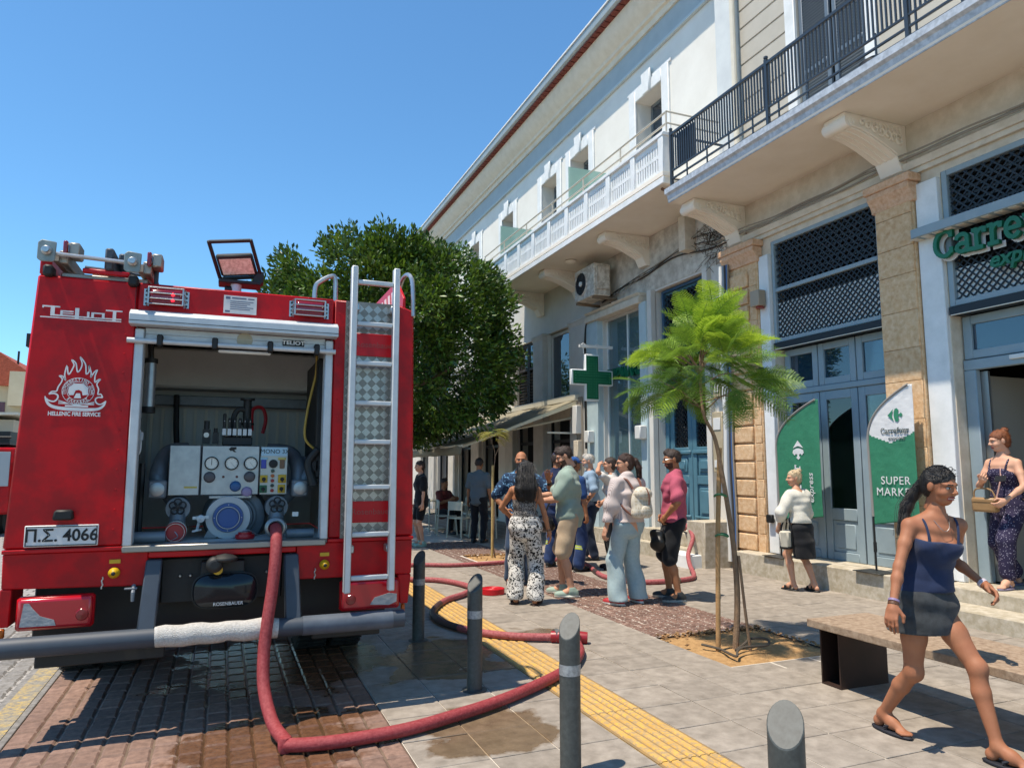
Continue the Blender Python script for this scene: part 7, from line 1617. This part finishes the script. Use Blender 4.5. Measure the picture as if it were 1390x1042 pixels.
# ---- bald man
P = Person('bald man in blue patterned shirt and dark jeans gesturing with one hand', (3.84, 9.22, 0), 165, 1.76, 'm', 1.1, feetR=(.15, 0), feetL=(-.12, .03), handL=(-.34, .30, 1.42), poleL=(-.8, -.3, -1), handR=(.22, .14, 1.0), poleR=(1, -.6, 0), head=(-10, 4, 0), skin_m=SK1, hair_m=None, beard='#8b6f5c', curl=(.8, .25), dorsL=(.2, .9, .1))
P.body(); k = P.k; MH = tone_mat('hawaiian blue', '#22364f', '#6f9dc0', 22, .6, 'noise', .03)
P.garment('shirt', MH, top=dict(inf=.03, z0=.84, z1=1.47, sleeve=.85, sl_inf=.03), noise=folds(.006, (9, 8, 6), 16.), cuts=[((0, 0, -1), -.84*k)]); P.garment('jeans', fabric('dark jeans', '#283a52', '#334760', 26), legs=dict(inf=.024, len=1.97, wide=.01), noise=folds(.005, (9, 8, 5), 17.), cuts=[((0, 0, 1), 1.0*k)])
P.shoes(mat('brown shoe', '#4a342a', .6)); P.cuff('wristwatch', 'L', .7, .036, DARK, .05)
# ---- firefighters
MF = fabric('fire navy', '#1b2440', '#222c4a'); MFp = fabric('fire trousers', '#1f3156', '#283b63', 26); MY = mat('reflective yellow', '#a9b53a', .6); MSil = mat('reflective silver', '#9aa09a', .5)
def fighter(label, loc, hd, H, cap_m, top_m, **kw):
    P = Person(label, loc, hd, H, 'm', 1.05, skin_m=SK3, hair_m=HBr, **kw); P.body(); P.hairdo('short'); P.cap(cap_m); k = P.k
    P.garment('t_shirt', top_m, top=dict(inf=.024, z0=.84, z1=1.47, sleeve=.75, sl_inf=.026), noise=folds(.005, (9, 8, 6), 18.), cuts=[((0, 0, -1), -.93*k)])
    P.garment('trousers', MFp, legs=dict(inf=.026, len=1.93, wide=.014), noise=folds(.006, (9, 8, 6), 19.), cuts=[((0, 0, 1), 1.02*k)])
    for kn, an in ((P.kneeR, P.ankR), (P.kneeL, P.ankL)):
        for t, m_, w in ((.30, MY, .022), (.345, MSil, .016), (.39, MY, .022)):
            a = kn+(an-kn)*t; d = (an-kn)/np.linalg.norm(an-kn)*w*.5*1.0; MB().tube([a-d, a+d], (.091)*k, 18).build('reflective_band', m_, P.root)
    P.shoes(mat('boot black', '#151515', .5)); return P
fighter('firefighter in navy T-shirt and dark cap with yellow-banded trousers', (5.0, 10.55, 0), -60, 1.78, fabric('cap navy', '#1d2a4a'), MF, feetR=(.13, .06), feetL=(-.13, 0), handR=(.1, .36, 1.15), poleR=(.6, -.4, -1), handL=(-.08, .34, 1.12), poleL=(-.6, -.4, -1), head=(20, 8, 0), curl=(.8, .8))
fighter('firefighter in bright blue peaked cap half hidden behind the sage-shirted man', (5.08, 10.1, 0), -75, 1.70, fabric('cap blue', '#21508f'), fabric('fire blue', '#1f3c6a', '#27477a'), feetR=(.12, 0), feetL=(-.13, .05), handL=(-.1, .3, 1.1), poleL=(-.6, -.4, -1), head=(0, 8, 0))
# ---- old man
P = Person('white-bearded man in light blue shirt and dark trousers beside the pharmacy', (6.0, 11.2, 0), 70, 1.77, 'm', 1.06, feetR=(.13, .03), feetL=(-.12, -.02), handL=(-.22, .12, .98), poleL=(-1, -.6, .0), handR=(.22, .12, .98), poleR=(1, -.6, 0), head=(0, 6, 0), skin_m=SK2, hair_m=HG, beard='#b8b2a8', curl=(.8, .8), dorsL=(-.6, -.2, .6))
P.body(); P.hairdo('short'); k = P.k
P.garment('shirt', tone_mat('blue check', '#8ea3b5', '#7990a5', 60, .4, 'check', .1), top=dict(inf=.026, z0=.93, z1=1.47, sleeve=.85, sl_inf=.026, nk=(.07, .08, .06)), noise=folds(.006, (9, 8, 6), 20.), cuts=[((0, 0, -1), -.97*k)])
P.garment('trousers', fabric('navy trousers', '#20293a', '#283246'), legs=dict(inf=.024, len=1.97, wide=.01), noise=folds(.005, (9, 8, 5), 21.), cuts=[((0, 0, 1), 1.03*k)]); P.shoes(DARK); MB().tube([P.at(1.0)-P.up*.018, P.at(1.0)+P.up*.018], .178*k, 24).build('belt', DARK, P.root).scale = (1, .74, 1)
# ---- background people
def simple(label, loc, hd, H, sex, skin_, hair, hd_kind, top_m, bot_m, shoe_m, sleeve=.75, length=1.95, seat=None, **kw):
    P = Person(label, loc, hd, H, sex, 1.0, skin_m=skin_, hair_m=hair, res=.016, **kw); P.body()
    if hd_kind == 'cap': P.hairdo('short'); P.cap(DARK)
    elif hd_kind: P.hairdo(hd_kind)
    P.garment('t_shirt', top_m, top=dict(inf=.024, z0=.84, z1=1.47, sleeve=sleeve, sl_inf=.026), noise=folds(.005, (9, 8, 6), 22.)); P.garment('trousers', bot_m, legs=dict(inf=.022, len=length), noise=folds(.004, (9, 8, 6), 23.)); P.shoes(shoe_m); return P
simple('person in black top and shorts partly hidden by the engine edge', (3.80, 14.4, 0), 95, 1.68, 'f', SK2, HBr, 'bob', fabric('black top', '#1a1a1c'), fabric('black shorts', '#141416'), mat('shoe mint', '#8fae9e', .6), length=.75)
simple('man in grey T-shirt and dark cap standing in the cafe shade', (5.1, 14.6, 0), -40, 1.74, 'm', SK3, HBr, 'cap', fabric('grey tee', '#5d666a'), fabric('dark trousers', '#1d1d20'), DARK)
simple('person in dark red top seated at the nearest cafe table', (5.05, 17.1, 0), -150, 1.7, 'm', SK3, HBr, 'short', fabric('dark red tee', '#6a2f2c'), fabric('dark trousers', '#1d1d20'), DARK, drop=.42, feetR=(.13, .40), feetL=(-.13, .42), hip=(0, 0), handR=(.12, .38, .82), handL=(-.12, .38, .82), poleR=(.6, -.5, -.6), poleL=(-.6, -.5, -.6))
simple('distant person in white shirt and black trousers left of the engine', (-4.98, 21.2, 0), 180, 1.72, 'm', SK3, HB, 'short', fabric('far white', '#c9c6c0'), fabric('black trousers', '#17181b'), DARK)
# ------------------------------------------------------------------ street furniture, hoses, flags
M_boll = mat('bollard grey', '#464946', .55, var=('#505350', 9), var2=('#3b3d3a', 40, 3), bump=(90, .03))
M_band = mat('reflective band', '#a9adae', .35, metal=.3, var=('#7d8183', 60, 3))
bl = ['grey steel bollard beside the engine rear, furthest of the four', 'grey steel bollard in the engine shadow, second furthest', 'tall grey steel bollard in front of the red hose bend', 'slant-cut bollard top at the bottom edge, nearest of the four']
for k, y in enumerate((6.62, 5.03, 3.50, 1.93)):
    x = 1.735; r = .055 if k != 3 else .058; t = thing('bollard', bl[k], 'bollard', (x, y, 0), 'slant-topped bollards along the tactile strip')
    n = 28; vs = []; h = .80
    for z in (0, .3, None):
        for i in range(n):
            a = 2*math.pi*i/n; xx, yy = r*math.cos(a), r*math.sin(a); zz = h - .055 + xx/r*.045 + yy/r*.042 if z is None else z
            vs.append((x+xx, y+yy, zz))
    fs = [(i*n+q, i*n+(q+1) % n, (i+1)*n+(q+1) % n, (i+1)*n+q) for i in range(2) for q in range(n)] + [tuple(range(2*n, 3*n))]
    MB().add(vs, fs).build('post', M_boll, t, bevel=.003)
    MB().lathe([(r+.0015, 0), (r+.0015, .055)], (x, y, .50), 'z', 28, cap=False).build('reflective_band', M_band, t)
    MB().lathe([(r, .004), (r+.035, .004), (r+.035, .0)], (x, y, .002), 'z', 24, cap=False).build('base_plate', M_boll, t)
# bench
bn = thing('bench', 'low wooden slab bench on dark steel box legs behind the walking woman', 'bench', (4.35, 3.2, 0))
M_bw = mat('bench wood', '#8c7660', .8, var=('#725c48', 7), var2=('#a38e78', 26, 3), bump=(40, .3)); M_bs = mat('bench steel', '#43302a', .55, metal=.4, var=('#33251f', 6))
for i in range(4):
    MB().box(4.06+.152*i, 4.06+.152*i+.146, 1.0, 4.25, .41, .465).build('seat_plank', M_bw, bn, bevel=.005)
for y0 in (4.05, 2.05):
    b = MB(); b.box(4.16, 4.62, y0, y0+.012, .012, .398).box(4.16, 4.62, y0+.168, y0+.18, .012, .398).box(4.16, 4.62, y0, y0+.18, 0, .012).box(4.16, 4.62, y0, y0+.18, .398, .41).box(4.5, 4.51, y0+.012, y0+.168, .012, .398)
    b.build('leg', M_bs, bn)
# hoses
M_hose = mat('hose red', '#8f2229', .6, var=('#75181f', 8), var2=('#a04446', 60, 3.2), bump=(260, .5)); M_hosep = mat('hose pink', '#93383e', .7, var=('#7f3036', 6), var2=('#a86262', 50, 3.2), bump=(200, .4)); M_hosed = mat('hose dark', '#4a3230', .6, var=('#332422', 9))
M_cpl = mat('coupling alloy', '#9b9c9a', .35, metal=.7, var=('#80817f', 20))
h1 = thing('fire_hose', 'thick red hose running from the pump outlet to the pavement', 'hose', (.4, 4.6, 0))
p = smooth_path([(.34,5.20,1.165),(.345,5.08,1.175),(.345,4.97,1.12),(.34,4.91,.98),(.325,4.88,.8),(.30,4.84,.6),(.285,4.80,.42),(.29,4.72,.25),(.335,4.56,.10),(.40,4.38,.045)], 8)
MB().tube(p, .037, 18).build('riser_length', M_hose, h1)
p2 = smooth_path([(.385,4.36,.042),(.45,4.32,.044),(.62,4.29,.044),(.84,4.29,.046),(1.1,4.33,.046),(1.4,4.44,.046),(1.7,4.57,.046),(2.0,4.74,.046),(2.35,4.97,.05),(2.6,5.2,.046),(2.85,5.55,.046),(2.98,5.9,.046)], 8)
MB().tube(p2, .039, 18, flat=.95).build('ground_length', M_hose, h1); MB().lathe([(0, -.045), (.03, -.04), (.039, -.015), (.039, .015), (.03, .04), (0, .045)], (.39, 4.355, .042), 'z', 16).build('kink', M_hose, h1)
MB().lathe([(.046, 0), (.066, 0), (.07, .015), (.066, .03), (.06, .034), (.06, .06), (.05, .064)], (.345, 5.12, 1.175), '-y', 26, cap=False).build('coupling', M_cpl, h1)
nz = thing('hose_valve', 'red and chrome branching valve with a wheel handle behind the nearest full bollard', 'valve', (2.98, 6.05, 0))
MB().tube([(2.84,6.1,.05),(3.0,6.0,.055),(3.12,5.93,.05)], [.05,.06,.05], 14).tube([(3.0,6.0,.05),(3.0,5.9,.05)], .05, 12).build('body', mat('valve red', '#8e1a22', .4), nz)
MB().tube([(3.0,6.0,.08),(3.0,6.0,.19)], .014, 8).tube([(3.0+.04*math.cos(a), 6.0+.02*math.sin(a), .20+.03*math.sin(a)) for a in np.linspace(0,6.28,17)[:-1]], .008, 6, closed=True).bar((2.95,6.0,.2),(3.05,6.0,.2),.01).tube([(2.93,6.04,.16),(2.98,6.0,.14)], .012, 7).build('wheel_handle', M_cpl, nz)
MB().lathe([(.05,0),(.064,.0),(.064,.04),(.05,.04)], (2.86,6.09,.055), 'x', 18, cap=False).build('coupling', M_cpl, nz)
h2 = thing('fire_hose', 'dull red hose looping across the yellow tactile strip', 'hose', (2.4, 7.5, 0))
q = smooth_path([(2.86,6.09,.045),(2.56,6.27,.04),(2.30,6.56,.04),(2.14,6.95,.04),(2.10,7.35,.04),(2.2,7.75,.04),(2.48,8.24,.04),(2.80,8.55,.04),(3.02,8.9,.04),(3.02,9.25,.04),(2.86,9.68,.04),(2.55,9.9,.04),(2.0,10.0,.04),(1.4,9.9,.04)], 8)
MB().tube(q[:22], .034, 14).build('ground_length', M_hosep, h2); MB().tube(q[21:46], .034, 14).build('wet_length', M_hosed, h2); MB().tube(q[45:], .034, 14).build('ground_length', M_hosep, h2)
h3 = thing('fire_hose', 'pink-red hose lying straight across the pavement towards the bald man', 'hose', (3.6, 11.3, 0))
MB().tube(smooth_path([(1.2,11.3,.035),(2.2,11.35,.035),(2.95,11.4,.035),(3.5,11.15,.035),(4.3,11.18,.035),(5.0,11.35,.035),(5.6,10.95,.035)], 8), .032, 12).build('ground_length', M_hosep, h3)
h4 = thing('fire_hose', 'pink hose curving past the pink-shirted man and up the blue door steps', 'hose', (5.8, 9, 0))
q = smooth_path([(5.6,10.95,.035),(5.45,10.3,.035),(5.22,9.6,.035),(5.12,9.1,.035),(5.3,8.6,.035),(5.75,8.5,.035),(6.15,8.58,.035),(6.4,8.85,.04),(6.62,9.25,.12),(6.85,9.6,.24),(7.05,9.75,.46),(7.2,10.1,.62),(7.3,10.3,.60),(7.5,10.6,.52),(7.62,10.9,.52)], 8)
MB().tube(q, .034, 14).build('ground_length', M_hosep, h4); MB().tube(q[14:18], .038, 12).build('dark_sleeve', M_hosed, h4)
MB().lathe([(.035,0),(.052,0),(.052,.07),(.045,.075),(.045,.12),(.035,.12)], (5.78,8.5,.038), 'x', 18, cap=False).build('coupling', mat('coupling bronze', '#7b6a5a', .45, metal=.5), h4)
rl_ = thing('hose_roll', 'flat bright red rolled hose lying on the pavement slabs', 'hose roll', (3.22, 8.66, 0))
sp_ = []
for i in range(150):
    a = i*.32; r = .03 + .115*i/150; sp_.append((3.22 + r*math.cos(a), 8.66 + r*math.sin(a)))
b = MB(); n = len(sp_)
vs = [(x, y, z) for x, y in sp_ for z in (.004, .072)]
b.add(vs, [(2*i, 2*i+2, 2*i+3, 2*i+1) for i in range(n-1)]); o = b.build('coil', mat('bright hose', '#c80f1e', .5, var=('#b00c1a', 20)), rl_, sharp=180); s_ = o.modifiers.new('thick', 'SOLIDIFY'); s_.thickness = .0042
MB().lathe([(.135, .004), (.152, .006), (.152, .070), (.135, .074)], (3.22, 8.66, 0), 'z', 40, cap=False).build('outer_wrap', MATS['bright hose'], rl_)
# feather flags
M_fg = mat('flag green', '#2f7d5c', .7, var=('#296f52', 2), bump=(9, .35, .03)); M_fw = mat('flag white', '#d3d3d2', .7, bump=(9, .35, .03)); M_fs = mat('flag seam', '#8a8680', .8)
def flag(label, y0, y1, z0, z1, x, white_top):
    """sail-shaped banner: straight trailing edge, bowed leading edge on a bent pole; y0 pole side (far), y1 trailing side"""
    t = thing('feather_flag', label, 'flag', (x, y0, .31), 'feather flags on the shop platform'); n = 90; lead = []
    for i in range(n+1):
        u = i/n; z = z0 + (z1-z0)*u; v_ = max(0., (u-.55)/.45); lead.append((y0 + (y1+.02-y0)*(v_**2.6)*1.0 + .03*u, z))
    def surf(a, u):
        ly, z = lead[int(round(u*n))]; yy = ly + (y1 - ly)*a
        zz = z + (1-u)*0 - (.0 if u > .02 else .10*(1-a)); wv = .004*math.sin(a*3.1+u*5) + .002*math.sin(a*9+u*14)
        return (x + wv*(.3+a), yy, zz)
    m = 26; b = MB(); vs = [surf(j/m, i/n) for i in range(n+1) for j in range(m+1)]; b.v = vs
    for i in range(n):
        for j in range(m):
            zc = vs[i*(m+1)+j][2]; yc = vs[i*(m+1)+j][1]
            b.f.append((i*(m+1)+j, i*(m+1)+j+1, (i+1)*(m+1)+j+1, (i+1)*(m+1)+j)); lim = z0 + (z1-z0)*.56 + .12*abs((j+.5)/m-.5)*2
            b.m.append(1 if white_top and zc > lim else 0)
    o = b.build('cloth', [M_fg, M_fw], t, sharp=180); s_ = o.modifiers.new('thick', 'SOLIDIFY'); s_.thickness = .003
    MB().tube([(x, ly, z) for ly, z in lead], [.016]*(n+1), 8).build('sleeve', M_fs, t)
    MB().tube([(x, y0, .33), (x, y0, z0+.05)], .012, 8).lathe([(.02, 0), (.02, .12)], (x, y0, .55), 'z', 10).build('pole', M_black, t)
    MB().box(x-.18, x+.14, y0-.2, y0+.2, .312, .322).build('foot_plate', mat('flag base', '#3a3a38', .5, metal=.5), t, bevel=.003)
    return t
def logo(t, x, yc, zc, s, mt, up=1):
    """rhombus emblem split in two with a hollow letter between"""
    b = MB(); P = lambda u, v_: (x, yc - u*s*(1 if up else 0) - (0 if up else v_*s), zc + (v_*s if up else -u*s))
    rh = [(-1, 0), (-.2, .72), (-.32, .35), (-.42, 0), (-.32, -.35), (-.2, -.72)]
    b.add([P(*q) for q in rh], [tuple(range(6))])
    Rr = [(1, 0), (.78, .28), (.62, .12), (.45, .12), (.38, .34), (.55, .5), (.28, .78), (.0, .70), (-.15, .3), (-.18, 0), (-.15, -.3), (.0, -.70), (.28, -.78), (.55, -.5), (.38, -.34), (.45, -.12), (.62, -.12), (.78, -.28)]
    b.add([P(*q) for q in Rr], [tuple(range(len(Rr)))])
    return b.build('emblem', mt, t, smooth=False)
f1 = flag('plain green feather flag with sideways white lettering left of the shop doors', 8.25, 7.44, .92, 2.50, 7.48, False)
logo(f1, 7.470, 7.83, 1.82, .135, M_fw, 0)
slab_text('flag_lettering', 'Carrefour', .105, M_fw, f1, (7.471, 7.80, 1.22), (0,0,1), (0,1,0), depth=.002, thick=.17)
text('flag_lettering', 'express', M_fw, f1, (7.471, 7.62, 1.30), (0,0,1), (0,1,0), size=.13, ext=.001, shear=.2)
f2 = flag('green and white feather flag with upright lettering against the sandstone pillar', 6.62, 5.98, .98, 2.55, 7.46, True)
logo(f2, 7.450, 6.22, 2.20, .105, mat('emblem green', '#2f7d5c', .6), 1)
M_fi = mat('flag ink', '#4c5a5c', .7)
slab_text('flag_lettering', 'Carrefour', .052, M_fi, f2, (7.451, 6.24, 1.98), (0,-1,0), (0,0,1), depth=.002, thick=.16)
text('flag_lettering', 'express', M_fi, f2, (7.451, 6.22, 1.925), (0,-1,0), (0,0,1), size=.075, ext=.001, shear=.15)
text('flag_lettering', 'SUPER\nMARKET', M_fw, f2, (7.451, 6.27, 1.35), (0,-1,0), (0,0,1), size=.135, ext=.001, space=1.12)
# wall bits by the shop
MB().lathe([(0,0),(.03,0),(.03,.03),(0,.035)], (7.64, 8.62, .82), '-x', 14).box(7.6, 7.66, 8.56, 8.68, .76, .88).build('socket', M_black, SB, bevel=.01)
MB().box(7.55, 7.66, 8.62, 8.72, 3.0, 3.1).build('camera_dome', M_black, SB, bevel=.02)
MB().box(7.52, 7.66, 8.55, 8.75, 4.05, 4.3).build('alarm_box', mat('alarm box', '#a39480', .6), SB, bevel=.012); MB().lathe([(0,0),(.07,0),(.05,.05),(0,.06)], (7.6, 8.62, 4.02), 'z', 16).build('alarm_lamp', mat('alarm lamp', '#8a2a16', .3), SB)
# cafe furniture
M_chair = mat('cafe cream', '#c2bda9', .6)
def chair(x, y, rz, label, arms=False):
    t = thing('cafe_chair', label, 'chair', (x, y, 0), 'pale cafe chairs under the awning', rz)
    def bb(name, b): o = b.build(name, M_chair, None, bevel=.006); o.parent = t; return o
    bb('seat', MB().box(-.22, .22, -.21, .22, .43, .46))
    for sx in (-1, 1):
        bb('leg', MB().bar((sx*.20, .19, .43), (sx*.22, .23, 0), .03)); bb('leg', MB().bar((sx*.20, -.20, .80), (sx*.22, -.25, 0), .03))
    bb('backrest', MB().box(-.22, .22, -.225, -.2, .62, .82))
    if arms:
        for sx in (-1, 1): bb('armrest', MB().tube(smooth_path([(sx*.21, -.2, .66), (sx*.24, .05, .66), (sx*.24, .2, .62), (sx*.22, .22, .45)], 4), .014, 7))
    return t
def table(x, y, label):
    t = thing('cafe_table', label, 'table', (x, y, 0), 'cafe tables under the awning')
    MB().box(x-.35, x+.35, y-.35, y+.35, .72, .75).build('top', M_chair, t, bevel=.006)
    MB().tube([(x, y, .03), (x, y, .72)], .03, 10).build('column', M_chair, t); MB().box(x-.22, x+.22, y-.22, y+.22, 0, .03).build('foot', M_chair, t, bevel=.006); return t
table(5.55, 16.1, 'pale cafe table with a glass, nearest the sapling'); table(5.2, 18.2, 'pale cafe table further under the awning')
chair(5.0, 16.6, R(-100), 'pale cafe chair with its slatless back towards the fire engine'); chair(5.5, 15.45, R(10), 'pale armchair nearest the bamboo cane', True)
chair(5.1, 15.75, R(-60), 'pale cafe chair at the corner of the nearest table'); chair(4.75, 17.6, R(-40), 'pale cafe chair at the further table'); chair(5.9, 17.8, R(120), 'pale cafe chair facing the street at the further table')
gl_ = thing('drinking_glass', 'tall clear glass standing on the nearest cafe table', 'glass', (5.45, 16.0, .75)); MB().lathe([(.0,0),(.032,0),(.04,.17),(.037,.17),(.03,.006),(0,.006)], (5.45,16,.75), 'z', 16, cap=False).build('cup', mat('milky glass', '#d5dad8', .2), gl_)
# far end of the street, left of the engine
fb = thing('distant_house', 'cream house with a red tiled roof far behind the engine', 'house', (-13, 44, 0))
wall_m = mat('far cream', '#cbbfa3', .9, var=('#b9ac90', 1)); MB().box(-20, -8.6, 42, 52, 0, 5.6).build('wall', wall_m, fb)
MB().prism([(-20.5, 5.6), (-8.2, 5.6), (-10.5, 7.3), (-18, 7.3)], 'y', 41.6, 52).build('roof', mat('far roof', '#b0563c', .85, var=('#97462f', 6), bump=(12, .6, .05)), fb)
MB().box(-9.9, -9.2, 41.5, 42.6, 4.6, 6.3).build('chimney', wall_m, fb); MB().tube([(-9.75, 42.2, 6.6), (-9.75, 42.2, 7.4)], .05, 6).build('aerial', M_black, fb)
for k in range(4):
    w_ = MB().box(-19+2.6*k, -17.9+2.6*k, 41.95, 42.0, 3.4, 4.8).build('window', mat('far window', '#5a3a48', .5), fb); MB().box(-19.1+2.6*k, -17.8+2.6*k, 41.9, 41.96, 3.3, 3.4).build('sill', M_trim, w_)
fw = thing('distant_wall_house', 'lower pale house with an eave in front of the cream house', 'house', (-9.5, 36, 0)); MB().box(-16, -8.3, 36, 41, 0, 3.6).build('wall', mat('far pale', '#bdb29c', .9), fw); MB().prism([(-16.3, 3.55), (-8.1, 3.8), (-8.1, 3.9), (-16.3, 3.7)], 'y', 35.6, 41).build('eave', M_cream, fw); MB().box(-8.9, -8.35, 35.7, 36, 0, 2.9).build('pier', M_cream, fw)
rv = thing('red_response_vehicle', 'red vehicle with a pale grey panel and roof gear behind the engine', 'vehicle', (-5.5, 20, 0))
MB().box(-7.0, -4.55, 20, 25, .5, 2.05).build('body', M_red, rv, bevel=.05); MB().box(-6.8, -4.62, 19.985, 20, 1.15, 1.95).build('rear_panel', mat('panel grey', '#9aa2a6', .5), rv, bevel=.005)
for x in (-6.8, -4.95): MB().lathe([(.0,-.12),(.36,-.12),(.4,-.06),(.4,.06),(.36,.12),(0,.12)], (x, 21, .4), 'x', 20).build('wheel', M_tyre, rv)
MB().box(-6.5, -4.7, 20.2, 23, 2.12, 2.17).tube([(-6.4, 20.3, 2.3), (-4.7, 20.3, 2.3)], .03, 6).box(-6.0, -4.8, 20.6, 22, 2.17, 2.45).build('roof_gear', M_chas, rv)
small_tree(-12, 33, 5.2, 1.5, 'small leafy tree beside the distant pale house', 21, M_fic, 6000)
small_tree(3.4, 27, 6.0, 2.3, 'second dark green clipped tree further down the pavement', 22, M_fic, 12000, .16)
